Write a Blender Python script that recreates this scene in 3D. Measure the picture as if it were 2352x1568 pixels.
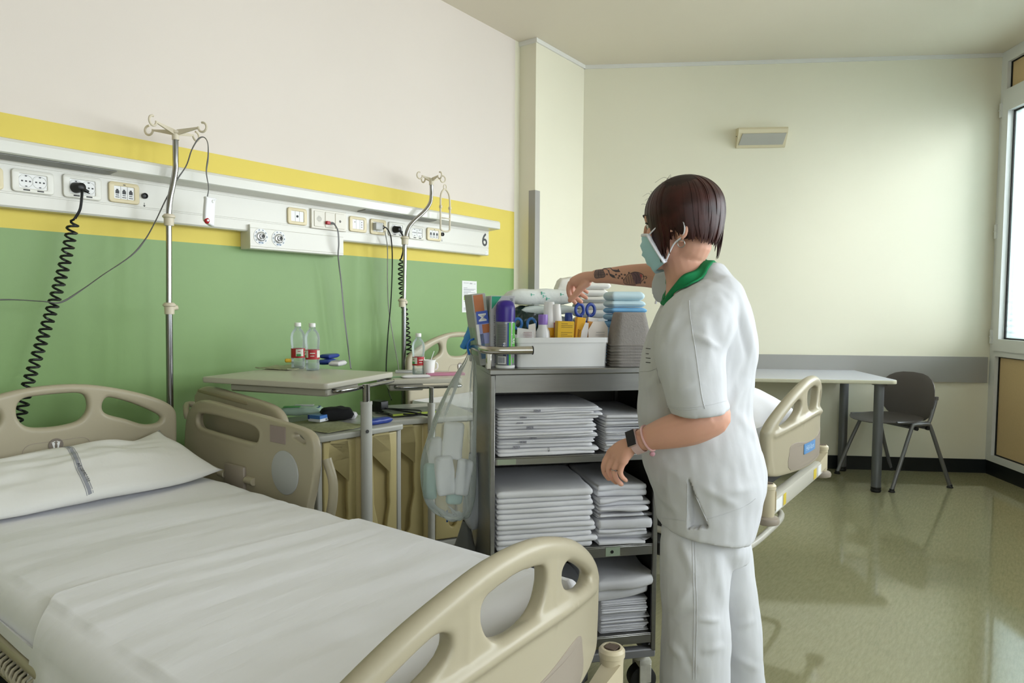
import bpy, bmesh, math, random
import numpy as np
from mathutils import Vector, Matrix, noise
from mathutils.bvhtree import BVHTree

# ------------------------------------------------------------------ clear
for _o in list(bpy.data.objects): bpy.data.objects.remove(_o, do_unlink=True)
SC = bpy.context.scene
COL = SC.collection
PI = math.pi

# ------------------------------------------------------------------ camera
F = 1550.0; CH = 1.20
PITCH = math.radians(3.015); ROLL = math.radians(-0.34)
cam_d = bpy.data.cameras.new('camera'); cam = bpy.data.objects.new('camera', cam_d); COL.objects.link(cam)
cam_d.sensor_width = 36.0; cam_d.lens = 36.0 * F / 2352.0; cam_d.clip_start = 0.02
cam.matrix_world = Matrix.Translation((0, 0, CH)) @ Matrix.Rotation(PI/2 - PITCH, 4, 'X') @ Matrix.Rotation(-ROLL, 4, 'Z')
SC.camera = cam

# ------------------------------------------------------------------ colour management
SC.view_settings.view_transform = 'Standard'; SC.view_settings.look = 'None'
SC.view_settings.gamma = 1.0; SC.view_settings.use_curve_mapping = False
SC.view_settings.exposure = 0.36

# ------------------------------------------------------------------ room frame
T1 = math.radians(36.55)            # direction of the bed wall
T2 = math.radians(5.6)              # the far wall
C0 = Vector((0.010, 4.706, 0.0))    # bed wall / column corner
U = Vector((math.sin(T1), math.cos(T1), 0)); N = Vector((math.cos(T1), -math.sin(T1), 0))
CZ = 3.01
KB = Vector((0.531, 5.180, 0)); KR = Vector((3.482, 4.890, 0))      # far wall from column to window wall
BU = (KR - KB).normalized(); BN = Vector((BU.y, -BU.x, 0))          # BN points into the room
RU = BN.copy()                                                     # window wall runs from KR along RU
RN = -BU                                                           # its inward normal

def wl(o, s, z): return C0 + U*s + N*o + Vector((0, 0, z))           # bed wall coordinates
WROT = math.atan2(N.y, N.x)                                         # local X = off the wall, local Y = along it

def ray(px, py):
    xr = (px-1176)/F; zr = -(py-784)/F
    x = xr*math.cos(ROLL)+zr*math.sin(ROLL); zc = -xr*math.sin(ROLL)+zr*math.cos(ROLL)
    return Vector((x, math.cos(PITCH)+zc*math.sin(PITCH), -math.sin(PITCH)+zc*math.cos(PITCH)))
EYE = Vector((0, 0, CH))
def at(px, py, y): r = ray(px, py); return EYE + r*(y/r.y)
def atz(px, py, z): r = ray(px, py); return EYE + r*((z-CH)/r.z)
def onwall(px, py, o):
    r = ray(px, py); p0 = C0 + N*o; t = (p0-EYE).dot(N)/r.dot(N); p = EYE + r*t; d = p-C0
    return o, d.dot(U), p.z

# ------------------------------------------------------------------ world and daylight
def lin(c):
    c = c/255.0
    return c/12.92 if c <= 0.04045 else ((c+0.055)/1.055)**2.4
def rgb(r, g, b): return (lin(r), lin(g), lin(b), 1.0)

wd = bpy.data.worlds.new('sky'); SC.world = wd; wd.use_nodes = True
bg = wd.node_tree.nodes['Background']; bg.inputs[0].default_value = (0.86, 0.94, 1.0, 1); bg.inputs[1].default_value = 1.1

def daylight(name, a, w, zc, h, energy, col):
    l = bpy.data.lights.new(name, 'AREA'); l.shape = 'RECTANGLE'; l.size = w; l.size_y = h; l.energy = energy; l.color = col
    o = bpy.data.objects.new(name, l); COL.objects.link(o)
    p = KR + RU*a - RN*0.30; p.z = zc
    o.location = p
    d = (RN + Vector((0, 0, -0.25))).normalized()
    o.rotation_euler = d.to_track_quat('-Z', 'Y').to_euler()
    return o
WPITCH = 1.32; WBAYS = 5
for k in range(WBAYS):
    daylight('window_daylight', 0.06 + WPITCH*(k+0.5), 1.15, 1.85, 1.75, 44 if k else 92, (0.925, 0.965, 1.0))
# unseen window and lamp behind the camera, added to brighten the front
RW_X0, RW_X1, RW_Z0, RW_Z1 = -0.1, 2.4, 0.95, 2.55
_l = bpy.data.lights.new('added_rear_fill', 'AREA'); _l.shape = 'RECTANGLE'; _l.size = 2.4; _l.size_y = 1.5; _l.energy = 26; _l.color = (0.925, 0.965, 1.0)
_o = bpy.data.objects.new('added_rear_fill', _l); COL.objects.link(_o)
_o.location = ((RW_X0+RW_X1)/2, (KR + RU*(0.11+WPITCH*WBAYS)).y-0.45, 1.8); _o.rotation_euler = Vector((0, 1, -0.2)).to_track_quat('-Z', 'Y').to_euler()
# ------------------------------------------------------------------ materials
MATS = {}
def mat(name, col, rough=0.5, metal=0.0, spec=0.5, var=0.0, vscale=8.0, bump=0.0, bscale=200.0, coat=0.0, trans=0.0, ior=1.45,
        alpha=1.0, stretch=(1, 1, 1), sheen=0.0, sss=0.0, bdist=0.002, emit=0.0):
    if name in MATS: return MATS[name]
    m = bpy.data.materials.new(name); m.use_nodes = True; nt = m.node_tree; b = nt.nodes['Principled BSDF']
    c = rgb(*col)
    b.inputs['Base Color'].default_value = c; b.inputs['Roughness'].default_value = rough
    b.inputs['Metallic'].default_value = metal; b.inputs['Specular IOR Level'].default_value = spec
    b.inputs['Coat Weight'].default_value = coat; b.inputs['Transmission Weight'].default_value = trans
    b.inputs['IOR'].default_value = ior; b.inputs['Alpha'].default_value = alpha
    if sheen: b.inputs['Sheen Weight'].default_value = sheen
    if sss:
        b.inputs['Subsurface Weight'].default_value = sss; b.inputs['Subsurface Scale'].default_value = 0.01
        b.inputs['Subsurface Radius'].default_value = (1.0, 0.35, 0.2)
    if var or bump:
        tc = nt.nodes.new('ShaderNodeTexCoord'); mp = nt.nodes.new('ShaderNodeMapping'); mp.inputs['Scale'].default_value = stretch
        nt.links.new(tc.outputs['Object'], mp.inputs[0])
    if var:
        n = nt.nodes.new('ShaderNodeTexNoise'); n.inputs['Scale'].default_value = vscale; n.inputs['Detail'].default_value = 5
        nt.links.new(mp.outputs[0], n.inputs['Vector'])
        r = nt.nodes.new('ShaderNodeValToRGB')
        r.color_ramp.elements[0].position = 0.3; r.color_ramp.elements[1].position = 0.7
        r.color_ramp.elements[0].color = (c[0]*(1-var), c[1]*(1-var), c[2]*(1-var), 1)
        r.color_ramp.elements[1].color = (min(1, c[0]*(1+var)), min(1, c[1]*(1+var)), min(1, c[2]*(1+var)), 1)
        nt.links.new(n.outputs[0], r.inputs[0]); nt.links.new(r.outputs[0], b.inputs['Base Color'])
    if bump:
        n = nt.nodes.new('ShaderNodeTexNoise'); n.inputs['Scale'].default_value = bscale; n.inputs['Detail'].default_value = 4
        nt.links.new(mp.outputs[0], n.inputs['Vector'])
        bn = nt.nodes.new('ShaderNodeBump'); bn.inputs['Strength'].default_value = bump; bn.inputs['Distance'].default_value = bdist
        nt.links.new(n.outputs[0], bn.inputs['Height']); nt.links.new(bn.outputs[0], b.inputs['Normal'])
    MATS[name] = m
    return m

def clear_mat(name, tint, amount=0.75, rough=0.06, spec=0.5):
    """thin clear plastic or glass: mostly see-through, with real reflections"""
    if name in MATS: return MATS[name]
    m = bpy.data.materials.new(name); m.use_nodes = True; nt = m.node_tree; b = nt.nodes['Principled BSDF']
    b.inputs['Base Color'].default_value = rgb(*tint); b.inputs['Roughness'].default_value = rough
    t = nt.nodes.new('ShaderNodeBsdfTransparent'); t.inputs[0].default_value = (0.97, 0.98, 0.98, 1)
    fr = nt.nodes.new('ShaderNodeFresnel'); fr.inputs[0].default_value = 1.45
    ma = nt.nodes.new('ShaderNodeMath'); ma.operation = 'MULTIPLY_ADD'; ma.inputs[1].default_value = 0.9; ma.inputs[2].default_value = 1-amount
    mx = nt.nodes.new('ShaderNodeMixShader')
    nt.links.new(fr.outputs[0], ma.inputs[0]); nt.links.new(ma.outputs[0], mx.inputs[0])
    nt.links.new(t.outputs[0], mx.inputs[1]); nt.links.new(b.outputs[0], mx.inputs[2])
    nt.links.new(mx.outputs[0], nt.nodes['Material Output'].inputs[0])
    MATS[name] = m
    return m

# ------------------------------------------------------------------ object helpers
def smooth(me, ang=38):
    for p in me.polygons: p.use_smooth = True
    me.set_sharp_from_angle(angle=math.radians(ang))

def obj(name, me, m, parent=None, loc=None, rot=None, sm=38, kind=None, label=None):
    """link a mesh as one object"""
    if isinstance(me, MB): me = me.mesh()
    me.name = name
    if m is not None and len(me.materials) == 0:
        for k in (m if isinstance(m, (list, tuple)) else [m]): me.materials.append(k)
    if sm: smooth(me, sm)
    o = bpy.data.objects.new(name, me); COL.objects.link(o)
    if parent is not None: o.parent = parent
    if loc is not None: o.location = loc
    if rot is not None: o.rotation_euler = rot
    if kind: o['kind'] = kind
    if label: o['label'] = label
    return o

def tag(o, label, cat, group=None, kind=None):
    o['label'] = label; o['category'] = cat
    if group: o['group'] = group
    if kind: o['kind'] = kind
    return o

def thing(name, label, cat, loc=(0, 0, 0), rotz=0.0, group=None):
    o = bpy.data.objects.new(name, None); COL.objects.link(o)
    o.empty_display_size = 0.1
    o.location = loc; o.rotation_euler = (0, 0, rotz)
    return tag(o, label, cat, group)

def wthing(name, label, cat, o=0, s=0, z=0, group=None, turn=0.0):
    return thing(name, label, cat, wl(o, s, z), WROT+turn, group)

def struct(name, me, m, parent=None, **k):
    o = obj(name, me, m, parent, **k)
    if parent is None: o['kind'] = 'structure'
    return o

def copy_tree(src, loc=None, rotz=None, label=None, group=None):
    c = src.copy(); COL.objects.link(c)
    if loc is not None: c.location = loc
    if rotz is not None: c.rotation_euler = (0, 0, rotz)
    if label: c['label'] = label
    if group: c['group'] = group
    for ch in src.children:
        d = ch.copy(); COL.objects.link(d); d.parent = c
        for g in ch.children:
            e = g.copy(); COL.objects.link(e); e.parent = d
    return c

def catmull(pts, n=6, closed=False):
    pts = [Vector(p) for p in pts]; out = []
    L = len(pts)
    if L < 3 and not closed:
        return [pts[0].lerp(pts[-1], i/n) for i in range(n+1)]
    for i in range(L if closed else L-1):
        if closed: p0, p1, p2, p3 = pts[(i-1) % L], pts[i], pts[(i+1) % L], pts[(i+2) % L]
        else:
            p1, p2 = pts[i], pts[i+1]
            p0 = pts[i-1] if i > 0 else p1*2-p2
            p3 = pts[i+2] if i+2 < L else p2*2-p1
        for k in range(n):
            t = k/n; t2 = t*t; t3 = t2*t
            out.append(0.5*((2*p1)+(p2-p0)*t+(2*p0-5*p1+4*p2-p3)*t2+(3*p1-p0-3*p2+p3)*t3))
    if not closed: out.append(pts[-1])
    return out

def interp_list(vals, n=6):
    return [v.x for v in catmull([(a, 0, 0) for a in vals], n)]

class MB:
    """collects geometry for one mesh"""
    def __init__(s): s.v = []; s.f = []; s.mi = []; s.cur = 0
    def add(s, vs, fs):
        k = len(s.v); s.v += [tuple(v) for v in vs]; s.f += [tuple(i+k for i in f) for f in fs]; s.mi += [s.cur]*len(fs); return s
    def box(s, lo, hi, M=None):
        x0, y0, z0 = lo; x1, y1, z1 = hi
        vs = [Vector(p) for p in ((x0,y0,z0),(x1,y0,z0),(x1,y1,z0),(x0,y1,z0),(x0,y0,z1),(x1,y0,z1),(x1,y1,z1),(x0,y1,z1))]
        if M is not None: vs = [M @ v for v in vs]
        return s.add(vs, [(3,2,1,0),(4,5,6,7),(0,1,5,4),(1,2,6,5),(2,3,7,6),(3,0,4,7)])
    def rbox(s, lo, hi, r=0.005, seg=2, M=None):
        bm = bmesh.new(); bmesh.ops.create_cube(bm, size=1.0)
        lo = Vector(lo); hi = Vector(hi); c = (lo+hi)/2; d = hi-lo
        for v in bm.verts: v.co = Vector((v.co.x*d.x, v.co.y*d.y, v.co.z*d.z)) + c
        r = min(r, 0.49*min(abs(d.x), abs(d.y), abs(d.z)))
        bmesh.ops.bevel(bm, geom=bm.edges[:], offset=r, segments=seg, profile=0.5, affect='EDGES')
        return s.bm(bm, M)
    def bm(s, bm, M=None):
        bm.verts.index_update()
        vs = [(M @ v.co) if M is not None else v.co.copy() for v in bm.verts]
        s.add(vs, [[v.index for v in f.verts] for f in bm.faces]); bm.free(); return s
    def me(s, me, M=None):
        s.add([(M @ v.co) if M is not None else v.co for v in me.vertices], [tuple(p.vertices) for p in me.polygons]); return s
    def loft(s, rings, cap=True, closed_ring=True, capround=False):
        n = len(rings[0]); vs = [v for r in rings for v in r]; fs = []
        for i in range(len(rings)-1):
            for j in range(n if closed_ring else n-1):
                a = i*n+j; b = i*n+(j+1) % n
                fs.append((a, b, b+n, a+n))
        if cap and closed_ring:
            fs.append(tuple(reversed(range(n)))); fs.append(tuple((len(rings)-1)*n+j for j in range(n)))
        return s.add(vs, fs)
    def tube(s, path, r, seg=10, cap=True, flat=None, up=None, closed=False):
        """swept circle; r number or list; flat = (scale along side, scale along up)"""
        P = [Vector(p) for p in path]; L = len(P)
        rings = []
        up0 = Vector(up) if up is not None else None
        prev = None
        for i in range(L):
            if closed: t = P[(i+1) % L]-P[i-1]
            else: t = P[min(i+1, L-1)]-P[max(i-1, 0)]
            if t.length < 1e-9: t = Vector((0, 0, 1))
            t.normalize()
            if up0 is not None: a = up0 - t*up0.dot(t)
            elif prev is None:
                q = Vector((0, 0, 1)) if abs(t.z) < 0.9 else Vector((1, 0, 0)); a = q - t*q.dot(t)
            else: a = prev - t*prev.dot(t)
            a.normalize(); prev = a; b = t.cross(a)
            rr = r[i] if isinstance(r, list) else r
            if isinstance(rr, (list, tuple)): ra, rb = rr
            else: ra = rb = rr
            if flat: ra, rb = ra*flat[1], rb*flat[0]
            rings.append([P[i]+a*(ra*math.cos(2*PI*k/seg))+b*(rb*math.sin(2*PI*k/seg)) for k in range(seg)])
        if closed: rings.append(rings[0])
        return s.loft(rings, cap=cap and not closed)
    def lathe(s, prof, seg=24, M=None, c=(0, 0, 0)):
        """prof: list of (radius, z)"""
        rings = []
        for r, z in prof:
            rings.append([Vector((c[0]+r*math.cos(2*PI*k/seg), c[1]+r*math.sin(2*PI*k/seg), c[2]+z)) for k in range(seg)])
        if M is not None: rings = [[M @ v for v in q] for q in rings]
        return s.loft(rings, cap=True)
    def prism(s, poly, d, M=None):
        """polygon in XY extruded from z=0 to z=d"""
        n = len(poly); vs = [Vector((p[0], p[1], 0)) for p in poly]+[Vector((p[0], p[1], d)) for p in poly]
        if M is not None: vs = [M @ v for v in vs]
        return s.add(vs, [tuple(reversed(range(n))), tuple(range(n, 2*n))]+[(i, (i+1) % n, (i+1) % n+n, i+n) for i in range(n)])
    def ball(s, c, r, seg=14, M=None):
        rx, ry, rz = (r, r, r) if not isinstance(r, (tuple, list)) else r
        rings = []
        h = seg//2+1
        for i in range(1, h):
            a = -PI/2 + PI*i/h
            rings.append([Vector((c[0]+rx*math.cos(a)*math.cos(2*PI*k/seg), c[1]+ry*math.cos(a)*math.sin(2*PI*k/seg), c[2]+rz*math.sin(a))) for k in range(seg)])
        if M is not None: rings = [[M @ v for v in q] for q in rings]
        return s.loft(rings, cap=True)
    def mesh(s, name='m'):
        me = bpy.data.meshes.new(name); me.from_pydata([tuple(v) for v in s.v], [], s.f)
        if any(s.mi):
            me.polygons.foreach_set('material_index', s.mi)
        me.update(); me.validate()
        bm = bmesh.new(); bm.from_mesh(me); bmesh.ops.recalc_face_normals(bm, faces=bm.faces[:]); bm.to_mesh(me); bm.free()
        return me

def evaluated(o):
    bpy.context.view_layer.update()
    dg = bpy.context.evaluated_depsgraph_get()
    return bpy.data.meshes.new_from_object(o.evaluated_get(dg))

def remesh(me, voxel=0.005, it=4, fac=0.5):
    if isinstance(me, MB): me = me.mesh()
    o = bpy.data.objects.new('tmp', me); COL.objects.link(o)
    r = o.modifiers.new('r', 'REMESH'); r.mode = 'VOXEL'; r.voxel_size = voxel; r.use_smooth_shade = True
    if it:
        q = o.modifiers.new('s', 'SMOOTH'); q.iterations = it; q.factor = fac
    out = evaluated(o); bpy.data.objects.remove(o, do_unlink=True)
    return out

def plate(outer, holes, depth, bevel, bres=3):
    """flat rounded plate with holes; outlines in XY, thickness along Z centred on 0 (outline is the outer silhouette)"""
    cu = bpy.data.curves.new('c', 'CURVE'); cu.dimensions = '2D'; cu.fill_mode = 'BOTH'
    cu.extrude = max(0.0, depth/2-bevel); cu.bevel_depth = bevel; cu.bevel_resolution = bres; cu.offset = -bevel
    for pts in [outer]+list(holes):
        sp = cu.splines.new('POLY'); sp.points.add(len(pts)-1); sp.use_cyclic_u = True
        for p, q in zip(sp.points, pts): p.co = (q[0], q[1], 0, 1)
    o = bpy.data.objects.new('tmp', cu); COL.objects.link(o)
    me = evaluated(o); bpy.data.objects.remove(o, do_unlink=True)
    bm = bmesh.new(); bm.from_mesh(me); bmesh.ops.remove_doubles(bm, verts=bm.verts[:], dist=1e-5); bmesh.ops.recalc_face_normals(bm, faces=bm.faces[:]); bm.to_mesh(me); bm.free()
    return me

def round_poly(pts, n=5, closed=True):
    """smooth closed outline through the control points"""
    return [(p.x, p.y) for p in catmull([(a[0], a[1], 0) for a in pts], n, closed)]

def rrect(w, h, r, n=5, cx=0, cy=0):
    out = []
    for (sx, sy, a0) in ((1, 1, 0), (-1, 1, PI/2), (-1, -1, PI), (1, -1, 1.5*PI)):
        for k in range(n+1):
            a = a0 + PI/2*k/n
            out.append((cx+sx*(w/2-r)+r*math.cos(a), cy+sy*(h/2-r)+r*math.sin(a)))
    return out

_font_cache = {}
def text_mesh(txt, size, depth=0.0004, bold=False, align='CENTER'):
    cu = bpy.data.curves.new('t', 'FONT'); cu.body = txt; cu.size = size; cu.extrude = depth; cu.align_x = align; cu.align_y = 'CENTER'
    if bold: cu.offset = size*0.012
    cu.resolution_u = 3
    o = bpy.data.objects.new('tmp', cu); COL.objects.link(o)
    me = evaluated(o); bpy.data.objects.remove(o, do_unlink=True)
    return me

def lettering(txt, size, m, parent, M, name='lettering', bold=False, depth=0.0004, align='CENTER'):
    me = text_mesh(txt, size, depth, bold, align); me.transform(M); me.materials.clear()
    return obj(name, me, m, parent, sm=0)

def fn(x, y, z, sc=1.0): return noise.noise(Vector((x*sc, y*sc, z*sc)))
# ------------------------------------------------------------------ setting
m_white = mat('wall_paint_white', (224, 215, 206), 0.7, bump=0.06, bscale=260, var=0.012, vscale=2.0)
m_yellow = mat('wall_paint_yellow', (222, 202, 92), 0.6, bump=0.06, bscale=260, var=0.02, vscale=3)
m_green = mat('wall_paint_green', (128, 160, 100), 0.45, bump=0.06, bscale=260, var=0.03, vscale=2.5)
m_cream = mat('wall_paint_pale_green', (230, 226, 205), 0.6, bump=0.05, bscale=260, var=0.01, vscale=2)
m_ceil = mat('ceiling_paint', (226, 218, 200), 0.8, bump=0.04, bscale=200)
m_mould = mat('ceiling_moulding', (225, 224, 218), 0.6)
m_black = mat('baseboard_black', (24, 28, 29), 0.35)
m_greyv = mat('grey_vinyl', (158, 156, 151), 0.45, bump=0.05, bscale=500)
m_alu = mat('window_frame_white', (222, 224, 222), 0.4)
m_beige_panel = mat('beige_panel', (212, 186, 140), 0.5, var=0.03, vscale=120)
m_gasket = mat('black_gasket', (15, 15, 15), 0.6)
m_glass = clear_mat('window_glass', (235, 245, 245), 0.97, 0.02)
m_slat = mat('blind_slat', (150, 152, 155), 0.5)

def floor_material():
    m = bpy.data.materials.new('linoleum_floor'); m.use_nodes = True; nt = m.node_tree; b = nt.nodes['Principled BSDF']
    tc = nt.nodes.new('ShaderNodeTexCoord')
    mp = nt.nodes.new('ShaderNodeMapping'); mp.vector_type = 'TEXTURE'; mp.inputs['Rotation'].default_value = (0, 0, 0.90); mp.inputs['Scale'].default_value = (.14, .026, 1)
    nt.links.new(tc.outputs['Object'], mp.inputs[0])
    n1 = nt.nodes.new('ShaderNodeTexNoise'); n1.inputs['Scale'].default_value = 2.6; n1.inputs['Detail'].default_value = 8; n1.inputs['Roughness'].default_value = 0.7
    nt.links.new(mp.outputs[0], n1.inputs['Vector'])
    r = nt.nodes.new('ShaderNodeValToRGB'); e = r.color_ramp.elements
    e[0].position = 0.28; e[0].color = rgb(150, 147, 112); e[1].position = 0.72; e[1].color = rgb(177, 171, 136)
    nt.links.new(n1.outputs[0], r.inputs[0])
    n2 = nt.nodes.new('ShaderNodeTexNoise'); n2.inputs['Scale'].default_value = 1.1; n2.inputs['Detail'].default_value = 3
    nt.links.new(tc.outputs['Object'], n2.inputs['Vector'])
    mx = nt.nodes.new('ShaderNodeMix'); mx.data_type = 'RGBA'; mx.blend_type = 'MULTIPLY'; mx.inputs[0].default_value = 0.25
    nt.links.new(r.outputs[0], mx.inputs[6]); nt.links.new(n2.outputs[0], mx.inputs[7])
    nt.links.new(mx.outputs[2], b.inputs['Base Color'])
    rr = nt.nodes.new('ShaderNodeMapRange'); rr.inputs[3].default_value = 0.035; rr.inputs[4].default_value = 0.085
    nt.links.new(n1.outputs[0], rr.inputs[0]); nt.links.new(rr.outputs[0], b.inputs['Roughness'])
    b.inputs['Specular IOR Level'].default_value = 0.62
    return m
m_floor = floor_material()

# room corners
A0 = wl(0, 0, 0); A1 = wl(0, -6.4, 0)                 # bed wall, far corner and the end behind the camera
RB = KR + RU*(0.06+WPITCH*WBAYS+0.05)                 # window wall, end behind the camera
rear_y = RB.y
def poly_slab(pts, z0, z1):
    b = MB(); n = len(pts)
    b.add([(p.x, p.y, z0) for p in pts]+[(p.x, p.y, z1) for p in pts], [tuple(range(n)), tuple(range(n, 2*n))]+[(i, (i+1) % n, (i+1) % n+n, i+n) for i in range(n)])
    return b
ext = [A1 - N*0.1, A0 - N*0.1 + U*0.3, KB + Vector((-.2, .25, 0)), KR + Vector((.5, .25, 0)), RB + Vector((.5, -.2, 0)), Vector((A1.x-.1, RB.y-.2, 0))]
struct('floor', poly_slab(ext, -0.08, 0.0), m_floor, sm=0)
struct('ceiling', poly_slab(ext, CZ, CZ+0.1), m_ceil, sm=0)

def wall_run(p, q, nin, z0, z1, th=0.1):
    """slab whose inner face runs p->q; nin points into the room"""
    b = MB(); a, c = p - nin*th, q - nin*th
    b.add([(v.x, v.y, z) for z in (z0, z1) for v in (p, q, c, a)], [(3,2,1,0),(4,5,6,7),(0,1,5,4),(1,2,6,5),(2,3,7,6),(3,0,4,7)])
    return b
# bed wall with three painted bands (one mesh, three paints)
wb = MB()
for i, (z0, z1) in enumerate(((0, 1.458), (1.458, 1.849), (1.849, CZ))):
    wb.cur = i; w_ = wall_run(A1, A0, N, z0, z1); wb.add(w_.v, w_.f)
struct('wall_left', wb, [m_green, m_yellow, m_white], sm=0)
# column between the bed wall and the far wall
cb = MB()
q = [wl(-.05, 0.0, 0), wl(0.136, 0.055, 0), wl(0.136, 0.70, 0), wl(-.05, 0.80, 0)]
q[0] = wl(-.05, 0.055, 0)
cb.add([(v.x, v.y, z) for z in (0, CZ) for v in q], [(3,2,1,0),(4,5,6,7),(0,1,5,4),(1,2,6,5),(2,3,7,6),(3,0,4,7)])
struct('wall_column', cb, m_cream, sm=0)
struct('wall_nook', wall_run(wl(0, 0, 0), wl(0, 0.056, 0), N, 0, CZ), m_cream, sm=0)
struct('wall_back', wall_run(KB - BU*0.25, KR + BU*0.05, BN, 0, CZ), m_cream, sm=0)
RL = Vector((A1.x, RB.y, 0))
wrb = MB()
for x0, x1, z0, z1 in ((RL.x-.3, RW_X0, 0, CZ), (RW_X1, RB.x+.3, 0, CZ), (RW_X0, RW_X1, 0, RW_Z0), (RW_X0, RW_X1, RW_Z1, CZ)):
    wrb.box((x0, RB.y-.1, z0), (x1, RB.y, z1))
struct('wall_rear', wrb, m_cream, sm=0)
b = MB()
for x0, x1, z0, z1 in ((RW_X0, RW_X0+.07, RW_Z0, RW_Z1), (RW_X1-.07, RW_X1, RW_Z0, RW_Z1), (1.11, 1.19, RW_Z0, RW_Z1), (RW_X0+.07, RW_X1-.07, RW_Z0, RW_Z0+.07), (RW_X0+.07, RW_X1-.07, RW_Z1-.07, RW_Z1)): b.box((x0, RB.y-.08, z0), (x1, RB.y+.01, z1))
wr_ = struct('window_%d' % (WBAYS+1), b, m_alu, sm=0)  # added window, out of view, that lets in the rear fill light
for x0, x1 in ((RW_X0+.07, 1.11), (1.19, RW_X1-.07)):
    b = MB(); b.box((x0, RB.y-.045, RW_Z0+.07), (x1, RB.y-.040, RW_Z1-.07)); struct('pane', b, m_glass, wr_, sm=0)
struct('wall_side', wall_run(Vector((A1.x, A1.y+.1, 0)), RL, Vector((1, 0, 0)), 0, CZ), m_white, sm=0)
# ceiling mouldings
def strip(p, q, nin, z0, z1, d):
    return wall_run(p+nin*d, q+nin*d, nin, z0, z1, d)
struct('trim_1', strip(wl(0.136, 0.055, 0), wl(0.136, 0.70, 0), N, CZ-0.028, CZ-0.0005, 0.012), m_mould, sm=0)
struct('trim_2', wall_run(wl(0.0, 0.043, 0), wl(0.148, 0.043, 0), -U, CZ-0.028, CZ-0.0005, 0.012), m_mould, sm=0)
struct('trim_3', strip(KB, KR, BN, CZ-0.028, CZ-0.0005, 0.008), m_mould, sm=0)
# grey corner guard on the column, bumper rail on the far wall
g = MB(); zt = onwall(1232, 437, 0.136)[2]
g.prism([(0.0, -0.048), (0.1385, -0.048), (0.1385, 0.04), (0.136, 0.04), (0.136, -0.045), (0.0, -0.045)] and
        [(0.085, -0.003), (0.139, -0.003), (0.139, 0.055), (0.1362, 0.055), (0.1362, -0.0002), (0.085, -0.0002)], zt-0.1,
        Matrix.Translation(wl(0, 0.055, 0.1)) @ Matrix.Rotation(WROT, 4, 'Z'))
struct('trim_4', g, m_greyv, sm=0)
struct('trim_5', strip(KB + BU*0.02, KB + BU*2.932, BN, 0.664, 0.850, 0.022), m_greyv, sm=0)
struct('baseboard_back', strip(KB, KR, BN, 0.0, 0.100, 0.010), m_black, sm=0)
struct('baseboard_right', strip(KR + RN*0.0, RB, RN, 0.0, 0.100, 0.012), m_black, sm=0)
struct('baseboard_left', strip(A1, A0, N, 0.0, 0.100, 0.010), m_black, sm=0)

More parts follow.
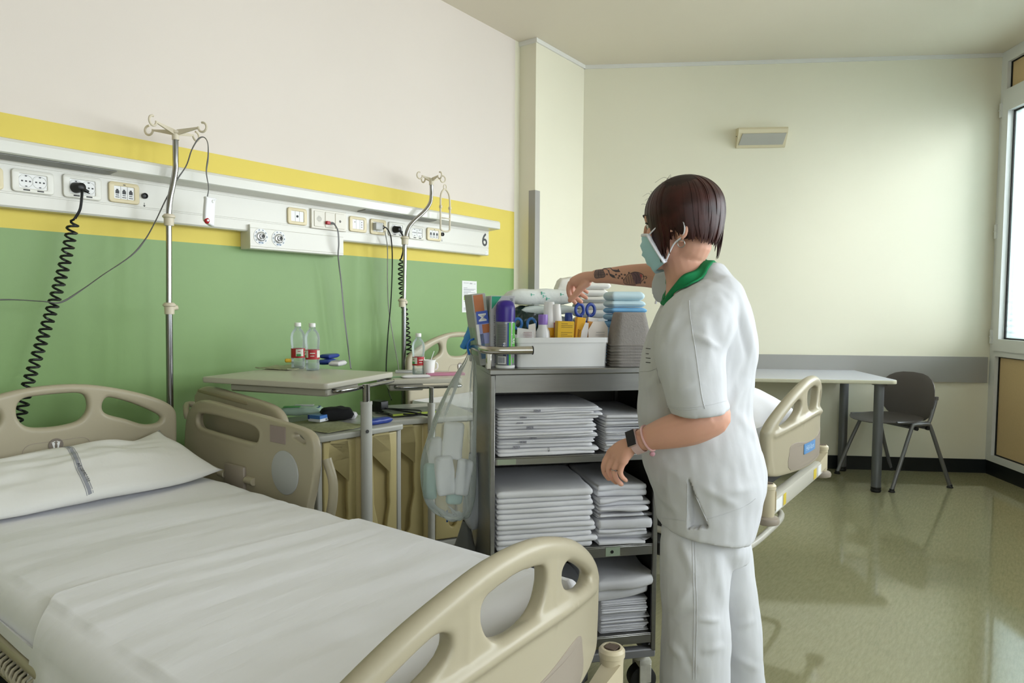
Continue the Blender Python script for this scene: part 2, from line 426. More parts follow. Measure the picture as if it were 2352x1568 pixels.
# window wall: bays of white frames with beige panels above and below
RROT = math.atan2(RU.y, RU.x)        # local X along the wall from the far corner, local Y into the room?
def RW(a, d, z): p = KR + RU*a + RN*d; return Vector((p.x, p.y, z))
def rbar(b, a0, a1, d0, d1, z0, z1):
    vs = [RW(a, d, z) for z in (z0, z1) for a, d in ((a0, d0), (a1, d0), (a1, d1), (a0, d1))]
    b.add(vs, [(3,2,1,0),(4,5,6,7),(0,1,5,4),(1,2,6,5),(2,3,7,6),(3,0,4,7)])
struct('wall_right', wall_run(RB + RU*0.01, RB + RU*0.4, RN, 0, CZ), m_cream, sm=0)
zb0, zb1, zg0, zg1, zu0, zu1 = 0.145, 0.86, 0.985, 2.58, 2.74, 2.93
for k in range(WBAYS):
    a = 0.0 + WPITCH*k; e = a + WPITCH
    b = MB()
    rbar(b, a, a+0.065, -0.07, 0.012, 0.1, CZ); rbar(b, e-0.065, e, -0.07, 0.012, 0.1, CZ)
    for z0, z1 in ((0.1, zb0), (zb1, 0.915), (zu0-0.05, zu0), (zu1, CZ-0.001)): rbar(b, a+0.065, e-0.065, -0.07, 0.012, z0, z1)
    wf = struct('window_%d' % (k+1), b, m_alu, sm=0)
    b = MB()   # opening sash
    rbar(b, a+0.05, a+0.115, -0.06, 0.026, 0.90, zu0-0.03); rbar(b, e-0.115, e-0.05, -0.06, 0.026, 0.90, zu0-0.03)
    rbar(b, a+0.115, e-0.115, -0.06, 0.026, 0.90, zg0); rbar(b, a+0.115, e-0.115, -0.06, 0.026, zg1, zu0-0.03)
    struct('sash', b, m_alu, wf, sm=0)
    for z0, z1 in ((zb0, zb1), (zu0, zu1)):
        b = MB(); rbar(b, a+0.065, e-0.065, -0.05, -0.02, z0, z1); struct('panel', b, m_beige_panel, wf, sm=0)
        b = MB()
        for q in ((a+0.065, a+0.073, z0, z1), (e-0.073, e-0.065, z0, z1), (a+0.073, e-0.073, z0, z0+0.008), (a+0.073, e-0.073, z1-0.008, z1)):
            rbar(b, q[0], q[1], -0.02, -0.012, q[2], q[3])
        struct('gasket', b, m_gasket, wf, sm=0)
    b = MB()
    for q in ((a+0.115, a+0.125, zg0, zg1), (e-0.125, e-0.115, zg0, zg1), (a+0.125, e-0.125, zg0, zg0+0.01), (a+0.125, e-0.125, zg1-0.01, zg1)):
        rbar(b, q[0], q[1], -0.024, -0.012, q[2], q[3])
    struct('gasket', b, m_gasket, wf, sm=0)
    b = MB(); rbar(b, a+0.115, e-0.115, -0.022, -0.016, zg0, zg1); struct('pane', b, m_glass, wf, sm=0)
    for hz in (1.0, 1.75, 2.6):
        b = MB(); rbar(b, a+0.028, a+0.050, 0.012, 0.034, hz-0.05, hz+0.05); rbar(b, a+0.026, a+0.052, 0.010, 0.038, hz-0.003, hz+0.003)
        struct('hinge', b, m_alu, wf, sm=0)
    if k == 0:
        for i in range(40):
            z = 0.99 + i*0.041
            b = MB(); rbar(b, a+0.07, e-0.07, -0.085, -0.045, z, z+0.003)
            for j in (0, 1, 4, 5): v = b.v[j]
            vs = [list(v) for v in b.v]
            for j in (0, 1, 4, 5): vs[j][2] += 0.016
            b.v = [tuple(v) for v in vs]
            struct('slat', b, m_slat, wf, sm=0)
        b = MB()
        for aa in (a+0.17, a+0.62, a+1.1): rbar(b, aa, aa+0.010, -0.042, -0.039, 0.99, 2.64)
        struct('blind_tape', b, mat('blind_tape', (150, 152, 155), .7), wf, sm=0)
# ------------------------------------------------------------------ bed-head supply unit on the bed wall
m_duct = mat('supply_unit_white', (222, 220, 211), 0.28, spec=0.5)
m_groove = mat('groove_grey', (120, 118, 110), 0.6)
m_frame_w = mat('socket_frame_white', (226, 224, 214), 0.25)
m_frame_b = mat('socket_frame_ivory', (221, 207, 168), 0.3)
m_module = mat('socket_module_white', (232, 232, 230), 0.3)
m_dark = mat('black_plastic', (20, 20, 21), 0.4)
m_grille = mat('lamp_lens_grey', (120, 121, 116), 0.35)
m_cable_g = mat('cable_grey', (112, 112, 112), 0.5)
m_cable_lg = mat('cable_light_grey', (168, 168, 164), 0.5)
m_red = mat('red_plastic', (178, 32, 42), 0.35)
m_chrome = mat('polished_chrome', (165, 165, 165), 0.14, metal=1.0)
m_ivory = mat('ivory_plastic', (216, 206, 184), 0.4)
m_ink = mat('ink_dark', (45, 45, 48), 0.6)
m_paper = mat('paper_white', (232, 232, 232), 0.8)
m_silver = mat('brushed_metal', (180, 180, 178), 0.3, metal=1.0)
m_label = mat('label_white', (236, 236, 236), 0.5)

PMX = Matrix(((0, 0, 1, 0), (1, 0, 0, 0), (0, 1, 0, 0), (0, 0, 0, 1)))
def PM(o, s, z): return Matrix.Translation((o, s, z)) @ PMX     # plate X -> along the wall, Y -> up, Z -> out
def wp(px, py, o): return Vector(onwall(px, py, o))             # (off wall, along wall, height) of a pixel

unit = wthing('bedhead_supply_unit', 'long white bedhead supply rail with sockets fixed across the painted wall', 'wall panel')
S0, S1 = -4.6, -0.357
def extr(prof, s0, s1):
    """profile in (o, z), extruded along the wall"""
    b = MB(); n = len(prof)
    b.add([(p[0], s0, p[1]) for p in prof]+[(p[0], s1, p[1]) for p in prof], [tuple(range(n)), tuple(range(n, 2*n))]+[(i, (i+1) % n, (i+1) % n+n, i+n) for i in range(n)])
    return b
zl1, zl2 = wp(0, 438, .06).z, wp(0, 375, .06).z
def gr(z): return [(0.06, z-0.0015), (0.0565, z-0.0012), (0.0565, z+0.0012), (0.06, z+0.0015)]
prof = [(0.001, 1.523), (0.054, 1.523), (0.06, 1.529)] + gr(zl1-0.006) + gr(zl1) + gr(zl2) + [(0.06, 1.680), (0.001, 1.680)]
obj('duct_body', extr(prof, S0, S1), m_duct, unit, sm=20)
ch = [(0.001, 1.681), (0.061, 1.679), (0.146, 1.686), (0.152, 1.690), (0.152, 1.725), (0.146, 1.735), (0.13, 1.740), (0.001, 1.742)]
obj('light_channel', extr(ch, S0, S1+0.001), mat('channel_white', (220, 219, 211), 0.22), unit, sm=20)
# lamp lenses let into the sloping underside
for x0, x1 in ((-330, 258), (828, 992)):
    a, b_ = wp(x0, 400, .1).y, wp(x1, 400 if x1 < 500 else 512, .1).y
    if x0 > 500: a = wp(x0, 488, .1).y
    b = MB(); b.add([(0.075, a, 1.6797), (0.138, a, 1.6847), (0.138, b_, 1.6847), (0.075, b_, 1.6797), (0.075, a, 1.6775), (0.138, a, 1.6825), (0.138, b_, 1.6825), (0.075, b_, 1.6775)],
                    [(0,1,2,3),(4,5,6,7),(0,1,5,4),(1,2,6,5),(2,3,7,6),(3,0,4,7)])
    obj('lamp_lens', b, m_grille, unit, sm=0)
# gas outlet box
b = MB(); ga, gb = -2.066, -1.549
pr = [(0.001, 1.446), (0.070, 1.446), (0.076, 1.450)] + [(0.076, 1.457), (0.074, 1.458), (0.076, 1.459)] + [(0.076, 1.538), (0.074, 1.539), (0.076, 1.540), (0.076, 1.553), (0.001, 1.553)]
gbx = obj('gas_box', extr(pr, ga, gb), m_duct, unit, sm=20)
for i, (px, py) in enumerate(((599, 543), (640, 548))):
    c = wp(px, py, 0.076); M = Matrix.Translation(c) @ PMX
    b = MB(); b.lathe([(0.0, 0), (0.036, 0), (0.036, 0.002), (0.0, 0.0022)], 28, M); d = obj('gas_outlet_plate', b, m_label, unit)
    b = MB(); b.lathe([(0.0, 0), (0.021, 0.002), (0.021, 0.008), (0.016, 0.010), (0.013, 0.010), (0.013, 0.017), (0.009, 0.018), (0.008, 0.012), (0, 0.012)], 22, M); obj('gas_outlet', b, m_silver, d)
    b = MB(); b.lathe([(0.0, 0.0121), (0.0065, 0.0121), (0.0065, 0.0135), (0, 0.0135)], 14, M); obj('bore', b, m_dark, d)
    b = MB()
    for k in range(10):
        a = 2*PI*k/10 + 0.3
        b.box((-0.0035, 0.0275, 0.0020), (0.0035, 0.0315, 0.0026), M @ Matrix.Rotation(a, 4, 'Z'))
    obj('lettering', b, mat('print_blue_grey', (120, 138, 150), .6), d, sm=0)
    lettering('SOL', 0.011, mat('print_blue', (60, 120, 170), .6), d, M @ Matrix.Translation((0, -0.0275, 0.0024)))

def outlet(x0, x1, yc, y0, y1, frame, kind):
    """socket plate placed by its outline; returns plate object, centre, size"""
    a = wp(x0, yc, .0601); e = wp(x1, yc, .0601); xc = (x0+x1)/2
    zt = wp(xc, y0, .0601).z; zb = wp(xc, y1, .0601).z
    w = e.y-a.y; h = zt-zb; M = PM(0.0601, (a.y+e.y)/2, (zt+zb)/2)
    me = plate(rrect(w, h, 0.012, 4), [rrect(w*0.66, h*0.62, 0.003, 2)], 0.009, 0.003, 2); me.transform(M @ Matrix.Translation((0, 0, 0.0045)))
    pl = obj('socket_plate', me, frame, unit)
    iw, ih = w*0.66, h*0.62
    b = MB(); b.box((-iw/2, -ih/2, 0.0), (iw/2, ih/2, 0.0055), M); obj('insert', b, m_module, pl, sm=0)
    hz = 0.0056
    dk = MB(); ln = MB()
    if kind == 'double':
        for sx in (-1, 1):
            cx = sx*iw*0.25
            d = MB(); d.lathe([(0, 0.0057), (ih*0.40, 0.0057), (ih*0.43, 0.0072), (ih*0.47, 0.0072), (ih*0.49, 0.0056)], 24, M @ Matrix.Translation((cx, 0, 0)))
            obj('socket_well', d, m_module, pl)
            for hx in (-0.30, 0, 0.30): dk.box((cx+hx*ih*.8-ih*.06, -ih*.05, .0056), (cx+hx*ih*.8+ih*.06, ih*.05, .0062), M)
            for hy in (-0.36, 0.36): dk.box((cx-ih*.06, hy*ih-ih*.03, .0060), (cx+ih*.06, hy*ih+ih*.03, .0072), M)
            dk.box((cx-iw*.12, -h*0.42, .0088), (cx+iw*.12, -h*0.36, .0093), M)
    elif kind == 'jacks':
        for k in (-1, 0, 1):
            cx = k*iw/3
            dk.box((cx-iw*.09, -ih*.10, hz-.001), (cx+iw*.09, ih*.16, hz+.0004), M); dk.box((cx-iw*.05, ih*.16, hz-.001), (cx+iw*.05, ih*.26, hz+.0004), M)
            dk.box((cx-iw*.08, -ih*.24, hz-.001), (cx+iw*.08, -ih*.18, hz+.0004), M)
            dk.box((cx-iw*.10, -ih*.40, hz-.001), (cx+iw*.10, -ih*.34, hz+.0002), M)
        dk.box((-iw*.06, h*.36, .0088), (iw*.06, h*.40, .0093), M)
    elif kind == 'aerial':
        dk.lathe([(0, .0055), (ih*.12, .0055), (ih*.12, .0075), (ih*.05, .0075), (0, .006)], 12, M)
    elif kind == 'switch':
        dk.box((-iw*.30, ih*.18, hz-.001), (-iw*.24, ih*.28, hz+.0004), M)
        for hy in (-.25, 0, .25): dk.lathe([(0, .0055), (ih*.06, .0055), (ih*.06, .006), (0, .006)], 8, M @ Matrix.Translation((iw*.33, hy*ih, 0)))
    if kind in ('jacks', 'aerial', 'switch'):
        for k in (-1, 1): ln.box((k*iw/6-.0006, -ih/2, hz-.001), (k*iw/6+.0006, ih/2, hz+.0002), M)
        obj('module_joint', ln, m_groove, pl, sm=0)
    if dk.v: obj('socket_openings', dk, m_dark, pl, sm=0)
    return pl, M, w, h
outlet(-62, 6, 408, 382, 433, m_frame_b, 'jacks')
outlet(25, 122, 417, 392, 444, m_frame_w, 'double')
outlet(143, 231, 430, 404, 457, m_frame_w, 'double')
outlet(248, 318, 443, 420, 467, m_frame_b, 'jacks')
outlet(659, 703, 496, 478, 516, m_frame_b, 'aerial')
outlet(801, 840, 515, 498, 533, m_frame_b, 'switch')
p8 = outlet(849, 885, 521, 504, 539, m_frame_b, 'switch')
outlet(891, 929, 527, 511, 543, m_frame_w, 'double')
outlet(938, 974, 534, 519, 550, m_frame_w, 'double')
outlet(979, 1011, 538, 524, 553, m_frame_b, 'jacks')
for px, py in ((331, 450), (1015, 538)):
    c = wp(px, py, .0601); M = Matrix.Translation(c) @ PMX
    b = MB(); b.lathe([(0, 0), (.011, 0), (.011, .010), (.008, .011), (.006, .007), (0, .007)], 18, M); obj('earth_terminal', b, m_dark, unit)
    b = MB(); b.box((-.0008, -.040, 0), (.0008, -.026, .0004), M); b.prism([(-.005, -.036), (.005, -.036), (0, -.042)], .0004, M); obj('earth_symbol', b, m_ink, unit, sm=0)
# nurse call module: loudspeaker, plug square, blank square
a = wp(712, 508, .0601); e = wp(792, 508, .0601); zt = wp(752, 484, .0601).z; zb = wp(752, 528, .0601).z
w = e.y-a.y; h = zt-zb; M = PM(.0601, (a.y+e.y)/2, (zt+zb)/2)
b = MB(); b.rbox((-w/2, -h/2, 0), (w/2, h/2, .012), .002, 1, M); cp = obj('call_module', b, mat('call_module_cream', (226, 221, 208), .35), unit)
for k in range(3):
    cx = -w/2 + w*(0.22+0.29*k) + (0 if k else -.004)
    b = MB(); b.rbox((cx-w*.135, -h*.40, .010), (cx+w*.135, h*.40, .0155), .002, 1, M); fc = obj('call_key', b, mat('call_module_cream', (226, 221, 208), .35), cp)
    if k == 0:
        b = MB()
        for i in range(-3, 4):
            for j in range(-3, 4):
                if i*i+j*j < 11: b.box((cx+i*.0042-.0012, j*.0042-.0012, .0150), (cx+i*.0042+.0012, j*.0042+.0012, .0157), M)
        obj('loudspeaker_holes', b, m_groove, cp, sm=0)
    if k == 2:
        b = MB(); b.lathe([(.005, .0150), (.0065, .0158), (.005, .0158)], 14, M @ Matrix.Translation((cx, 0, 0))); obj('key_ring', b, m_groove, cp)
c = wp(1113, 552, .0603)
lettering('6', 0.115, mat('digit_black', (52, 54, 55), .5), unit, Matrix.Translation(c) @ PMX, bold=True)
c = wp(1117, 581, .0601); M = Matrix.Translation(c) @ PMX
b = MB(); b.box((-.011, -.011, 0), (.011, .011, .0006), M); lb = obj('sticker', b, m_label, unit, sm=0)
b = MB()
for k in range(3): b.box((-.008, .004-k*.006, .0006), (.004-k*.002, .0052-k*.006, .0009), M)
obj('lettering', b, m_groove, lb, sm=0)

# ------------------------------------------------------------------ cables and plugs
def wpath(pts, n=6):
    return catmull([wp(*p) for p in pts], n)
def plugin(b, px, py, o=.066, r=.019, L=.036, ang=0):
    M = Matrix.Translation(wp(px, py, o)) @ PMX @ Matrix.Rotation(ang, 4, 'Y')
    b.lathe([(0, 0), (r, 0), (r, .010), (r*.92, .018), (r*.8, L), (r*.5, L+.004), (0, L+.004)], 18, M)
    b.tube([M @ Vector((r*.5, -r*.3, L*.7)), M @ Vector((r*1.4, -r*.7, L*.9))], [.008, .0055], 10)
def coil(path, R, turns, r0=0.003, n=9):
    P = [Vector(p) for p in path]
    D = [0]
    for i in range(1, len(P)): D.append(D[-1]+(P[i]-P[i-1]).length)
    out = []; T = int(turns*n)
    for k in range(T+1):
        d = D[-1]*k/T; i = max(j for j in range(len(D)) if D[j] <= d+1e-9); i = min(i, len(P)-2)
        t = (d-D[i])/(D[i+1]-D[i]); p = P[i].lerp(P[i+1], t); tg = (P[i+1]-P[i]).normalized()
        a = Vector((1, 0, 0)) if abs(tg.x) < .8 else Vector((0, 0, 1)); a = (a-tg*a.dot(tg)).normalized(); c_ = tg.cross(a); ph = 2*PI*k/n
        rr = R*min(1, k/6, (T-k)/6+.2)
        out.append(p + a*(rr*math.cos(ph)) + c_*(rr*math.sin(ph)))
    return out
m_coil = mat('coiled_rubber_black', (17, 18, 20), 0.45)
t = wthing('coiled_power_cord', 'black coiled power cord hanging beside the bare bed from the left double socket', 'power cord')
b = MB(); plugin(b, 173, 431, ang=.25); obj('plug', b, m_dark, t)
b = MB(); b.tube(wpath([(188, 434, .10), (188, 450, .11), (184, 480, .11), (172, 502, .10)]), .0048, 8); obj('lead', b, m_coil, t)
b = MB(); b.tube(coil(wpath([(170, 503, .10), (152, 590, .10), (125, 690, .10), (92, 795, .11), (62, 890, .11), (44, 968, .12)], 10), .0165, 27), .0042, 6); obj('coil', b, m_coil, t)
t = wthing('coiled_power_cord', 'black coiled power cord hanging along the far chromed drip pole', 'power cord')
b = MB(); plugin(b, 906, 527, ang=.2); obj('plug', b, m_dark, t)
b = MB(); b.tube(wpath([(920, 532, .10), (926, 545, .11), (926, 575, .11), (922, 592, .12)]), .0045, 8); obj('lead', b, m_coil, t)
b = MB(); b.tube(coil(wpath([(922, 592, .12), (922, 650, .12), (930, 720, .13), (938, 790, .13), (946, 850, .13)], 10), .015, 24), .004, 6); obj('coil', b, m_coil, t)

t = wthing('charger_cable', 'black phone charger cable hanging in front of the green wall', 'cable')
M = Matrix.Translation(wp(864, 521, .066)) @ PMX
b = MB(); b.rbox((-.026, -.018, 0), (.022, .020, .030), .004, 2, M); obj('charger', b, mat('charger_grey', (196, 196, 194), .35), t)
b = MB(); b.lathe([(0, 0), (.012, 0), (.012, .012), (0, .012)], 14, M @ Matrix.Translation((.024, 0, .015)) @ Matrix.Rotation(PI/2, 4, 'Y')); obj('collar', b, m_chrome, t)
b = MB(); b.tube(wpath([(878, 522, .085), (888, 524, .10), (898, 545, .11), (901, 600, .09), (898, 690, .08), (891, 770, .08), (887, 850, .08), (892, 895, .15), (899, 918, .3)]), .0032, 6); obj('cord', b, m_coil, t)
t = wthing('thin_cable', 'thin pale grey cable hanging beside the black charger cable', 'cable')
b = MB(); b.tube(wpath([(884, 530, .095), (890, 570, .08), (890, 640, .06), (893, 710, .05), (904, 780, .05), (913, 830, .07), (917, 856, .12)]), .0028, 6); obj('cord', b, m_cable_lg, t)

def flat_cord(pts, wdt=.0060, th=.0018):
    b = MB(); P = wpath(pts); R = []
    for i in range(len(P)):
        a = 0.35 + 0.65*abs(math.sin(i*0.16)); R.append((th+(wdt-th)*(1-a)*.6, wdt*a+th*(1-a)))
    b.tube(P, R, 8); return b
t = wthing('nurse_call_pendant', 'white nurse call pendant with red button hanging from the drip pole hook', 'call button')
obj('cord', flat_cord([(-40, 689, .14), (30, 688, .14), (100, 692, .14), (140, 694, .14), (190, 664, .15), (235, 632, .15), (300, 588, .15), (332, 552, .16), (356, 510, .17), (380, 460, .18), (405, 415, .20), (428, 380, .20), (440, 345, .20), (455, 320, .20), (468, 315, .205), (477, 328, .21), (478, 360, .21), (474, 395, .21), (479, 430, .21), (476, 454, .21)]), m_cable_g, t)
c = wp(480, 485, .21); M = Matrix.Translation(c) @ PMX @ Matrix.Rotation(math.radians(-4), 4, 'Z')
me = plate(round_poly([(-.017, .055), (.019, .056), (.021, .045), (.021, -.045), (.018, -.058), (.004, -.056), (-.012, -.046), (-.021, -.030), (-.020, .045)], 4), [], .022, .006, 3); me.transform(M)
obj('pendant', me, mat('pendant_white', (238, 238, 240), .3), t)
b = MB(); b.ball((-.010, -.040, .006), (.011, .013, .009), 12, M); pb = obj('button', b, m_red, t)
b = MB(); b.lathe([(.003, .0148), (.0045, .0152), (.003, .0152)], 12, M @ Matrix.Translation((-.010, -.039, 0))); obj('button_mark', b, m_label, pb)
b = MB(); b.ball((.008, .040, .008), (.006, .008, .006), 10, M); obj('clip', b, m_module, t)
t = wthing('call_cable', 'grey call cable with red plug hanging down to the nearer bedside table', 'cable')
M = Matrix.Translation(wp(752, 512, .074)) @ PMX
b = MB(); b.rbox((-.014, -.008, 0), (.008, .008, .016), .002, 1, M); obj('plug', b, m_red, t)
b = MB(); b.tube([M @ Vector((.008, 0, .010)), M @ Vector((.022, 0, .014)), M @ Vector((.032, -.003, .016))], [.006, .0065, .004], 8); obj('strain_relief', b, m_cable_g, t)
obj('cord', flat_cord([(768, 514, .09), (776, 530, .11), (778, 560, .11), (777, 590, .09), (784, 650, .08), (790, 720, .08), (797, 775, .08), (803, 825, .08), (806, 846, .11)], .0062), m_cable_g, t)

# ------------------------------------------------------------------ drip poles
def hook_cross(parent, c, arm, M0, z0=0.0):
    """four tapered arms ending in open hooks, around c"""
    b = MB(); b.lathe([(0, -.030), (.013, -.030), (.013, -.008), (.017, -.004), (.017, .004), (0, .006)], 14, Matrix.Translation(c)); obj('hook_hub', b, m_ivory, parent)
    for k in range(4):
        M = Matrix.Translation(c) @ Matrix.Rotation(M0 + k*PI/2, 4, 'Z')
        b = MB()
        b.add([M @ Vector(p) for p in ((.008, -.004, -.012), (.008, .004, -.012), (.008, .004, .008), (.008, -.004, .008),
                                       (arm, -.0025, .008), (arm, .0025, .008), (arm, .0025, .014), (arm, -.0025, .014))],
              [(0,1,2,3),(4,5,6,7),(0,1,5,4),(1,2,6,5),(2,3,7,6),(3,0,4,7)])
        R = .0175
        pts = [M @ Vector((arm+R+R*math.cos(a), 0, .012+R*math.sin(a))) for a in [math.radians(v) for v in (170, 200, 240, 280, 320, 0, 40, 75, 100)]]
        b.tube(catmull(pts, 3), [.0042]*(len(catmull(pts, 3))), 8)
        obj('hook', b, m_ivory, parent)
def clamp(parent, c):
    b = MB(); b.lathe([(.0125, -.022), (.017, -.022), (.018, .006), (.023, .010), (.023, .015), (.016, .022), (.0125, .022)], 18, Matrix.Translation(c)); obj('collar', b, m_ivory, parent)
def drip_pole(label, pts, hub, clamps, arm, a0, foot_py):
    t = wthing('drip_pole', label, 'drip stand')
    P = [wp(*p) for p in pts]
    zc = P[-1].copy(); zc.z = 0.30
    split = wp(clamps[-1][0], clamps[-1][1], clamps[-1][2]).z
    up = catmull(P, 6); k = [p for p in up if p.z >= split-.02]
    b = MB(); b.tube(k, .0105, 12); obj('upper_tube', b, m_chrome, t)
    b = MB(); b.tube([Vector((zc.x, k[-1].y, split-.01)), Vector((zc.x, zc.y, .30))], .0125, 14); obj('lower_tube', b, mat('pole_chrome_grey', (140, 140, 142), .2, metal=1.0), t)
    hook_cross(t, wp(*hub), arm, a0)
    for c in clamps: clamp(t, wp(*c))
    b = MB(); q = wp(*clamps[-1]); b.tube([q + Vector((0, .012, 0)), q + Vector((.0, .03, .004))], [.008, .010], 10); obj('clamp_knob', b, m_ivory, t)
    # bracket that carries the pole on the headboard
    b = MB(); b.rbox((zc.x-.02, zc.y-.02, .30), (zc.x+.05, zc.y+.02, .34), .004, 1); obj('bracket', b, m_silver, t)
    return t
drip_pole('chromed drip pole with four ivory hooks behind the headboard of the near bed',
          [(403, 318, .2), (403, 360, .2), (403, 388, .2), (397, 425, .2), (391, 455, .2), (388, 490, .2), (388, 560, .2), (388, 700, .2), (387, 900, .2)],
          (403, 303, .2), [(388, 505, .2), (389, 708, .2)], .100, .42, 935)
drip_pole('chromed drip pole with sharply bent top standing at the far bed',
          [(991, 425, .2), (991, 445, .2), (988, 466, .2), (975, 485, .2), (950, 508, .2), (937, 526, .2), (931, 555, .2), (930, 600, .2), (928, 700, .2), (925, 860, .2)],
          (991, 412, .2), [(930, 552, .2), (924, 695, .2)], .060, -.2, 860)
t = wthing('drip_bottle_holder', 'ivory oval bottle holder hanging from the far drip pole', 'bottle holder')
c = wp(1022, 487, .2); M = Matrix.Translation(c) @ PMX
rr = [(0, .128), (.030, .108), (.041, .065), (.041, -.07), (.036, -.100), (.0, -.108), (-.033, -.100), (-.036, -.07), (-.036, .065), (-.026, .108)]
b = MB(); b.tube(catmull([M @ Vector((x, y, 0)) for x, y in rr], 5, True), .0052, 8, closed=True); obj('loop', b, m_ivory, t)
b = MB(); b.tube(catmull([M @ Vector((-.036, -.035, 0)), M @ Vector((0, -.037, .02)), M @ Vector((.041, -.035, 0))], 5), .0035, 6); obj('cross_strap', b, m_ivory, t)
b = MB(); b.tube(catmull([M @ Vector((.012*math.cos(a), .140+.014*math.sin(a), 0)) for a in [2*PI*k/8 for k in range(8)]], 2, True), .0028, 6, closed=True); obj('eye_ring', b, m_ivory, t)
for sx in (-.036, .041):
    b = MB(); b.rbox((sx-.006, .018, -.008), (sx+.006, .034, .008), .002, 1, M); obj('clip', b, m_ivory, t)

# ------------------------------------------------------------------ notice on the wall and the wall lamp
t = wthing('paper_notice', 'white printed sheet with a green table stuck to the green wall', 'paper')
a = wp(1061.5, 680, .002); e = wp(1095, 680, .002); zt = wp(1078, 645, .002).z; zb = wp(1078, 717, .002).z
w = e.y-a.y; h = zt-zb; M = PM(.001, (a.y+e.y)/2, (zt+zb)/2)
b = MB(); b.box((-w/2, -h/2, 0), (w/2, h/2, .0006), M); obj('sheet', b, m_paper, t, sm=0)
b = MB(); b.box((-w*.4, -h*.12, .0006), (w*.42, h*.01, .0009), M); obj('green_table', b, mat('print_light_green', (176, 210, 120), .7), t, sm=0)
b = MB()
for y, x0, x1 in ((.43, -.4, -.05), (.41, .28, .42), (.28, -.4, -.15), (.24, -.4, .42), (.21, -.4, .3), (.17, -.4, .1), (.13, -.4, .42), (.10, -.4, -.1), (.06, -.4, .0), (-.16, -.4, .42), (-.20, -.3, .40), (-.24, -.3, .35), (-.36, -.4, .42), (-.39, -.4, .42), (-.42, -.4, .1), (-.02, -.3, -.1), (-.05, -.3, -.1), (-.08, -.3, -.1)):
    b.box((w*x0, h*y-.0012, .0007), (w*x1, h*y+.0012, .0011), M)
b.box((w*.02, h*.40, .0007), (w*.08, h*.44, .0011), M); b.box((w*.12, h*.40, .0007), (w*.18, h*.44, .0011), M)
obj('lettering', b, mat('print_grey', (150, 150, 155), .7), t, sm=0)

def bwp(px, py, d=0.0):
    p0 = KB + BN*d; r = ray(px, py); k = (p0-EYE).dot(BN)/r.dot(BN); return EYE + r*k
p = bwp(1690, 318, 0); q = bwp(1792, 318, 0.0)
wl_len = (Vector((q.x-p.x, q.y-p.y, 0))).length
t = thing('wall_lamp', 'cream wedge-shaped wall lamp with grey diffuser high on the far wall', 'lamp', (p.x, p.y, bwp(1740, 318).z), math.atan2(BU.y, BU.x))
# local X along the wall, -Y into the room, profile in (out, z)
pf = [(0.0, .072), (.085, .060), (.092, .045), (.088, .022), (.030, -.058), (.020, -.070), (0.0, -.070)]
L = wl_len + .03
b = MB(); b.add([(0, -p_[0], p_[1]) for p_ in pf]+[(L, -p_[0], p_[1]) for p_ in pf], [tuple(range(7)), tuple(range(7, 14))]+[(i, (i+1) % 7, (i+1) % 7+7, i+7) for i in range(7)])
obj('lamp_body', b, mat('lamp_cream', (214, 204, 172), .4), t, sm=20)
def lp(f, off=.002): # on slanted face between (.088,.022) and (.030,-.058)
    x = .088+(.030-.088)*f; z = .022+(-.058-.022)*f; return x+off*.81, z-off*.59
b = MB(); v = []
for X, f in ((.030, .06), (L-.010, .06), (L-.022, .94), (.012, .94)):
    for off in (.0005, .004): o_, z_ = lp(f, off); v.append((X, -o_, z_))
b.add(v, [(0, 2, 4, 6), (1, 3, 5, 7), (0, 2, 3, 1), (2, 4, 5, 3), (4, 6, 7, 5), (6, 0, 1, 7)])
obj('diffuser', b, mat('lamp_diffuser', (176, 174, 165), .25), t, sm=0)
b = MB()
for X in (.05, L-.05): b.lathe([(0, 0), (.004, 0), (.004, .003), (0, .003)], 8, Matrix.Translation((X, -.06, .062)))
b.lathe([(0, 0), (.004, 0), (.004, .003), (0, .003)], 8, Matrix.Translation((-.001, -.03, .01)) @ Matrix.Rotation(-PI/2, 4, 'Y'))
obj('screws', b, m_dark, t, kind='stuff')
# ------------------------------------------------------------------ beds
m_bed = mat('bed_plastic_beige', (173, 164, 141), 0.36, spec=0.5, bump=0.04, bscale=900, bdist=.0005)
m_bed2 = mat('bed_plastic_taupe', (156, 145, 132), 0.42)
m_bedf = mat('bed_frame_grey', (196, 192, 180), 0.35)
m_dkgrey = mat('dark_grey_metal', (60, 60, 60), 0.5)
m_tyre = mat('rubber_tyre', (28, 28, 28), 0.6)
m_oval = mat('grey_disc', (176, 178, 178), 0.38)
m_linen = mat('white_linen', (238, 238, 243), 0.85, spec=0.2, sheen=0.1, bump=0.3, bscale=10, bdist=.005, stretch=(4, .7, 1), var=0.01, vscale=5)
m_pillow = mat('pillow_linen', (230, 229, 226), 0.85, spec=0.2, bump=0.3, bscale=16, bdist=.004, stretch=(1, 2, 1))
m_stripe = mat('pillow_stripe_grey', (150, 152, 162), 0.8)

def yz_to(me, M): me.transform(M); return me
YZ = Matrix(((0, 0, 1, 0), (1, 0, 0, 0), (0, 1, 0, 0), (0, 0, 0, 1)))     # plate XY -> (Y, Z), thickness -> X

def sym(pts): return pts + [(-x, z) for x, z in reversed(pts) if abs(x) > 1e-6]

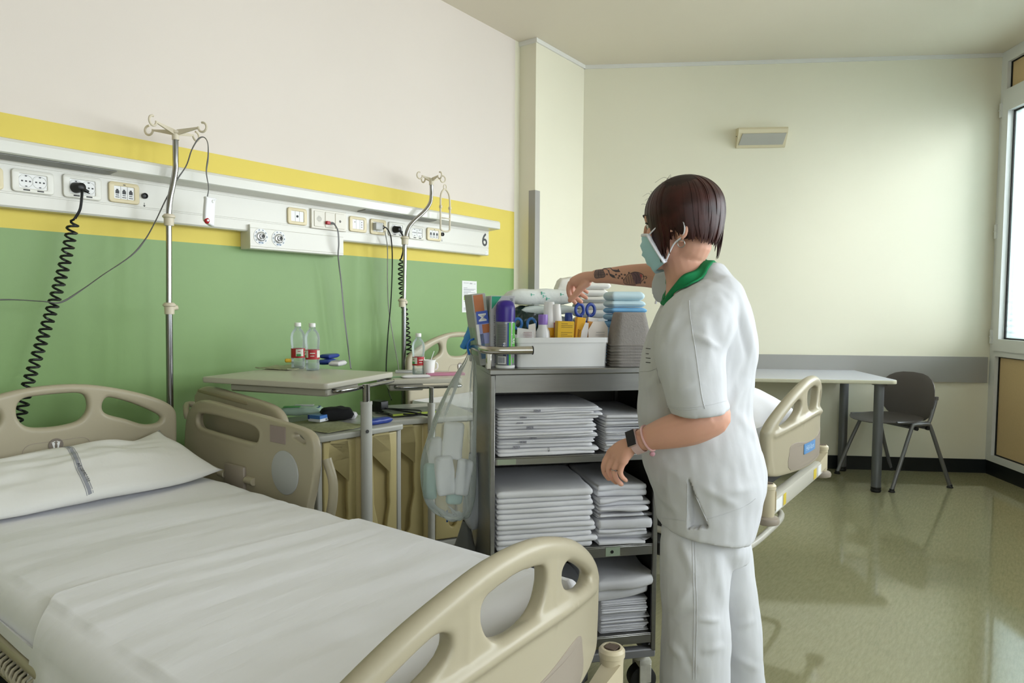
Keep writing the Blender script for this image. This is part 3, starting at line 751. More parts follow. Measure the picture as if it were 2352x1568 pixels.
BOW = .08
def foot_board():
    top = [(0, .806), (.07, .801), (.137, .785), (.22, .756), (.30, .714), (.365, .668), (.392, .632)]
    outer = top + [(.396, .58), (.388, .52), (.366, .462), (.2, .452), (0, .449)]
    body = [(p[0]*.985, p[1]-.010) for p in top] + [(.390, .58), (.383, .52), (.366, .462), (.2, .452), (0, .449)]
    hole_c = [(-.086, .746), (-.060, .758), (0, .765), (.060, .758), (.086, .746), (.087, .712), (.062, .678), (0, .664), (-.062, .678), (-.087, .712)]
    hole_r = [(.150, .716), (.172, .728), (.220, .724), (.27, .708), (.318, .684), (.330, .662), (.312, .640), (.26, .640), (.20, .662), (.158, .688)]
    h = [round_poly(q, 4) for q in (hole_c, hole_r, [(-x, z) for x, z in reversed(hole_r)])]
    b = MB()
    b.me(plate(round_poly(sym(body), 3), h, .034, .004, 2), YZ)
    b.tube(catmull([(0, -p[0]*.955, p[1]-.020) for p in reversed(top)] + [(0, p[0]*.955, p[1]-.020) for p in top[1:]], 5), .0215, 14)
    for s in (-1, 1):
        b.tube(catmull([(0, s*.374, .63), (0, s*.372, .57), (0, s*.366, .52), (0, s*.352, .475)], 4), .0195, 12)
        b.tube(catmull([(0, s*.119, .77), (0, s*.119, .72), (0, s*.122, .66), (0, s*.126, .62)], 4), (.019, .022), 12, up=(1, 0, 0))
    # the moulded step below the openings
    b.tube(catmull([(.006, -.355, .612), (.008, -.25, .632), (.010, -.12, .650), (.010, 0, .657), (.010, .12, .650), (.008, .25, .632), (.006, .355, .612)], 5), (.019, .016), 12, up=(1, 0, 0))
    me = remesh(b, .0046, 14, .5)
    for v in me.vertices: v.co.x += -BOW*(v.co.y/.42)**2
    return me
def head_board():
    top = [(0, .933), (.10, .926), (.20, .903), (.29, .873), (.36, .840), (.398, .806)]
    outer = top + [(.405, .76), (.402, .65), (.398, .5), (.392, .36), (.2, .345), (0, .34)]
    hole_c = [(-.085, .895), (-.04, .901), (.05, .901), (.088, .893), (.100, .868), (.098, .836), (.075, .808), (.03, .797), (-.03, .797), (-.075, .806), (-.098, .832), (-.102, .868)]
    hole_r = [(.160, .873), (.19, .868), (.25, .843), (.31, .810), (.345, .783), (.335, .764), (.285, .764), (.22, .793), (.16, .818), (.147, .845)]
    h = [round_poly(q, 4) for q in (hole_c, hole_r, [(-x, z) for x, z in reversed(hole_r)])]
    b = MB(); b.me(plate(round_poly(sym(outer), 3), h, .034, .014, 2), YZ)
    return remesh(b, .0055, 3, .5)
FOOT_ME = foot_board(); HEAD_ME = head_board()

def bed_rail_front():
    """raised head-half side rail, in (X along bed, Z up); thickness along Y"""
    outer = [(.222, .56), (.222, .66), (.238, .755), (.27, .80), (.31, .828), (.37, .840), (.48, .834), (.60, .826), (.74, .818), (.865, .808), (.955, .800), (1.00, .788), (1.024, .760), (1.03, .70), (1.015, .62), (.99, .545), (.96, .47), (.80, .455), (.40, .455), (.24, .47)]
    slot = [(.318, .775), (.345, .795), (.42, .800), (.55, .797), (.68, .789), (.728, .770), (.735, .745), (.715, .716), (.66, .711), (.56, .715), (.42, .721), (.34, .728), (.316, .748)]
    small = [(.920, .779), (.945, .779), (.972, .769), (.984, .752), (.965, .753), (.930, .762), (.916, .768)]
    b = MB(); XZ = Matrix(((1, 0, 0, 0), (0, 0, -1, 0), (0, 1, 0, 0), (0, 0, 0, 1)))
    b.me(plate(round_poly(outer, 3), [round_poly(slot, 3), round_poly(small, 3)], .032, .004, 2), XZ)
    b.tube(catmull([(p[0], -.008, p[1]) for p in slot], 4, True), .011, 8, closed=True)
    return remesh(b, .005, 5, .5)
def bed_rail_back():
    outer = [(.165, .47), (.158, .80), (.172, .845), (.20, .866), (.27, .877), (.42, .866), (.60, .851), (.69, .838), (.735, .815), (.757, .780), (.77, .70), (.77, .47)]
    XZ = Matrix(((1, 0, 0, 0), (0, 0, -1, 0), (0, 1, 0, 0), (0, 0, 0, 1)))
    b = MB(); b.me(plate(round_poly(outer, 3), [], .034, .012, 2), XZ)
    return remesh(b, .005, 3, .5)

def caster(parent, x, y, r=.075, name='caster'):
    b = MB(); b.tube([(x, y, r*2+.09), (x, y, r*2+.01)], .016, 10); b.rbox((x-.03, y-.028, r*2-.02), (x+.03, y+.028, r*2+.012), .008, 2)
    b.rbox((x-.028, y-.030, r*.9), (x+.028, y-.022, r*2-.01), .004, 1); b.rbox((x-.028, y+.022, r*.9), (x+.028, y+.030, r*2-.01), .004, 1)
    c = obj(name, b, m_bedf, parent)
    b = MB(); M = Matrix.Translation((x, y, r)) @ Matrix.Rotation(PI/2, 4, 'X')
    b.lathe([(0, -.018), (r*.8, -.018), (r, -.012), (r, .012), (r*.8, .018), (0, .018)], 22, M); obj('wheel', b, m_tyre, c)

def make_bed(label, s_c, dz, turn=0.0, rails=True, mattress_z=.46):
    t = wthing('hospital_bed', label, 'bed', 0, s_c, 0, None, turn)
    hb = obj('headboard', HEAD_ME if dz == 0 else HEAD_ME.copy(), m_bed, t, loc=(.27, 0, dz))
    fb = obj('footboard', FOOT_ME if dz == 0 else FOOT_ME.copy(), m_bed, t, loc=(2.15, 0, dz))
    # badge with two footprints
    M = Matrix.Translation((.2885, 0, .736+dz)) @ YZ
    b = MB(); b.lathe([(0, 0), (.0215, 0), (.0215, .0012), (0, .0012)], 26, M); bd = obj('badge', b, mat('badge_grey', (128, 118, 108), .5), hb, loc=(-.27, 0, -dz))
    b = MB()
    for s in (-1, 1):
        fpt = round_poly([(s*.003, -.013), (s*.0075, -.013), (s*.0088, -.004), (s*.011, .005), (s*.008, .009), (s*.003, .006), (s*.0042, -.003)], 3)
        if s < 0: fpt = fpt[::-1]
        b.prism(fpt, .0005, M @ Matrix.Translation((0, 0, .0012)))
        for k in range(5): b.lathe([(0, 0), (.0014, 0), (.0014, .0005), (0, .0005)], 6, M @ Matrix.Translation((s*(.0030+k*.0021), .0118-k*.0008+(.0004 if k == 1 else 0), .0012)))
    obj('footprint_mark', b, m_label, hb, loc=(-.27, 0, -dz), kind='stuff')
    b = MB(); me = plate(rrect(.20, .17, .03, 4), [rrect(.197, .167, .029, 4)], .001, .0003, 1); me.transform(Matrix.Translation((.2875, .005, .665+dz)) @ YZ); obj('moulded_line', me, m_bed2, hb, loc=(-.27, 0, -dz))
    # recessed taupe panel on the outside of the footboard
    pp = round_poly([(-.236, .466), (0, .462), (.236, .466), (.248, .54), (.232, .563), (.18, .566), (.09, .556), (0, .552), (-.09, .556), (-.18, .566), (-.232, .563), (-.248, .54)], 4)
    def onto_board(me, off):
        bmt = bmesh.new(); bmt.from_mesh(me); bmesh.ops.triangulate(bmt, faces=bmt.faces[:])
        bmesh.ops.subdivide_edges(bmt, edges=[e for e in bmt.edges if e.calc_length() > .04], cuts=4, use_grid_fill=True)
        for v in bmt.verts: v.co.x += off-BOW*(v.co.y/.42)**2
        bmt.to_mesh(me); bmt.free(); return me
    me = plate(pp, [], .004, .001, 1); me.transform(YZ)
    ip = obj('inset_panel', onto_board(me, .0165), m_bed2, fb, loc=(0, 0, 0))
    if dz:
        me = plate(rrect(.15, .040, .004, 3, -.05, .530), [], .0016, .0004, 1); me.transform(YZ)
        tg = obj('blue_tag', onto_board(me, .0192), mat('tag_blue', (92, 140, 190), .5), fb)
        me = text_mesh('Hill-Rom', .030, .0); me.transform(Matrix.Translation((.0, -.05, .530)) @ YZ); me.materials.clear()
        for v in me.vertices: v.co.x += .0203-BOW*(v.co.y/.42)**2
        obj('lettering', me, mat('print_pale_blue', (196, 216, 234), .5), fb, sm=0)
    # frame under the mattress
    b = MB()
    for y in (-.36, .36): b.rbox((.30, y-.02, .385+dz), (2.08, y+.02, .435+dz), .004, 1)
    for x in (.34, .95, 1.5, 2.04): b.rbox((x-.02, -.34, .39+dz), (x+.02, .34, .43+dz), .004, 1)
    b.rbox((.33, -.35, .436+dz), (2.0, .35, .447+dz), .003, 1)
    obj('mattress_platform', b, m_dkgrey, t)
    b = MB(); b.rbox((2.085, -.40, .325+dz), (2.125, .40, .390+dz), .008, 2); fr = obj('foot_beam', b, m_bedf, t)
    for y0, y1, mm, nm in ((.30, .36, m_label, 'sticker'), (.22, .27, mat('sticker_yellow', (214, 190, 70), .5), 'yellow_sticker'), (-.36, -.28, m_label, 'sticker'), (-.26, -.225, mat('sticker_yellow', (214, 190, 70), .5), 'yellow_sticker')):
        b = MB(); b.box((2.1248, y0, .335+dz), (2.1262, y1, .378+dz)); st = obj(nm, b, mm, fr, sm=0)
    for s in (-1, 1):
        b = MB(); y = s*.425; c = (2.112, y, dz)
        b.lathe([(0, .335), (.024, .335), (.026, .345), (.0255, .415), (.0265, .425), (.0265, .432), (.029, .434), (.029, .446), (.024, .452), (.019, .453), (.019, .428), (0, .428)], 22, c=c)
        b.loft([[Vector((2.10, y-s*.012, .36+dz)), Vector((2.14, y-s*.012, .36+dz)), Vector((2.14, y-s*.012, .425+dz)), Vector((2.10, y-s*.012, .425+dz))],
                [Vector((2.09, y-s*.09, .33+dz)), Vector((2.12, y-s*.09, .33+dz)), Vector((2.12, y-s*.09, .38+dz)), Vector((2.09, y-s*.09, .38+dz))]])
        k = obj('corner_socket', b, mat('bed_plastic_cream', (204, 192, 164), .38), t)
        b = MB(); b.box((2.112-.012, y-.012, .430+dz), (2.112+.012, y+.012, .4535+dz)); obj('socket_hole', b, mat('socket_hole_brown', (96, 82, 72), .6), k, sm=0)
        b = MB(); b.lathe([(0, .305), (.030, .305), (.042, .310), (.044, .320), (.040, .330), (.026, .335), (0, .335)], 22, c=c); obj('bumper', b, m_bed2, k)
    # base chassis
    b = MB(); b.rbox((.45, -.30, .17), (1.66, -.25, .22), .006, 1); b.rbox((.45, .25, .17), (1.66, .30, .22), .006, 1)
    b.rbox((.45, -.30, .165), (.52, .30, .225), .006, 1); b.rbox((1.59, -.30, .165), (1.66, .30, .225), .006, 1)
    for x in (.75, 1.6):
        for y in (-.2, .2): b.rbox((x-.03, y-.015, .20), (x+.03, y+.015, .40+dz), .005, 1)
    b.rbox((.62, -.27, .20), (1.56, .27, .30), .01, 1)
    obj('chassis', b, m_dkgrey, t)
    for x in (.48, 1.56):
        for y in (-.33, .33): caster(t, x, y)
    pl = MB()
    path = catmull([(1.62, -.33, .29), (1.88, -.33, .27), (1.98, -.28, .26), (2.00, 0, .26), (1.98, .28, .26), (1.88, .33, .27), (1.62, .33, .29)], 6)
    pl.tube(path, .014, 10); obj('pedal_bar', pl, m_bedf, t)
    if rails:
        y = .475
        rf = obj('side_rail', bed_rail_front(), m_bed, t, loc=(0, y, dz))
        b = MB(); b.rbox((.795, -.0185, .738), (.880, -.0155, .795), .001, 1, Matrix.Translation((0, 0, 0))); obj('square_pad', b, mat('pad_mauve', (152, 136, 132), .5), rf)
        b = MB(); XZ = Matrix(((1, 0, 0, 0), (0, 0, 1, 0), (0, 1, 0, 0), (0, 0, 0, 1)))
        me = plate(round_poly([(.875+.0725*math.cos(2*PI*k/16), .644+.0735*math.sin(2*PI*k/16)) for k in range(16)], 3), [], .005, .0015, 2)
        me.transform(Matrix.Translation((0, -.0175, 0)) @ XZ); obj('angle_disc', me, m_oval, rf)
        b = MB(); b.rbox((.525, -.030, .545), (.648, -.014, .630), .010, 2); lt = obj('release_latch', b, m_bed2, rf)
        for x0, x1 in ((.485, .52), (.655, .70)):
            b = MB(); b.tube([(x0, -.020, .585), (x1, -.020, .585)], .014, 10); obj('hinge_pin', b, m_bed, lt)
        obj('side_rail', bed_rail_back(), m_bed, t, loc=(0, y+.075, dz))
        me = plate(rrect(.345, .012, .005, 3), [], .004, .001, 1)
        me.transform(Matrix.Translation((.37, -.0172, .846)) @ Matrix.Rotation(.06, 4, 'Y') @ Matrix(((1, 0, 0, 0), (0, 0, -1, 0), (0, 1, 0, 0), (0, 0, 0, 1))))
        obj('groove', me, mat('bed_plastic_groove', (158, 146, 118), .5), t.children[-1])
        b = MB(); b.tube(catmull([(.165, .075, .795), (.165, .03, .80), (.215, .0, .78), (.225, 0, .755)], 4), .012, 10); obj('rail_link', b, m_bed, t, loc=(0, y, dz))
        b = MB(); b.tube(catmull([(1.02, .04, .70), (1.045, .045, .62), (1.03, .045, .52), (.99, .03, .45)], 4), .016, 10); obj('rail_arm', b, m_bed, t, loc=(0, y, dz))
        # folded-down rail on the other side with a coiled handset cord
        y = -.408
        b = MB(); me = plate(round_poly([(.90, .445), (.90, .49), (.94, .513), (1.4, .514), (1.66, .506), (1.72, .48), (1.72, .445)], 3), [rrect(.56, .034, .015, 4, 1.26, .480)], .022, .003, 2)
        me.transform(Matrix.Translation((0, y, 0)) @ Matrix(((1, 0, 0, 0), (0, 0, -1, 0), (0, 1, 0, 0), (0, 0, 0, 1))))
        rl = obj('side_rail', remesh(me, .005, 3), m_bed, t)
        b = MB(); b.tube(coil([Vector((1.00, y-.006, .478)), Vector((1.26, y-.006, .478)), Vector((1.52, y-.006, .478))], .015, 26), .0034, 6); obj('handset_cord', b, mat('cord_cream', (186, 178, 158), .5), rl)
    return t
bed1 = make_bed('beige plastic hospital bed freshly made with white sheets in the foreground', -2.915, 0.0)
bed2 = make_bed('beige hospital bed standing behind the nurse and the trolley', -.90, 0.12, rails=False)

# ------------------------------------------------------------------ bedding of the near bed
SB = -2.915
def bed_loc(x, y, z): return wl(x, SB+y, z)
def wr(x, y, a=1.0):
    """small creases in stretched cotton"""
    q = x-.18*y
    v = .0060*fn(q*5+3, y*1.3, 1.7) + .0042*fn(q*13, y*2.2+5, 4.1) + .0016*fn(q*30, y*4+1, 6.1) + .0030*abs(fn(x*3+y*2.2, y*3.1-x*.7, 7.3)) - .004*max(0, .12-abs(fn(x*.9, y*2.3, 9.1)))/.12*.5
    return v*a

def sheet_over(x0, x1, y0, y1, zt, zb_l, zb_r, r, nx=90, ny=110, lift=0.0, drape=None, zfoot=None):
    """cloth wrapped over a slab: rows along x, columns across y with both sides hanging"""
    prof = []                                                      # (y, z) from the left hem to the right hem
    nl = 26
    for k in range(nl): prof.append((y0, zb_l + (zt-r-zb_l)*k/nl, 'l'))
    for k in range(7): a = PI/2*k/6; prof.append((y0+r-r*math.cos(a), zt-r+r*math.sin(a), 'c'))
    for k in range(1, ny): prof.append((y0+r+(y1-y0-2*r)*k/ny, zt, 't'))
    for k in range(7): a = PI/2*k/6; prof.append((y1-r+r*math.sin(a), zt-r+r*math.cos(a), 'c'))
    nr = 10
    for k in range(1, nr+1): prof.append((y1, zt-r-(zt-r-zb_r)*k/nr, 'r'))
    return prof
def build_cloth(name, rows, m, label, cat, th=.004):
    b = MB(); n = len(rows[0]); b.loft(rows, cap=False, closed_ring=False)
    me = b.mesh(); o = bpy.data.objects.new('tmp', me); COL.objects.link(o)
    md = o.modifiers.new('s', 'SOLIDIFY'); md.thickness = th; md.offset = 0
    me2 = evaluated(o); bpy.data.objects.remove(o, do_unlink=True)
    for p in me2.polygons: p.use_smooth = True
    return me2

# bottom sheet stretched over the mattress
rows = []
MX0, MX1, MY0, MY1, MZ = .30, 1.985, -.395, .405, .592
def edge_soft(x): return 0.055
prof = sheet_over(MX0, MX1, MY0, MY1, MZ, .518, .455, .05)
xs = [MX0+(MX1-MX0)*k/110 for k in range(111)]
def mat_row(x, shrink=0.0, drop=0.0):
    row = []
    for (y, z, kd) in prof:
        yy, zz = y, z
        if kd in 't': zz += wr(x, y) - .012*max(0, (-.15-y)/.25)**2*1.0
        elif kd == 'l': yy += .010*fn(x*5, z*6, 2.2)*(MZ-z)*6 - .012*math.sin((MZ-z)*18)
        if kd == 'c' and y < 0: zz -= .010
        if kd in 'lcr' and zz > .5 and y > 0: zz += wr(x, y)
        cy = (MY0+MY1)/2
        yy = cy+(yy-cy)*(1-shrink); zz = zz-drop*(1 if zz > .55 else max(0, (zz-.455)/.1))
        row.append(Vector((x, yy, zz)))
    return row
rows = [[Vector((MX0, p.y, min(p.z, .46))) for p in mat_row(MX0)]] + [mat_row(MX0+.0, .02, .03)] + [mat_row(x) for x in xs[1:-2]] + [mat_row(MX1-.012, .01, .008), mat_row(MX1-.002, .03, .03)] + [[Vector((MX1, p.y*.97, min(p.z, .52))) for p in mat_row(MX1)], [Vector((MX1-.004, p.y*.96, min(p.z, .46))) for p in mat_row(MX1)]]
b = MB(); b.loft(rows, cap=False, closed_ring=False)
# closed underside
n = len(rows[0]); k0 = len(b.v)
b.f.append(tuple(i*n for i in range(len(rows)-1, -1, -1))+tuple(i*n+n-1 for i in range(len(rows))))
me = b.mesh()
sheet = obj('bottom_sheet', me, m_linen, None, loc=wl(0, SB, 0), rot=(0, 0, WROT), sm=60)
tag(sheet, 'smooth white bottom sheet stretched over the mattress of the near bed', 'bed sheet')
# upper sheet over the foot half, hanging down on the near-left side
TY0, TY1 = MY0-.014, MY1+.012
prof2 = sheet_over(0, 0, TY0, TY1, MZ+.008, .12, .50, .055)
rows = []
X0 = 1.215
NX = 70
for i in range(NX+1):
    f = i/NX; row = []
    for (y, z, kd) in prof2:
        x = X0 + .125*max(0, min(1, (y+.33)/.73))**1.0 + .012*math.sin(y*9)*.5
        x = x + (2.03-x)*f
        x += .11*max(0, min(1, (-.33-y)/.079))*(1-f)
        yy, zz = y, z
        if kd == 't': zz += wr(x, y) - .012*max(0, (-.15-y)/.25)**2 + .0025*(1-min(1, f*14))
        if kd == 'c' and y < 0: zz -= .010
        if kd == 'l':
            d = max(0, (MZ-.045-z))
            amp = min(1, d/.16)
            w = math.sin(x*26+1.0+2.2*fn(x*3, 0, 5)) + .6*math.sin(x*47+z*6+2) + .8*fn(x*9, z*4, 3.3)
            yy += -.02*amp*1.2 - .030*amp*w*(.6+.4*f) - .05*d
            x += -.35*d*(1-f) + .012*fn(z*8, x*6, 1)
            zz += .012*fn(x*12, z*10, 8)*amp
        if kd == 't' and x > 1.97: zz -= .02*min(1, (x-1.97)/.06)**2
        row.append(Vector((x, yy, zz)))
    rows.append(row)
end = rows[-1]
for dx, dz_ in ((.008, -.02), (.010, -.05), (.004, -.085), (-.004, -.10), (.006, -.12), (.010, -.17)):
    rows.append([Vector((p.x+dx+.004*fn(p.y*9, dz_*20, 2), p.y, p.z+dz_*min(1, max(0, (p.z-.40)/.15)))) for p in end])
me = build_cloth('x', rows, m_linen, '', '', .004)
ts = obj('top_sheet', me, m_linen, None, loc=wl(0, SB, 0), rot=(0, 0, WROT), sm=60)
tag(ts, 'folded white top sheet laid over the foot half of the near bed', 'bed sheet')

# pillow leaning against the headboard
def pillow_mesh(w, d, h, nu=48, nv=36):
    b = MB(); rows = []
    top = []; 
    for sgn in (1, -1):
        rows = []
        for i in range(nv+1):
            v = -1+2*i/nv; r = []
            for j in range(nu+1):
                u_ = -1+2*j/nu
                e = max(0, 1-abs(u_)**3.2)*max(0, 1-abs(v)**2.8)
                t_ = h/2*e**.55
                pin = 1-.05*(u_*u_)*(v*v)*-1 - .05*(1-u_*u_)*0
                x = v*d/2*(1-.07*(1-u_*u_)*0+.0) * (1+.05*abs(u_)**6); y = u_*w/2*(1+.04*abs(v)**6)
                z = sgn*t_ + .012*e*fn(x*9, y*6, 2+sgn) + .008*e*fn(x*20, y*9, 5+sgn) + .004*fn(x*34, y*16, 7+sgn)*e
                r.append(Vector((x, y, z)))
            rows.append(r)
        q = MB(); q.loft(rows, cap=False, closed_ring=False); b.add(q.v, q.f)
    me = b.mesh(); bm = bmesh.new(); bm.from_mesh(me); bmesh.ops.remove_doubles(bm, verts=bm.verts[:], dist=.0006); bmesh.ops.recalc_face_normals(bm, faces=bm.faces[:]); bm.to_mesh(me); bm.free()
    return me
pm = pillow_mesh(.80, .38, .125)
def pil(v):
    x, y, z = v
    # sag forward, back edge resting up on the headboard
    t_ = (x+.19)/.38
    x2 = .335 + .275*t_ ; z2 = .700 - .045*t_ - .036*t_*t_ + z*(.95-.25*t_)
    if y > .25: z2 += .02*(y-.25)/.15*(1-t_)
    z2 += .008*math.sin(y*8+1) + .022*max(0, (abs(y)-.26)/.14)**1.5*(.4+.6*(1-t_)) + .010*fn(x*7, y*5, 4)
    if y > 0: y -= .085*(y/.4)*(1-t_)
    x2 += .03*math.sin((y+.1)*4)*t_ - .05*(abs(y)/.4)**2*t_
    z2 = max(z2, .602+.002*fn(x*8, y*8, 0))
    return Vector((x2, y, z2))
for v in pm.vertices: v.co = pil(v.co)
pw = obj('pillow', pm, m_pillow, None, loc=wl(0, SB-.01, 0), rot=(0, 0, WROT), sm=180)
tag(pw, 'white pillow with a thin grey lettered stripe leaning on the headboard', 'pillow')
bv = BVHTree.FromPolygons([v.co for v in pm.vertices], [tuple(p.vertices) for p in pm.polygons])
def drop(x, y, off=.0012):
    h = bv.ray_cast(Vector((x, y, 2)), Vector((0, 0, -1)))
    return (h[0]+Vector((0, 0, off))) if h[0] is not None else None
def ribbon(pts2, wd, bvh_drop):
    L = []; R = []
    for i, (x, y) in enumerate(pts2):
        a = bvh_drop(x, y-wd/2); c = bvh_drop(x, y+wd/2)
        if a is None or c is None: continue
        L.append(a); R.append(c)
    b = MB(); n = len(L)
    b.add(L+R, [(i, i+1, i+1+n, i+n) for i in range(n-1)]); return b
pts = [(.335+.29*k/40, .006*math.sin(k*.16)-.02*(k/40)**2) for k in range(41)]
obj('stripe', ribbon(pts, .010, drop), m_stripe, pw, sm=180)
obj('stripe_edge', ribbon([(x, y-.0085) for x, y in pts], .0018, drop), m_stripe, pw, sm=180)
obj('stripe_edge', ribbon([(x, y+.0085) for x, y in pts], .0018, drop), m_stripe, pw, sm=180)
me = text_mesh('AZ OSP RC 133', .011, .0)
for v in me.vertices:
    q = drop(v.co.x+.555, v.co.y-.012, .0020); v.co = q if q is not None else Vector((.55, 0, .6))
me.materials.clear(); obj('lettering', me, m_ink, pw, sm=0)

# bedding of the bed behind the nurse
b = MB(); rows = []
for i in range(41):
    x = .30+1.70*i/40; row = []
    for k in range(25):
        a = -.42+.84*k/24
        z = .705 + .06*max(0, 1-((x-1.75)/.30)**2) + .085*max(0, 1-((x-1.83)/.17)**2)*max(0, 1-((a-.16)/.28)**2) + .008*fn(x*6, a*6, 1)
        if abs(a) > .39: z = .62
        row.append(Vector((x, a, z)))
    rows.append([Vector((x, -.42, .555))]+row+[Vector((x, .42, .555))])
b.loft(rows, cap=False, closed_ring=False); nn = len(rows[0])
b.f.append(tuple(range(nn))); b.f.append(tuple(reversed(range(40*nn, 41*nn)))); b.f.append(tuple(i*nn for i in range(40, -1, -1))+tuple(i*nn+nn-1 for i in range(41)))
o = obj('white_blanket', b, m_linen, None, loc=wl(0, -.90, 0), rot=(0, 0, WROT), sm=60)
tag(o, 'white bedding bunched up high on the bed behind the nurse', 'bedding')
# ------------------------------------------------------------------ bedside cabinets with swing tables
m_cabgrey = mat('cabinet_grey', (176, 176, 170), 0.4)
m_cabtop = mat('cabinet_top_grey', (178, 178, 170), 0.3)
m_khaki = mat('cabinet_door_khaki', (188, 174, 124), 0.35)
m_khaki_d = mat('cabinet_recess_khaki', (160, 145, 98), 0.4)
m_tabtop = mat('table_top_grey', (190, 186, 172), 0.3, bump=.03, bscale=700)
m_tabedge = mat('table_edge_grey', (168, 165, 152), 0.4)
m_post = mat('post_grey_paint', (190, 190, 184), 0.35)

def fz(px, py, z):
    p = atz(px, py, z); d = p-C0; return Vector((d.dot(N), d.dot(U), z))

def cabinet(label, tlabel, mid, turn, w, d, h, tpts, tz, pw_, bar=True):
    """mid: (o, s) of the front centre; local X out of the front, Y along the front"""
    t = wthing('bedside_cabinet', label, 'bedside cabinet', mid[0], mid[1], 0, None, turn)
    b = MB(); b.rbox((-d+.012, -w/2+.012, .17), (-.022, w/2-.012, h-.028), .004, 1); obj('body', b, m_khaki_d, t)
    for s in (-1, 1):
        b = MB(); b.rbox((-d, s*w/2-.011, .15), (-.003, s*w/2+.011, h-.024), .004, 1); obj('side_frame', b, m_cabgrey, t)
    b = MB(); me = plate(rrect(d+.018, w+.036, .022, 4, -d/2+.004, 0), [], .024, .006, 2); me.transform(Matrix.Translation((0, 0, h-.012))); obj('cabinet_top', me, m_cabtop, t)
    b = MB(); b.rbox((-d+.01, -w/2+.01, .145), (-.004, w/2-.01, .172), .004, 1); obj('plinth', b, m_cabgrey, t)
    gap = .026
    for s in (-1, 1):
        y0, y1 = (-w/2+.014, -gap) if s < 0 else (gap, w/2-.014)
        dw = y1-y0; z0, z1 = .18, h-.028; dh = z1-z0
        op = [(.22, .985), (.22, .52), (.24, .44), (.35, .30), (.38, .16), (.44, .105), (.54, .10), (.62, .15), (.64, .28), (.74, .44), (.72, .54), (.70, .985)]
        me = plate([(y0, z0), (y1, z0), (y1, z1), (y0, z1)], [round_poly([(y0+a*dw, z0+c*dh) for a, c in op], 3)], .022, .006, 2)
        me.transform(Matrix.Translation((-.011, 0, 0)) @ YZ)
        dr = obj('door', me, m_khaki, t)
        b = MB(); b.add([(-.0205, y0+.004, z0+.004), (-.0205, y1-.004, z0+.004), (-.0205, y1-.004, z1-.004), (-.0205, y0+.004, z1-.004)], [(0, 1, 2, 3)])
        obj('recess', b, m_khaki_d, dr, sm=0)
    for x in (-d+.05, -.06):
        for y in (-w/2+.05, w/2-.05): caster(t, x, y, .032)
    # post and foot
    px_ = .030
    b = MB(); P = [(px_+.014*0, 0, .10), (px_, 0, tz-.085)]
    ring = lambda z, a, c: [Vector((px_+a*math.cos(2*PI*k/18), c*math.sin(2*PI*k/18), z)) for k in range(18)]
    b.loft([ring(.10, .018, pw_), ring(tz-.105, .018, pw_), ring(tz-.100, .018, pw_)]); ps = obj('post', b, m_post, t)
    b = MB(); b.loft([ring(tz-.100, .0195, pw_*1.05), ring(tz-.088, .0195, pw_*1.05)]); obj('post_collar', b, m_post, ps)
    b = MB(); b.loft([ring(tz-.088, .013, pw_*.62), ring(tz-.022, .013, pw_*.62)]); obj('chrome_column', b, m_chrome, ps)
    b = MB(); b.lathe([(0, 0), (.007, 0), (.007, .002), (0, .002)], 12, Matrix.Translation((px_+.0175, -.008, tz-.20)) @ Matrix.Rotation(PI/2, 4, 'Y')); obj('post_plug', b, m_dkgrey, ps)
    b = MB(); b.rbox((-.30, -.03, .085), (.05, .03, .11), .006, 1); obj('post_foot', b, m_cabgrey, t)
    # swing table, from three pixel corners on its plane
    A, Bc, Cc = [wl(q.x, q.y, 0) for q in tpts]        # back-left, front-left, front-right
    inv = (Matrix.Translation(wl(mid[0], mid[1], 0)) @ Matrix.Rotation(WROT+turn, 4, 'Z')).inverted()
    A, Bc, Cc = inv @ A, inv @ Bc, inv @ Cc
    ex = (Cc-Bc); L = ex.length; ex.normalize(); ey = Vector((-ex.y, ex.x, 0)); D = (A-Bc).dot(ey)
    if D < 0: ey = -ey; D = -D
    M = Matrix((( ex.x, ey.x, 0, Bc.x), (ex.y, ey.y, 0, Bc.y), (0, 0, 1, tz), (0, 0, 0, 1)))
    flip = ex.cross(ey).z < 0
    me = plate(rrect(L, D, .016, 4, L/2, D/2), [], .022, .004, 2); me.transform(M @ Matrix.Translation((0, 0, -.011)))
    if flip: me.flip_normals()
    tt = obj('table_top', me, m_tabtop, t)
    b = MB(); b.rbox((L*.06, D*.03, -.052), (L*.50, D*.80, -.0225), .006, 1, M); obj('under_tray', b, m_tabedge, tt)
    b = MB(); y = -.004
    b.tube(catmull([M @ Vector(p) for p in ((L*.20, .05, -.034), (L*.14, .015, -.034), (L*.20, y-.006, -.034), (L*.5, y-.012, -.034), (L*.92, y-.006, -.034), (L*.98, .02, -.034), (L*.92, .06, -.034))], 5), .008, 10); obj('chrome_bar', b, m_chrome, tt)
    return t
c1a, c1b = fz(735, 1001, .72), fz(918, 973, .72)
mid1 = (c1a+c1b)/2
cab1 = cabinet('khaki door bedside cabinet with grey swing table carrying two bottles', '', mid1, -math.atan2(c1b.x-c1a.x, c1b.y-c1a.y), (c1b-c1a).length, .46, .72,
               (fz(585, 850, .92), fz(748, 881, .92), fz(905, 854, .92)), .92, .0235)
T2Z = .875
c2a, c2b = fz(880, 965, .72), fz(960, 960, .72)
e2 = (c2b-c2a).normalized(); th2 = -math.atan2(e2.x, e2.y); w2 = .40
mid2 = c2a + e2*(w2/2)
cab2 = cabinet('khaki bedside cabinet with lower swing table, half hidden behind the plastic bag', '', mid2, th2, w2, .42, .72,
               (fz(908, 853, T2Z), fz(883, 872, T2Z), fz(1062, 868, T2Z)), T2Z, .0155)

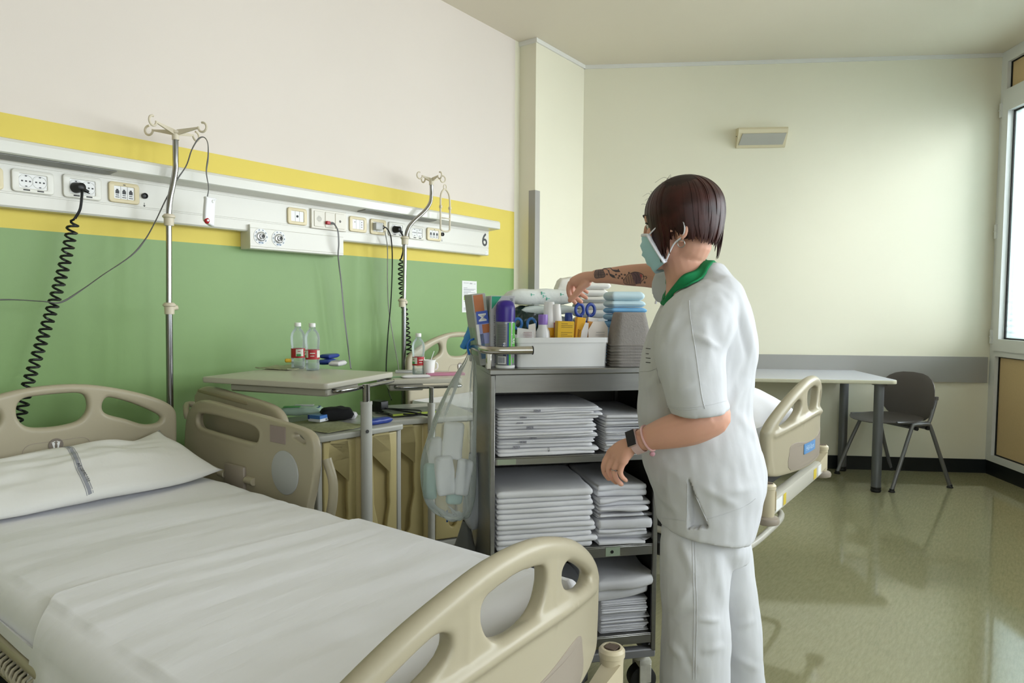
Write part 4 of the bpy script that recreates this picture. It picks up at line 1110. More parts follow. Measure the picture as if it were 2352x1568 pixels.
# ------------------------------------------------------------------ things on the cabinets and tables
m_pet = clear_mat('clear_bottle', (225, 235, 232), 0.86, .05)
m_water = clear_mat('bottle_water', (215, 225, 222), 0.80, .03)
m_capw = mat('cap_white', (236, 236, 234), .4)
m_labred = mat('bottle_label_red', (178, 42, 48), .45)
m_labpic = mat('bottle_label_picture', (222, 226, 214), .45)
m_blue = mat('packet_blue', (38, 62, 142), .3)
m_blue2 = mat('packet_light_blue', (70, 120, 190), .35)
m_foil = mat('white_wrapper', (222, 220, 222), .3)
m_news = mat('newsprint', (168, 170, 140), .8, var=.18, vscale=60)
m_bgreen = mat('print_leaf_green', (70, 160, 90), .45)

BP = [(0, 0), (.026, 0), (.031, .006), (.0315, .030), (.0295, .040), (.0315, .048), (.0318, .098), (.030, .104), (.0315, .110), (.0335, .130), (.0338, .150), (.030, .168), (.021, .183), (.0145, .189), (.0135, .192), (.0155, .193), (.0155, .196), (.0125, .197), (.0125, .206), (0, .206)]
def bottle(label, p, turn, sc=.93, group=None):
    t = thing('water_bottle', label, 'bottle', p, turn, group)
    b = MB(); b.lathe([(r*sc, z*sc) for r, z in BP], 28); obj('bottle_body', b, m_pet, t, sm=50)
    b = MB(); b.lathe([(0, .001*sc), (.0245*sc, .002*sc), (.0298*sc, .008*sc), (.0300*sc, .034*sc), (0, .034*sc)], 24); obj('water', b, m_water, t, sm=50)
    b = MB(); b.lathe([(0, .199*sc), (.0150*sc, .199*sc), (.0152*sc, .202*sc), (.0152*sc, .214*sc), (.0135*sc, .217*sc), (0, .217*sc)], 24); obj('cap', b, m_capw, t)
    r = .0325*sc
    def band(a0, a1, z0, z1, rr):
        n = 14; b = MB(); v = []
        for k in range(n+1):
            a = a0+(a1-a0)*k/n
            v += [(rr*math.cos(a), rr*math.sin(a), z0*sc), (rr*math.cos(a), rr*math.sin(a), z1*sc)]
        b.add(v, [(2*k, 2*k+2, 2*k+3, 2*k+1) for k in range(n)]); return b
    lb = obj('bottle_label', band(0, 2*PI, .052, .096, r), m_labred, t, sm=60)
    obj('label_picture', band(-.35, .75, .060, .093, r+.0004), m_labpic, lb, sm=60)
    obj('label_picture', band(2.0, 3.1, .060, .093, r+.0004), m_labpic, lb, sm=60)
    obj('label_hills', band(-.25, .35, .060, .071, r+.0008), m_bgreen, lb, sm=60)
    b = band(1.0, 1.7, .078, .082, r+.0006); q = band(1.05, 1.6, .066, .069, r+.0006); b.add(q.v, q.f); obj('lettering', b, m_labpic, lb, sm=60)
    b = band(-.1, .3, .082, .085, r+.0008); obj('lettering', b, m_labred, lb, sm=60)
    return t
face = math.atan2(-1, .2)
bottle('clear plastic water bottle with red label, left one of the pair on the nearer table', wl(*fz(685, 846, .92)), face+.15)
bottle('clear plastic water bottle with red label, right one of the pair on the nearer table', wl(*fz(718, 850, .92)), face-1.25)
bottle('clear plastic water bottle with red label standing alone beside the white cup', wl(*fz(961, 861, T2Z)), face-1.0, .90)

def pack(name, label, cat, p, turn, sx, sy, sz, m, puff=.3, group=None, seal=True, seed=0):
    """soft packet: pillowed box with crimped ends"""
    b = MB(); rows = []
    nx, n = 14, 16
    for i in range(nx+1):
        u_ = -1+2*i/nx; e = (1-abs(u_)**6)**.5 if abs(u_) < 1 else 0; e = max(e, .06)
        row = []
        for k in range(n):
            a = 2*PI*k/n; ca, sa = math.cos(a), math.sin(a)
            y = sy/2*math.copysign(abs(ca)**.5, ca)*(1-.06*(1-e)); z = sz/2*e*math.copysign(abs(sa)**.6, sa)
            y += .03*sy*fn(u_*2.1, a, seed); z += .10*sz*fn(u_*3, a*1.3, seed+9)*e
            row.append(Vector((u_*sx/2, y, max(0.0002, z+sz/2))))
        rows.append(row)
    b.loft(rows); o = obj(name, b, m, None, loc=p, rot=(0, 0, turn), sm=60)
    return tag(o, label, cat, group)
pt = lambda px, py, z: wl(*fz(px, py, z))
turn_t1 = math.atan2(*(reversed((wl(*fz(905, 854, .92))-wl(*fz(748, 881, .92)))[:2])))
o = pack('tissue_packet', 'shiny dark blue packet lying on top of another behind the bottles', 'packet', pt(757, 834, .92)+Vector((0, 0, .024)), turn_t1+.1, .105, .055, .022, m_blue, seed=1)
o = pack('tissue_packet', 'dark blue packet underneath, flat on the table behind the bottles', 'packet', pt(752, 836, .92), turn_t1+.25, .115, .058, .024, m_blue, seed=2)
o = pack('wrapped_snack', 'small white wrapped packet on the front part of the nearer table', 'packet', pt(776, 840, .92), turn_t1+.2, .10, .05, .024, m_foil, seed=3)
b = MB(); b.rbox((-.030, -.022, 0), (.030, .022, .001), .0004, 1, Matrix.Translation((0, 0, .024))); obj('print', b, mat('print_grey2', (176, 176, 182), .4), o)
def paper_sheet(name, label, cat, p, turn, sx, sy, m, curl=.006, seed=0, th=.0012):
    rows = []
    for i in range(13):
        row = []
        for k in range(13):
            x = -.5+i/12; y = -.5+k/12
            row.append(Vector((x*sx, y*sy, .0012+curl*(.5+.5*fn(x*3, y*3, seed))*(abs(x)*2)**2)))
        rows.append(row)
    me = build_cloth(name, rows, m, '', '', th); o = obj(name, me, m, None, loc=p, rot=(0, 0, turn), sm=60); return tag(o, label, cat)
paper_sheet('folded_newspaper', 'folded grey-green newspaper lying at the far left of the nearer table', 'newspaper', pt(646, 846, .92), turn_t1, .13, .17, m_news, .010, 4, .005)
o = pack('yellow_toy', 'small yellow object on the newspaper at the table edge', 'toy', pt(663, 838, .92)+Vector((0, 0, .012)), .4, .034, .018, .018, mat('toy_yellow', (222, 176, 50), .4), seed=5)

t = thing('paper_cup', 'white paper cup with a spoon standing in it', 'cup', pt(985, 861, T2Z), 0)
b = MB(); b.lathe([(0, .001), (.024, .001), (.0305, .066), (.0325, .067), (.0325, .071), (.0295, .071), (.0235, .004), (0, .004)], 26); obj('cup_body', b, mat('cup_white', (236, 236, 234), .45), t)
b = MB(); b.tube(catmull([(.0325, 0, .060), (.040, 0, .052), (.040, 0, .034), (.030, 0, .024)], 4), .0035, 8); obj('handle', b, mat('cup_white', (236, 236, 234), .45), t)
b = MB(); b.tube([(-.016, .0, .006), (.010, .004, .072), (.024, .006, .112)], [(.002, .005), (.0016, .004), (.0016, .0045)], 8); o = obj('spoon', b, mat('spoon_white', (228, 230, 232), .4), None, loc=pt(985, 861, T2Z)); tag(o, 'white plastic spoon leaning in the paper cup', 'spoon')
t2t = math.atan2(*(reversed((wl(*fz(1062, 868, T2Z))-wl(*fz(883, 872, T2Z)))[:2])))
b = MB(); b.rbox((-.09, -.035, 0), (.09, .035, .012), .002, 1); o = obj('notebook', b, mat('notebook_pink', (196, 130, 156), .5), None, loc=pt(1022, 861, T2Z), rot=(0, 0, t2t)); tag(o, 'pink notebook lying on the further table beside the cup', 'notebook')
b = MB(); b.rbox((-.05, -.03, 0), (.05, .03, .010), .002, 1); o = obj('booklet', b, mat('booklet_grey', (206, 208, 210), .5), None, loc=pt(932, 855, T2Z), rot=(0, 0, t2t-.1)); tag(o, 'pale grey booklet at the back left of the further table', 'booklet')
b = MB(); b.box((-.04, -.022, .0101), (.03, -.010, .0106)); b.box((-.04, .0, .0101), (.04, .003, .0106)); obj('print', b, m_groove, o, sm=0, kind='stuff')
pack('paper_napkin', 'crumpled white paper napkin at the front edge of the further table', 'napkin', pt(955, 867, T2Z), t2t, .13, .045, .014, m_foil, seed=7)
paper_sheet('leaflet', 'small green printed leaflet at the left edge of the further table', 'leaflet', pt(910, 866, T2Z), t2t, .07, .035, mat('leaflet_green', (120, 170, 130), .6), .002, 2)

# lower shelf surfaces
tc1 = WROT - math.atan2(c1b.x-c1a.x, c1b.y-c1a.y)
paper_sheet('newspaper', 'yellowish open newspaper spread under the blue card box', 'newspaper', pt(745, 978, .72), tc1+.1, .30, .20, mat('newsprint_yellow', (182, 184, 140), .8, var=.16, vscale=70), .008, 8)
o = pack('wet_wipes_pack', 'green and white soft pack of wipes at the back of the nearer cabinet', 'packet', pt(692, 957, .72)+Vector((0, 0, .010)), tc1+.9, .18, .10, .036, mat('wipes_pale_green', (190, 216, 196), .3, var=.1, vscale=14), seed=11)
b = MB(); b.rbox((-.07, -.032, .035), (.0, .0, .0385), .001, 1); obj('green_print', b, mat('wipes_green', (84, 176, 90), .4), o)
b = MB(); b.rbox((-.03, .005, .036), (.05, .036, .0395), .001, 1); obj('lid', b, m_foil, o)
b = MB(); b.rbox((.055, -.03, .026), (.078, .03, .0335), .001, 1); obj('blue_print', b, mat('wipes_blue', (64, 100, 160), .4), o)
t = thing('card_box', 'small blue and white card box on the newspaper', 'box', pt(737, 970, .72)+Vector((0, 0, .009)), tc1+PI/2+.35)
b = MB(); b.rbox((-.042, -.03, 0), (.042, .03, .026), .0015, 1); obj('box_body', b, mat('box_white', (224, 226, 232), .45), t)
b = MB(); b.rbox((-.0425, -.016, .0255), (.0425, .0305, .0268), .0005, 1); b.rbox((-.043, -.0302, .012), (.043, .031, .0262), .0008, 1); obj('blue_print', b, m_blue2, t)
b = MB(); b.rbox((-.0435, .022, .010), (.0435, .0312, .027), .0008, 1); obj('blue_edge', b, m_blue, t)
lettering('PIC', .012, m_ink, t, Matrix.Translation((.0, -.0305, .006)) @ Matrix.Rotation(PI/2, 4, 'X'))
pack('black_pouch', 'soft black cloth pouch lying behind the post', 'pouch', pt(773, 966, .72)+Vector((0, 0, .004)), tc1+1.1, .135, .085, .052, mat('cloth_black', (24, 24, 26), .85), seed=13)
pack('white_wrapper', 'crumpled small white wrapper beside the black pouch', 'wrapper', pt(803, 962, .72), tc1+.8, .06, .05, .03, m_foil, seed=14)
pack('tissue_packet', 'dark blue packet lying right of the post on the nearer cabinet', 'packet', pt(866, 973, .72), tc1+PI/2, .125, .052, .025, m_blue, seed=15)
# further cabinet
t = thing('power_adapter', 'black power adapter with its cable bundled on the further cabinet', 'adapter', pt(872, 945, .72), WROT+th2+.5)
b = MB(); b.rbox((-.035, -.022, 0), (.035, .022, .05), .004, 2); obj('adapter_body', b, m_dark, t)
b = MB(); b.tube(catmull([(.03, 0, .02), (.08, .02, .006), (.14, .05, .006), (.20, .02, .008), (.16, -.03, .010), (.08, -.03, .012), (.03, -.05, .006), (.09, -.07, .008), (.18, -.05, .014), (.24, 0, .012), (.20, .06, .016), (.12, .03, .018), (.06, .0, .02), (.13, -.02, .022), (.22, -.01, .02), (.30, .03, .006)], 5), .0032, 6); obj('cable', b, m_coil, t)
b = MB(); b.rbox((-.11, -.075, 0), (.11, .075, .010), .002, 1); o = obj('magazine', b, mat('magazine_grey', (110, 116, 104), .5, var=.25, vscale=25), None, loc=pt(944, 950, .72)+Vector((0, 0, .006)), rot=(0, 0, WROT+th2+PI/2+.1)); tag(o, 'grey magazine with a yellow-green edge on the further cabinet', 'magazine')
b = MB(); b.rbox((-.111, -.078, .002), (.111, -.073, .011), .001, 1); obj('green_edge', b, mat('edge_lime', (150, 166, 60), .5), o)
# ------------------------------------------------------------------ linen trolley
m_steel = mat('stainless_steel', (150, 149, 146), 0.32, metal=1.0, var=.06, vscale=6, bump=.05, bscale=60, stretch=(1, 1, 12))
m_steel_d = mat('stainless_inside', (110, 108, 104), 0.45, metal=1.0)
m_tube = mat('rail_steel', (190, 186, 178), 0.22, metal=1.0)
m_sheetw = mat('folded_linen_white', (226, 226, 229), 0.85, spec=.2, bump=.15, bscale=60, bdist=.002, var=.015, vscale=9)
m_sheetw2 = mat('folded_linen_grey', (212, 212, 216), 0.85, spec=.2, bump=.2, bscale=40, bdist=.003, var=.03, vscale=9)
m_print = mat('linen_print_grey', (150, 150, 160), .8)
TA = Vector((-0.060, 1.909, 0)); TANG = math.radians(11.35)
TX = Vector((math.cos(TANG), math.sin(TANG), 0)); TY = Vector((-math.sin(TANG), math.cos(TANG), 0))
TW, TD = .514, .365
def tl(x, y, z): return TA + TX*x + TY*y + Vector((0, 0, z))
def ton(px, py, y):
    """point on the plane at depth y of the trolley -> (x, z) local"""
    p0 = TA + TY*y; r = ray(px, py); k = (p0-EYE).dot(TY)/r.dot(TY); p = EYE+r*k; return (p-TA).dot(TX), p.z

tr = thing('linen_trolley', 'stainless steel trolley loaded with white linen in front of the nurse', 'trolley', TA, TANG)
b = MB(); b.rbox((-.004, -.004, 1.003), (TW+.004, TD+.004, 1.020), .003, 1); obj('top_tray', b, m_steel, tr)
b = MB()
b.rbox((.014, .004, .951), (TW-.014, .010, 1.003), .001, 1); obj('apron', b, m_steel, tr)
for x in (0, TW-.014):
    for y in (0, TD-.014):
        b = MB(); b.rbox((x, y, .150), (x+.014, y+.014, 1.003), .002, 1); obj('post', b, m_steel, tr)
b = MB(); b.rbox((.0, .014, .16), (.0035, TD-.014, 1.003), .001, 1); obj('side_panel', b, m_steel, tr)
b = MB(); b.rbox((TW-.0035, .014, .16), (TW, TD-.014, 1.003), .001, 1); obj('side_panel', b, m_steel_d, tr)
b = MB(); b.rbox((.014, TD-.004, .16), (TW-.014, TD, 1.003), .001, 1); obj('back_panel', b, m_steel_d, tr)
SHELF = ((.742, .764), (.452, .485), (.178, .209))
for z0, z1 in SHELF:
    b = MB(); b.rbox((.004, .002, z1-.004), (TW-.004, TD-.005, z1), .001, 1); b.rbox((.0145, .001, z0), (TW-.0145, .005, z1-.004), .001, 1); sh = obj('shelf', b, m_steel, tr)
    if z0 == .452:
        b = MB(); b.box((.35, -.0005, .455), (.395, .0012, .482)); st = obj('sticker', b, mat('sticker_green', (140, 154, 134), .6), sh, sm=0)
        b = MB(); b.lathe([(0, 0), (.005, 0), (.005, .0008), (0, .0008)], 10, Matrix.Translation((.37, -.0004, .468)) @ Matrix.Rotation(PI/2, 4, 'X')); obj('mark', b, m_dark, st)
    if z0 == .742:
        b = MB(); b.box((.02, -.0005, .744), (.075, .0012, .760)); obj('sticker', b, mat('sticker_pale_green', (150, 160, 138), .6), sh, sm=0)
b = MB(); b.rbox((.0, .0, .132), (TW, .03, .158), .003, 1); b.rbox((.0, TD-.03, .132), (TW, TD, .158), .003, 1); b.rbox((0, .03, .132), (.03, TD-.03, .158), .003, 1); b.rbox((TW-.03, .03, .132), (TW, TD-.03, .158), .003, 1)
obj('base_frame', b, mat('base_grey_paint', (120, 120, 122), .5), tr)
for x in (.045, TW-.03):
    for y in (.05, TD-.05):
        b = MB(); b.lathe([(0, .128), (.022, .128), (.026, .124), (.026, .108), (.0, .108)], 18, c=(x, y, 0)); b.rbox((x-.014, y-.032, .086), (x+.030, y+.032, .114), .010, 2); b.rbox((x-.012, y-.032, .040), (x+.026, y-.0265, .100), .002, 1); b.rbox((x-.012, y+.0265, .040), (x+.026, y+.032, .100), .002, 1)
        c_ = obj('caster', b, mat('caster_cream', (186, 184, 172), .5, var=.1, vscale=40), tr)
        M = Matrix.Translation((x+.006, y, .0435)) @ Matrix.Rotation(PI/2, 4, 'X')
        b = MB(); b.lathe([(0, -.022), (.033, -.022), (.042, -.018), (.043, .0), (.042, .018), (.033, .022), (0, .022)], 26, M); obj('wheel', b, m_tyre, c_)
# push rail round the corner of the top
b = MB(); pr_ = catmull([(-.018, TD-.02, 1.074), (-.019, .18, 1.074), (-.019, .06, 1.074), (-.012, .018, 1.074), (.012, -.004, 1.074), (.05, -.010, 1.074), (.118, -.010, 1.074)], 6)
b.tube(pr_, .0115, 16); rl = obj('push_rail', b, m_tube, tr)
b = MB(); b.tube([(.1175, -.010, 1.074), (.1205, -.010, 1.074)], .0125, 16); obj('end_cap', b, m_dark, rl)
for x, y in ((-.004, .012), (-.012, TD-.06)):
    b = MB(); b.rbox((x-.008, y-.008, 1.018), (x+.008, y+.008, 1.070), .003, 1); obj('rail_post', b, m_tube, tr)

GX, GY = TW+.026, .045
b = MB(); b.tube([(GX+.030*math.cos(2*PI*k/20), GY+.026*math.sin(2*PI*k/20), 1.075) for k in range(20)], .004, 8, closed=True); b.rbox((TW+.002, GY-.012, 1.005), (TW+.010, GY+.012, 1.082), .002, 1); b.rbox((TW+.002, GY-.02, 1.000), (GX+.028, GY+.02, 1.008), .002, 1); obj('bottle_holder', b, m_dark, tr)

# ------------------------------------------------------------------ folded linen
def folded(w, d, h, layers, seed, wild=.004, droop=0.0, nf=26):
    """a folded sheet: thin stacked layers with rounded fold edges; origin at the front-left lower corner"""
    rnd = random.Random(seed); b = MB(); rings = []
    fr = [(i/nf) for i in range(nf+1)]
    lv = []
    for k in range(layers):
        for q, ins in ((.04, .004), (.25, .0008), (.5, 0), (.75, .0008), (.96, .004)): lv.append(((k+q)/layers, ins, k))
    offs = [rnd.uniform(-1, 1)*wild for _ in range(layers)]; offr = [rnd.uniform(-1, 1)*wild*1.6 for _ in range(layers)]
    bx = w/(w+d)
    for t_, ins, k in lv:
        ring = []
        pts = [(f*w, 0, 0) for f in fr] + [(w, d*j/8, 1) for j in range(1, 9)] + [(w*(1-j/5), d, 2) for j in range(1, 6)] + [(0, d*(1-j/6), 3) for j in range(1, 6)]
        for x, y, sd in pts:
            cx, cy = min(x, w-x), min(y, d-y)
            ix = ins*1.0 + .004*max(0, 1-cy/.012)**2; iy = ins + .004*max(0, 1-cx/.012)**2
            xx = x; yy = y
            if x <= 1e-9: xx += ix
            elif x >= w-1e-9: xx -= ix
            if y <= 1e-9: yy += iy
            elif y >= d-1e-9: yy -= iy
            yy += offs[k]*(1-y/d) + wild*.8*fn(x*9, k*2.1+seed, .5)*(1-y/d)
            xx += offr[k]*(x/w) + wild*fn(y*12, k*1.7+seed, 3.5)*(x/w)
            zz = t_*h + wild*.42*fn(x*11, y*7, seed+k*.6)*math.sin(PI*min(1, max(0, t_)))+droop*(x/w)**2
            ring.append(Vector((xx, yy, zz)))
        rings.append(ring)
    b.loft(rings, cap=False); n = len(rings[0])
    # top cap with an inner ring so it shades softly
    for base, sgn in ((len(rings)-1, 1), (0, -1)):
        R = rings[base]; c = sum(R, Vector())/n
        k0 = len(b.v)
        for f in (.90, .55): b.v += [tuple(c+(p-c)*f+Vector((0, 0, sgn*h*.03/layers*1.5+(.5*wild*fn(p.x*6*f, p.y*6*f, seed)*.5)))) for p in R]
        o0 = base*n
        for j in range(n):
            j2 = (j+1) % n
            b.f.append((o0+j, o0+j2, k0+j2, k0+j)); b.f.append((k0+j, k0+j2, k0+n+j2, k0+n+j))
        b.f.append(tuple(k0+n+j for j in range(n)))
        b.mi += [0]*(2*n+1)
    return b
ORD = ['topmost', 'second from the top', 'third from the top', 'fourth from the top', 'fifth from the top', 'sixth from the top', 'seventh from the top', 'eighth from the top', 'ninth from the top', 'tenth from the top', 'eleventh from the top', 'twelfth from the top', 'thirteenth from the top', 'fourteenth from the top']
def linen_stack(name, what, where, group, specs, x0, y0, z0, seed, m, wild, lx=0.0):
    """specs from the bottom up: (w, d, h, layers)"""
    z = z0+.0006; n = len(specs); rnd = random.Random(seed); out = []
    for i, (w, d, h, lay) in enumerate(specs):
        me = folded(w, d, h, lay, seed*17+i, wild).mesh()
        o = obj(name, me, m, None, loc=tl(x0+rnd.uniform(0, 1)*lx, y0+rnd.uniform(-.004, .006), z), rot=(0, 0, TANG+rnd.uniform(-.012, .012)), sm=50)
        r = n-1-i
        rk = ORD[r] if r < n-1 else 'lowest'
        tag(o, '%s, %s, %s' % (what, rk.replace(' the', ''), where), 'linen', group); out.append(o); z += h+.0006
    return out
def marks(o, w, h, items):
    for kind, x, z, s in items:
        if kind == 't':
            b = MB()
            for k in range(5): b.box((x+k*.0042, -.0016, z-.003), (x+k*.0042+.0022, .003, z+.003))
            obj('printed_mark', b, m_print, o, sm=0, kind='stuff')
        else:
            lettering(s, .0075, m_ink, o, Matrix.Translation((x, -.0030, z)) @ Matrix.Rotation(PI/2, 4, 'X') @ Matrix.Rotation(PI/2, 4, 'Z'))
R1 = random.Random(5)
s1 = linen_stack('folded_sheet', 'white pressed folded sheet', 'left stack, upper trolley shelf', 'left stack on the upper shelf',
    [(.305, .30, .020, 2), (.308, .30, .012, 1), (.300, .30, .013, 2), (.310, .30, .013, 2), (.302, .30, .015, 2), (.310, .30, .012, 1), (.304, .30, .015, 2), (.310, .30, .017, 2), (.312, .31, .018, 3)], .020, .012, .764, 3, m_sheetw, .0085)
for o, it in zip(s1, ([('x', .155, .010, 'AZ HCT')], [('t', .05, .006, 0)], [('t', .07, .007, 0)], [('t', .10, .006, 0)], [], [('t', .09, .006, 0)], [('t', .06, .007, 0)], [('t', .07, .009, 0)], [('t', .11, .010, 0)])): marks(o, .3, .02, it)
s2 = linen_stack('folded_sheet', 'loosely folded white sheet', 'right stack, upper trolley shelf', 'right stack on the upper shelf',
    [(.150, .30, .020, 3), (.145, .30, .018, 3), (.152, .30, .018, 4), (.146, .30, .016, 3), (.150, .30, .018, 2), (.155, .30, .020, 2)], .345, .016, .764, 8, m_sheetw2, .008)
s3 = linen_stack('folded_sheet', 'thick softly folded white sheet', 'left stack, middle trolley shelf', 'left stack on the middle shelf',
    [(.305, .31, .0165, 1), (.312, .31, .015, 1), (.300, .31, .0145, 1), (.308, .31, .0145, 1), (.298, .31, .015, 1), (.296, .31, .014, 1), (.296, .31, .015, 1), (.300, .31, .014, 1), (.292, .31, .016, 1), (.298, .31, .015, 1), (.300, .32, .020, 1)], .018, .008, .485, 12, m_sheetw, .005)
s4 = linen_stack('folded_blanket', 'rumpled folded white cover', 'right stack, middle trolley shelf', 'right stack on the middle shelf',
    [(.175, .30, .022, 2), (.170, .30, .024, 2), (.178, .30, .030, 1), (.168, .30, .016, 2), (.172, .30, .020, 2), (.168, .30, .026, 2), (.172, .31, .034, 2)], .326, .012, .485, 21, m_sheetw2, .015)
s5 = linen_stack('folded_gown', 'thin folded white gown with dark piping', 'right stack, bottom trolley shelf', 'right stack on the bottom shelf',
    [(.158, .28, .013, 3), (.160, .28, .012, 3), (.156, .28, .012, 2), (.160, .28, .012, 3), (.158, .28, .013, 3), (.160, .28, .012, 2), (.158, .28, .012, 3), (.160, .28, .011, 3)], .338, .014, .209, 31, m_sheetw2, .006)
s6 = linen_stack('folded_towel', 'rolled edge white towel', 'left stack, bottom trolley shelf', 'left stack on the bottom shelf',
    [(.30, .28, .022, 2), (.296, .28, .024, 1), (.30, .28, .026, 2), (.295, .28, .024, 1), (.30, .28, .024, 1)], .022, .010, .209, 41, m_sheetw, .008)
me = folded(.178, .31, .060, 2, 77, .016, .02).mesh()
o = obj('folded_blanket', me, m_sheetw2, None, loc=tl(.322, .006, .209+.1025), rot=(0, 0, TANG), sm=60)
tag(o, 'bulky crumpled white cloth thrown on the right stack of the bottom shelf', 'linen')
# ------------------------------------------------------------------ things on the trolley top
ZT = 1.0205
m_purple = mat('spray_cap_purple', (58, 38, 140), .3)
m_can = mat('can_silver_grey', (140, 142, 148), .3, metal=.4)
m_canblue = mat('can_blue', (40, 70, 150), .35)
m_cangreen = mat('can_green', (96, 186, 74), .35)
m_print_w = mat('print_white', (238, 238, 238), .5)
m_print_d = mat('print_slate', (92, 96, 108), .6)
m_boxgrey = mat('carton_pale_grey', (196, 196, 200), .55)
m_boxside = mat('carton_side_grey', (170, 172, 168), .55)
m_basin = mat('basin_white', (236, 236, 236), .35)
XZm = Matrix(((1, 0, 0, 0), (0, 0, -1, 0), (0, 1, 0, 0), (0, 0, 0, 1)))      # plate XY -> X,Z facing -Y
def titem(name, label, cat, x, y, z=ZT, rz=0.0, group=None): return thing(name, label, cat, tl(x, y, z), TANG+rz, group)
def cyl_patch(b, r, a0, a1, z0, z1, n=10):
    v = []
    for k in range(n+1):
        a = a0+(a1-a0)*k/n; v += [(r*math.cos(a), r*math.sin(a), z0), (r*math.cos(a), r*math.sin(a), z1)]
    b.add(v, [(2*k, 2*k+2, 2*k+3, 2*k+1) for k in range(n)]); return b
def wrap_text(txt, size, r, ang, z, M2=None, bold=False):
    me = text_mesh(txt, size, .0, bold)
    if M2 is not None: me.transform(M2)
    for v in me.vertices:
        a = ang + v.co.x/r; v.co = Vector((r*math.cos(a), r*math.sin(a), z+v.co.y))
    me.materials.clear(); return me

# spray can
y_ = .048; xa, _ = ton(1139, 800, y_); xb, _ = ton(1182, 800, y_); r = (xb-xa)/2; h = .196
t = titem('spray_can', 'grey and green spray can with a dark purple cap', 'spray can', (xa+xb)/2, y_)
b = MB(); b.lathe([(0, .004), (r*.93, .003), (r, .008), (r, .131), (r*.96, .135), (0, .135)], 32); bd = obj('can_body', b, m_can, t)
b = MB(); b.lathe([(r*.9, .0), (r*1.0, .0), (r*1.02, .004), (r*.99, .0085), (r*.9, .0085)], 32); obj('can_rim', b, m_print_w, t)
b = MB(); b.lathe([(0, .134), (r*1.02, .134), (r*1.02, .168), (r*.98, .180), (r*.82, .190), (r*.5, .1955), (0, .196)], 32); obj('cap', b, m_purple, t)
f0 = -PI/2   # faces the camera
obj('blue_stripe', cyl_patch(MB(), r+.0003, f0+.02, f0+.17, .009, .131), m_canblue, bd, sm=60)
obj('green_stripe', cyl_patch(MB(), r+.0003, f0+.18, f0+.42, .009, .131), m_cangreen, bd, sm=60)
obj('grey_stripe', cyl_patch(MB(), r+.0003, f0+.42, f0+.56, .009, .131), m_boxside, bd, sm=60)
obj('green_stripe', cyl_patch(MB(), r+.0003, f0+.62, f0+1.5, .055, .131), m_cangreen, bd, sm=60)
obj('green_stripe', cyl_patch(MB(), r+.0003, f0+.62, f0+.85, .014, .030), m_cangreen, bd, sm=60)
obj('grey_print_field', cyl_patch(MB(), r+.0003, f0-1.2, f0+.0, .062, .128), mat('can_field_grey', (128, 128, 132), .35, metal=.3), bd, sm=60)
obj('bar_code', cyl_patch(MB(), r+.0004, f0-1.05, f0-.12, .012, .034), m_print_w, bd, sm=60)
b = MB()
for k in range(11): cyl_patch(b, r+.0006, f0-.98+k*.07, f0-.98+k*.07+(.03 if k % 3 else .045), .015, .032, 1)
obj('bar_code_bars', b, mat('print_navy', (40, 50, 90), .5), bd, sm=0, kind='stuff')
b = MB()
for k in range(12): cyl_patch(b, r+.0006, f0-1.1, f0-.15-.2*(k % 3 == 2), .068+k*.0048, .0692+k*.0048, 4)
obj('small_print', b, m_print_d, bd, sm=0, kind='stuff')
obj('lettering', wrap_text('3 in 1', .022, r+.0008, f0+.80, .078, Matrix.Rotation(PI/2, 4, 'Z'), True), m_print_w, bd, sm=0)
obj('emblem', cyl_patch(MB(), r+.0005, f0-.42, f0-.16, .060, .074, 3), m_print_w, bd, sm=60)
obj('lettering', wrap_text('FG', .009, r+.0008, f0-.29, .067, None, True), m_canblue, bd, sm=0)
obj('emblem', cyl_patch(MB(), r+.0005, f0-.40, f0-.10, .036, .046, 3), mat('print_navy', (40, 50, 90), .5), bd, sm=60)

# carton of gloves standing on end
y_ = .078; xa, _ = ton(1127, 760, y_); xb, _ = ton(1182, 760, y_); _, zt = ton(1150, 679, y_)
w = xb-xa; h = zt-ZT; d = .105
t = titem('glove_carton', 'pale grey glove carton with a green triangle standing on end behind the spray can', 'box', xa, y_, rz=-.02)
b = MB(); b.rbox((0, 0, 0), (w, d, h), .001, 1); bd = obj('carton_body', b, m_boxgrey, t)
b = MB(); b.prism([(.003, h-.002), (.003, h-.040), (.032, h-.002)], .0005, Matrix.Translation((0, -.0001, 0)) @ XZm); obj('green_triangle', b, mat('print_teal_green', (32, 156, 120), .5), bd, sm=0)
b = MB(); b.add([(0, 0, 0)]*0, []); me = plate([(d*.5+.020*math.cos(2*PI*k/24), h*.56+.048*math.sin(2*PI*k/24)) for k in range(24)], [], .001, .0003, 1)
YZl = Matrix(((0, 0, -1, 0), (-1, 0, 0, d), (0, 1, 0, 0), (0, 0, 0, 1))); me.transform(Matrix.Translation((-.0003, 0, 0)) @ YZl); obj('dispenser_opening', me, m_dark, bd)
b = MB()
for cx in (.010, .016, .022, .028):
    for k in range(16):
        if (k*7+int(cx*1000)) % 5: b.box((cx, -.0005, .06+k*.0062), (cx+.0014, .0003, .0645+k*.0062))
obj('small_print', b, m_print_d, bd, sm=0, kind='stuff')
b = MB()
for k in range(9): b.box((0.002+k*.0068, -.0004, .010), (.0023+k*.0068, .0002, h-.004)) if k*.0068 < w-.003 else None
for k in range(24): b.box((.002, -.0004, .012+k*.007), (w-.002, .0002, .0123+k*.007)) if .012+k*.007 < h-.004 else None
obj('grid_print', b, mat('print_faint', (180, 181, 188), .6), bd, sm=0, kind='stuff')
RZ = lambda x, z: Matrix.Translation((x, -.0007, z)) @ Matrix.Rotation(PI/2, 4, 'X') @ Matrix.Rotation(PI/2, 4, 'Z')
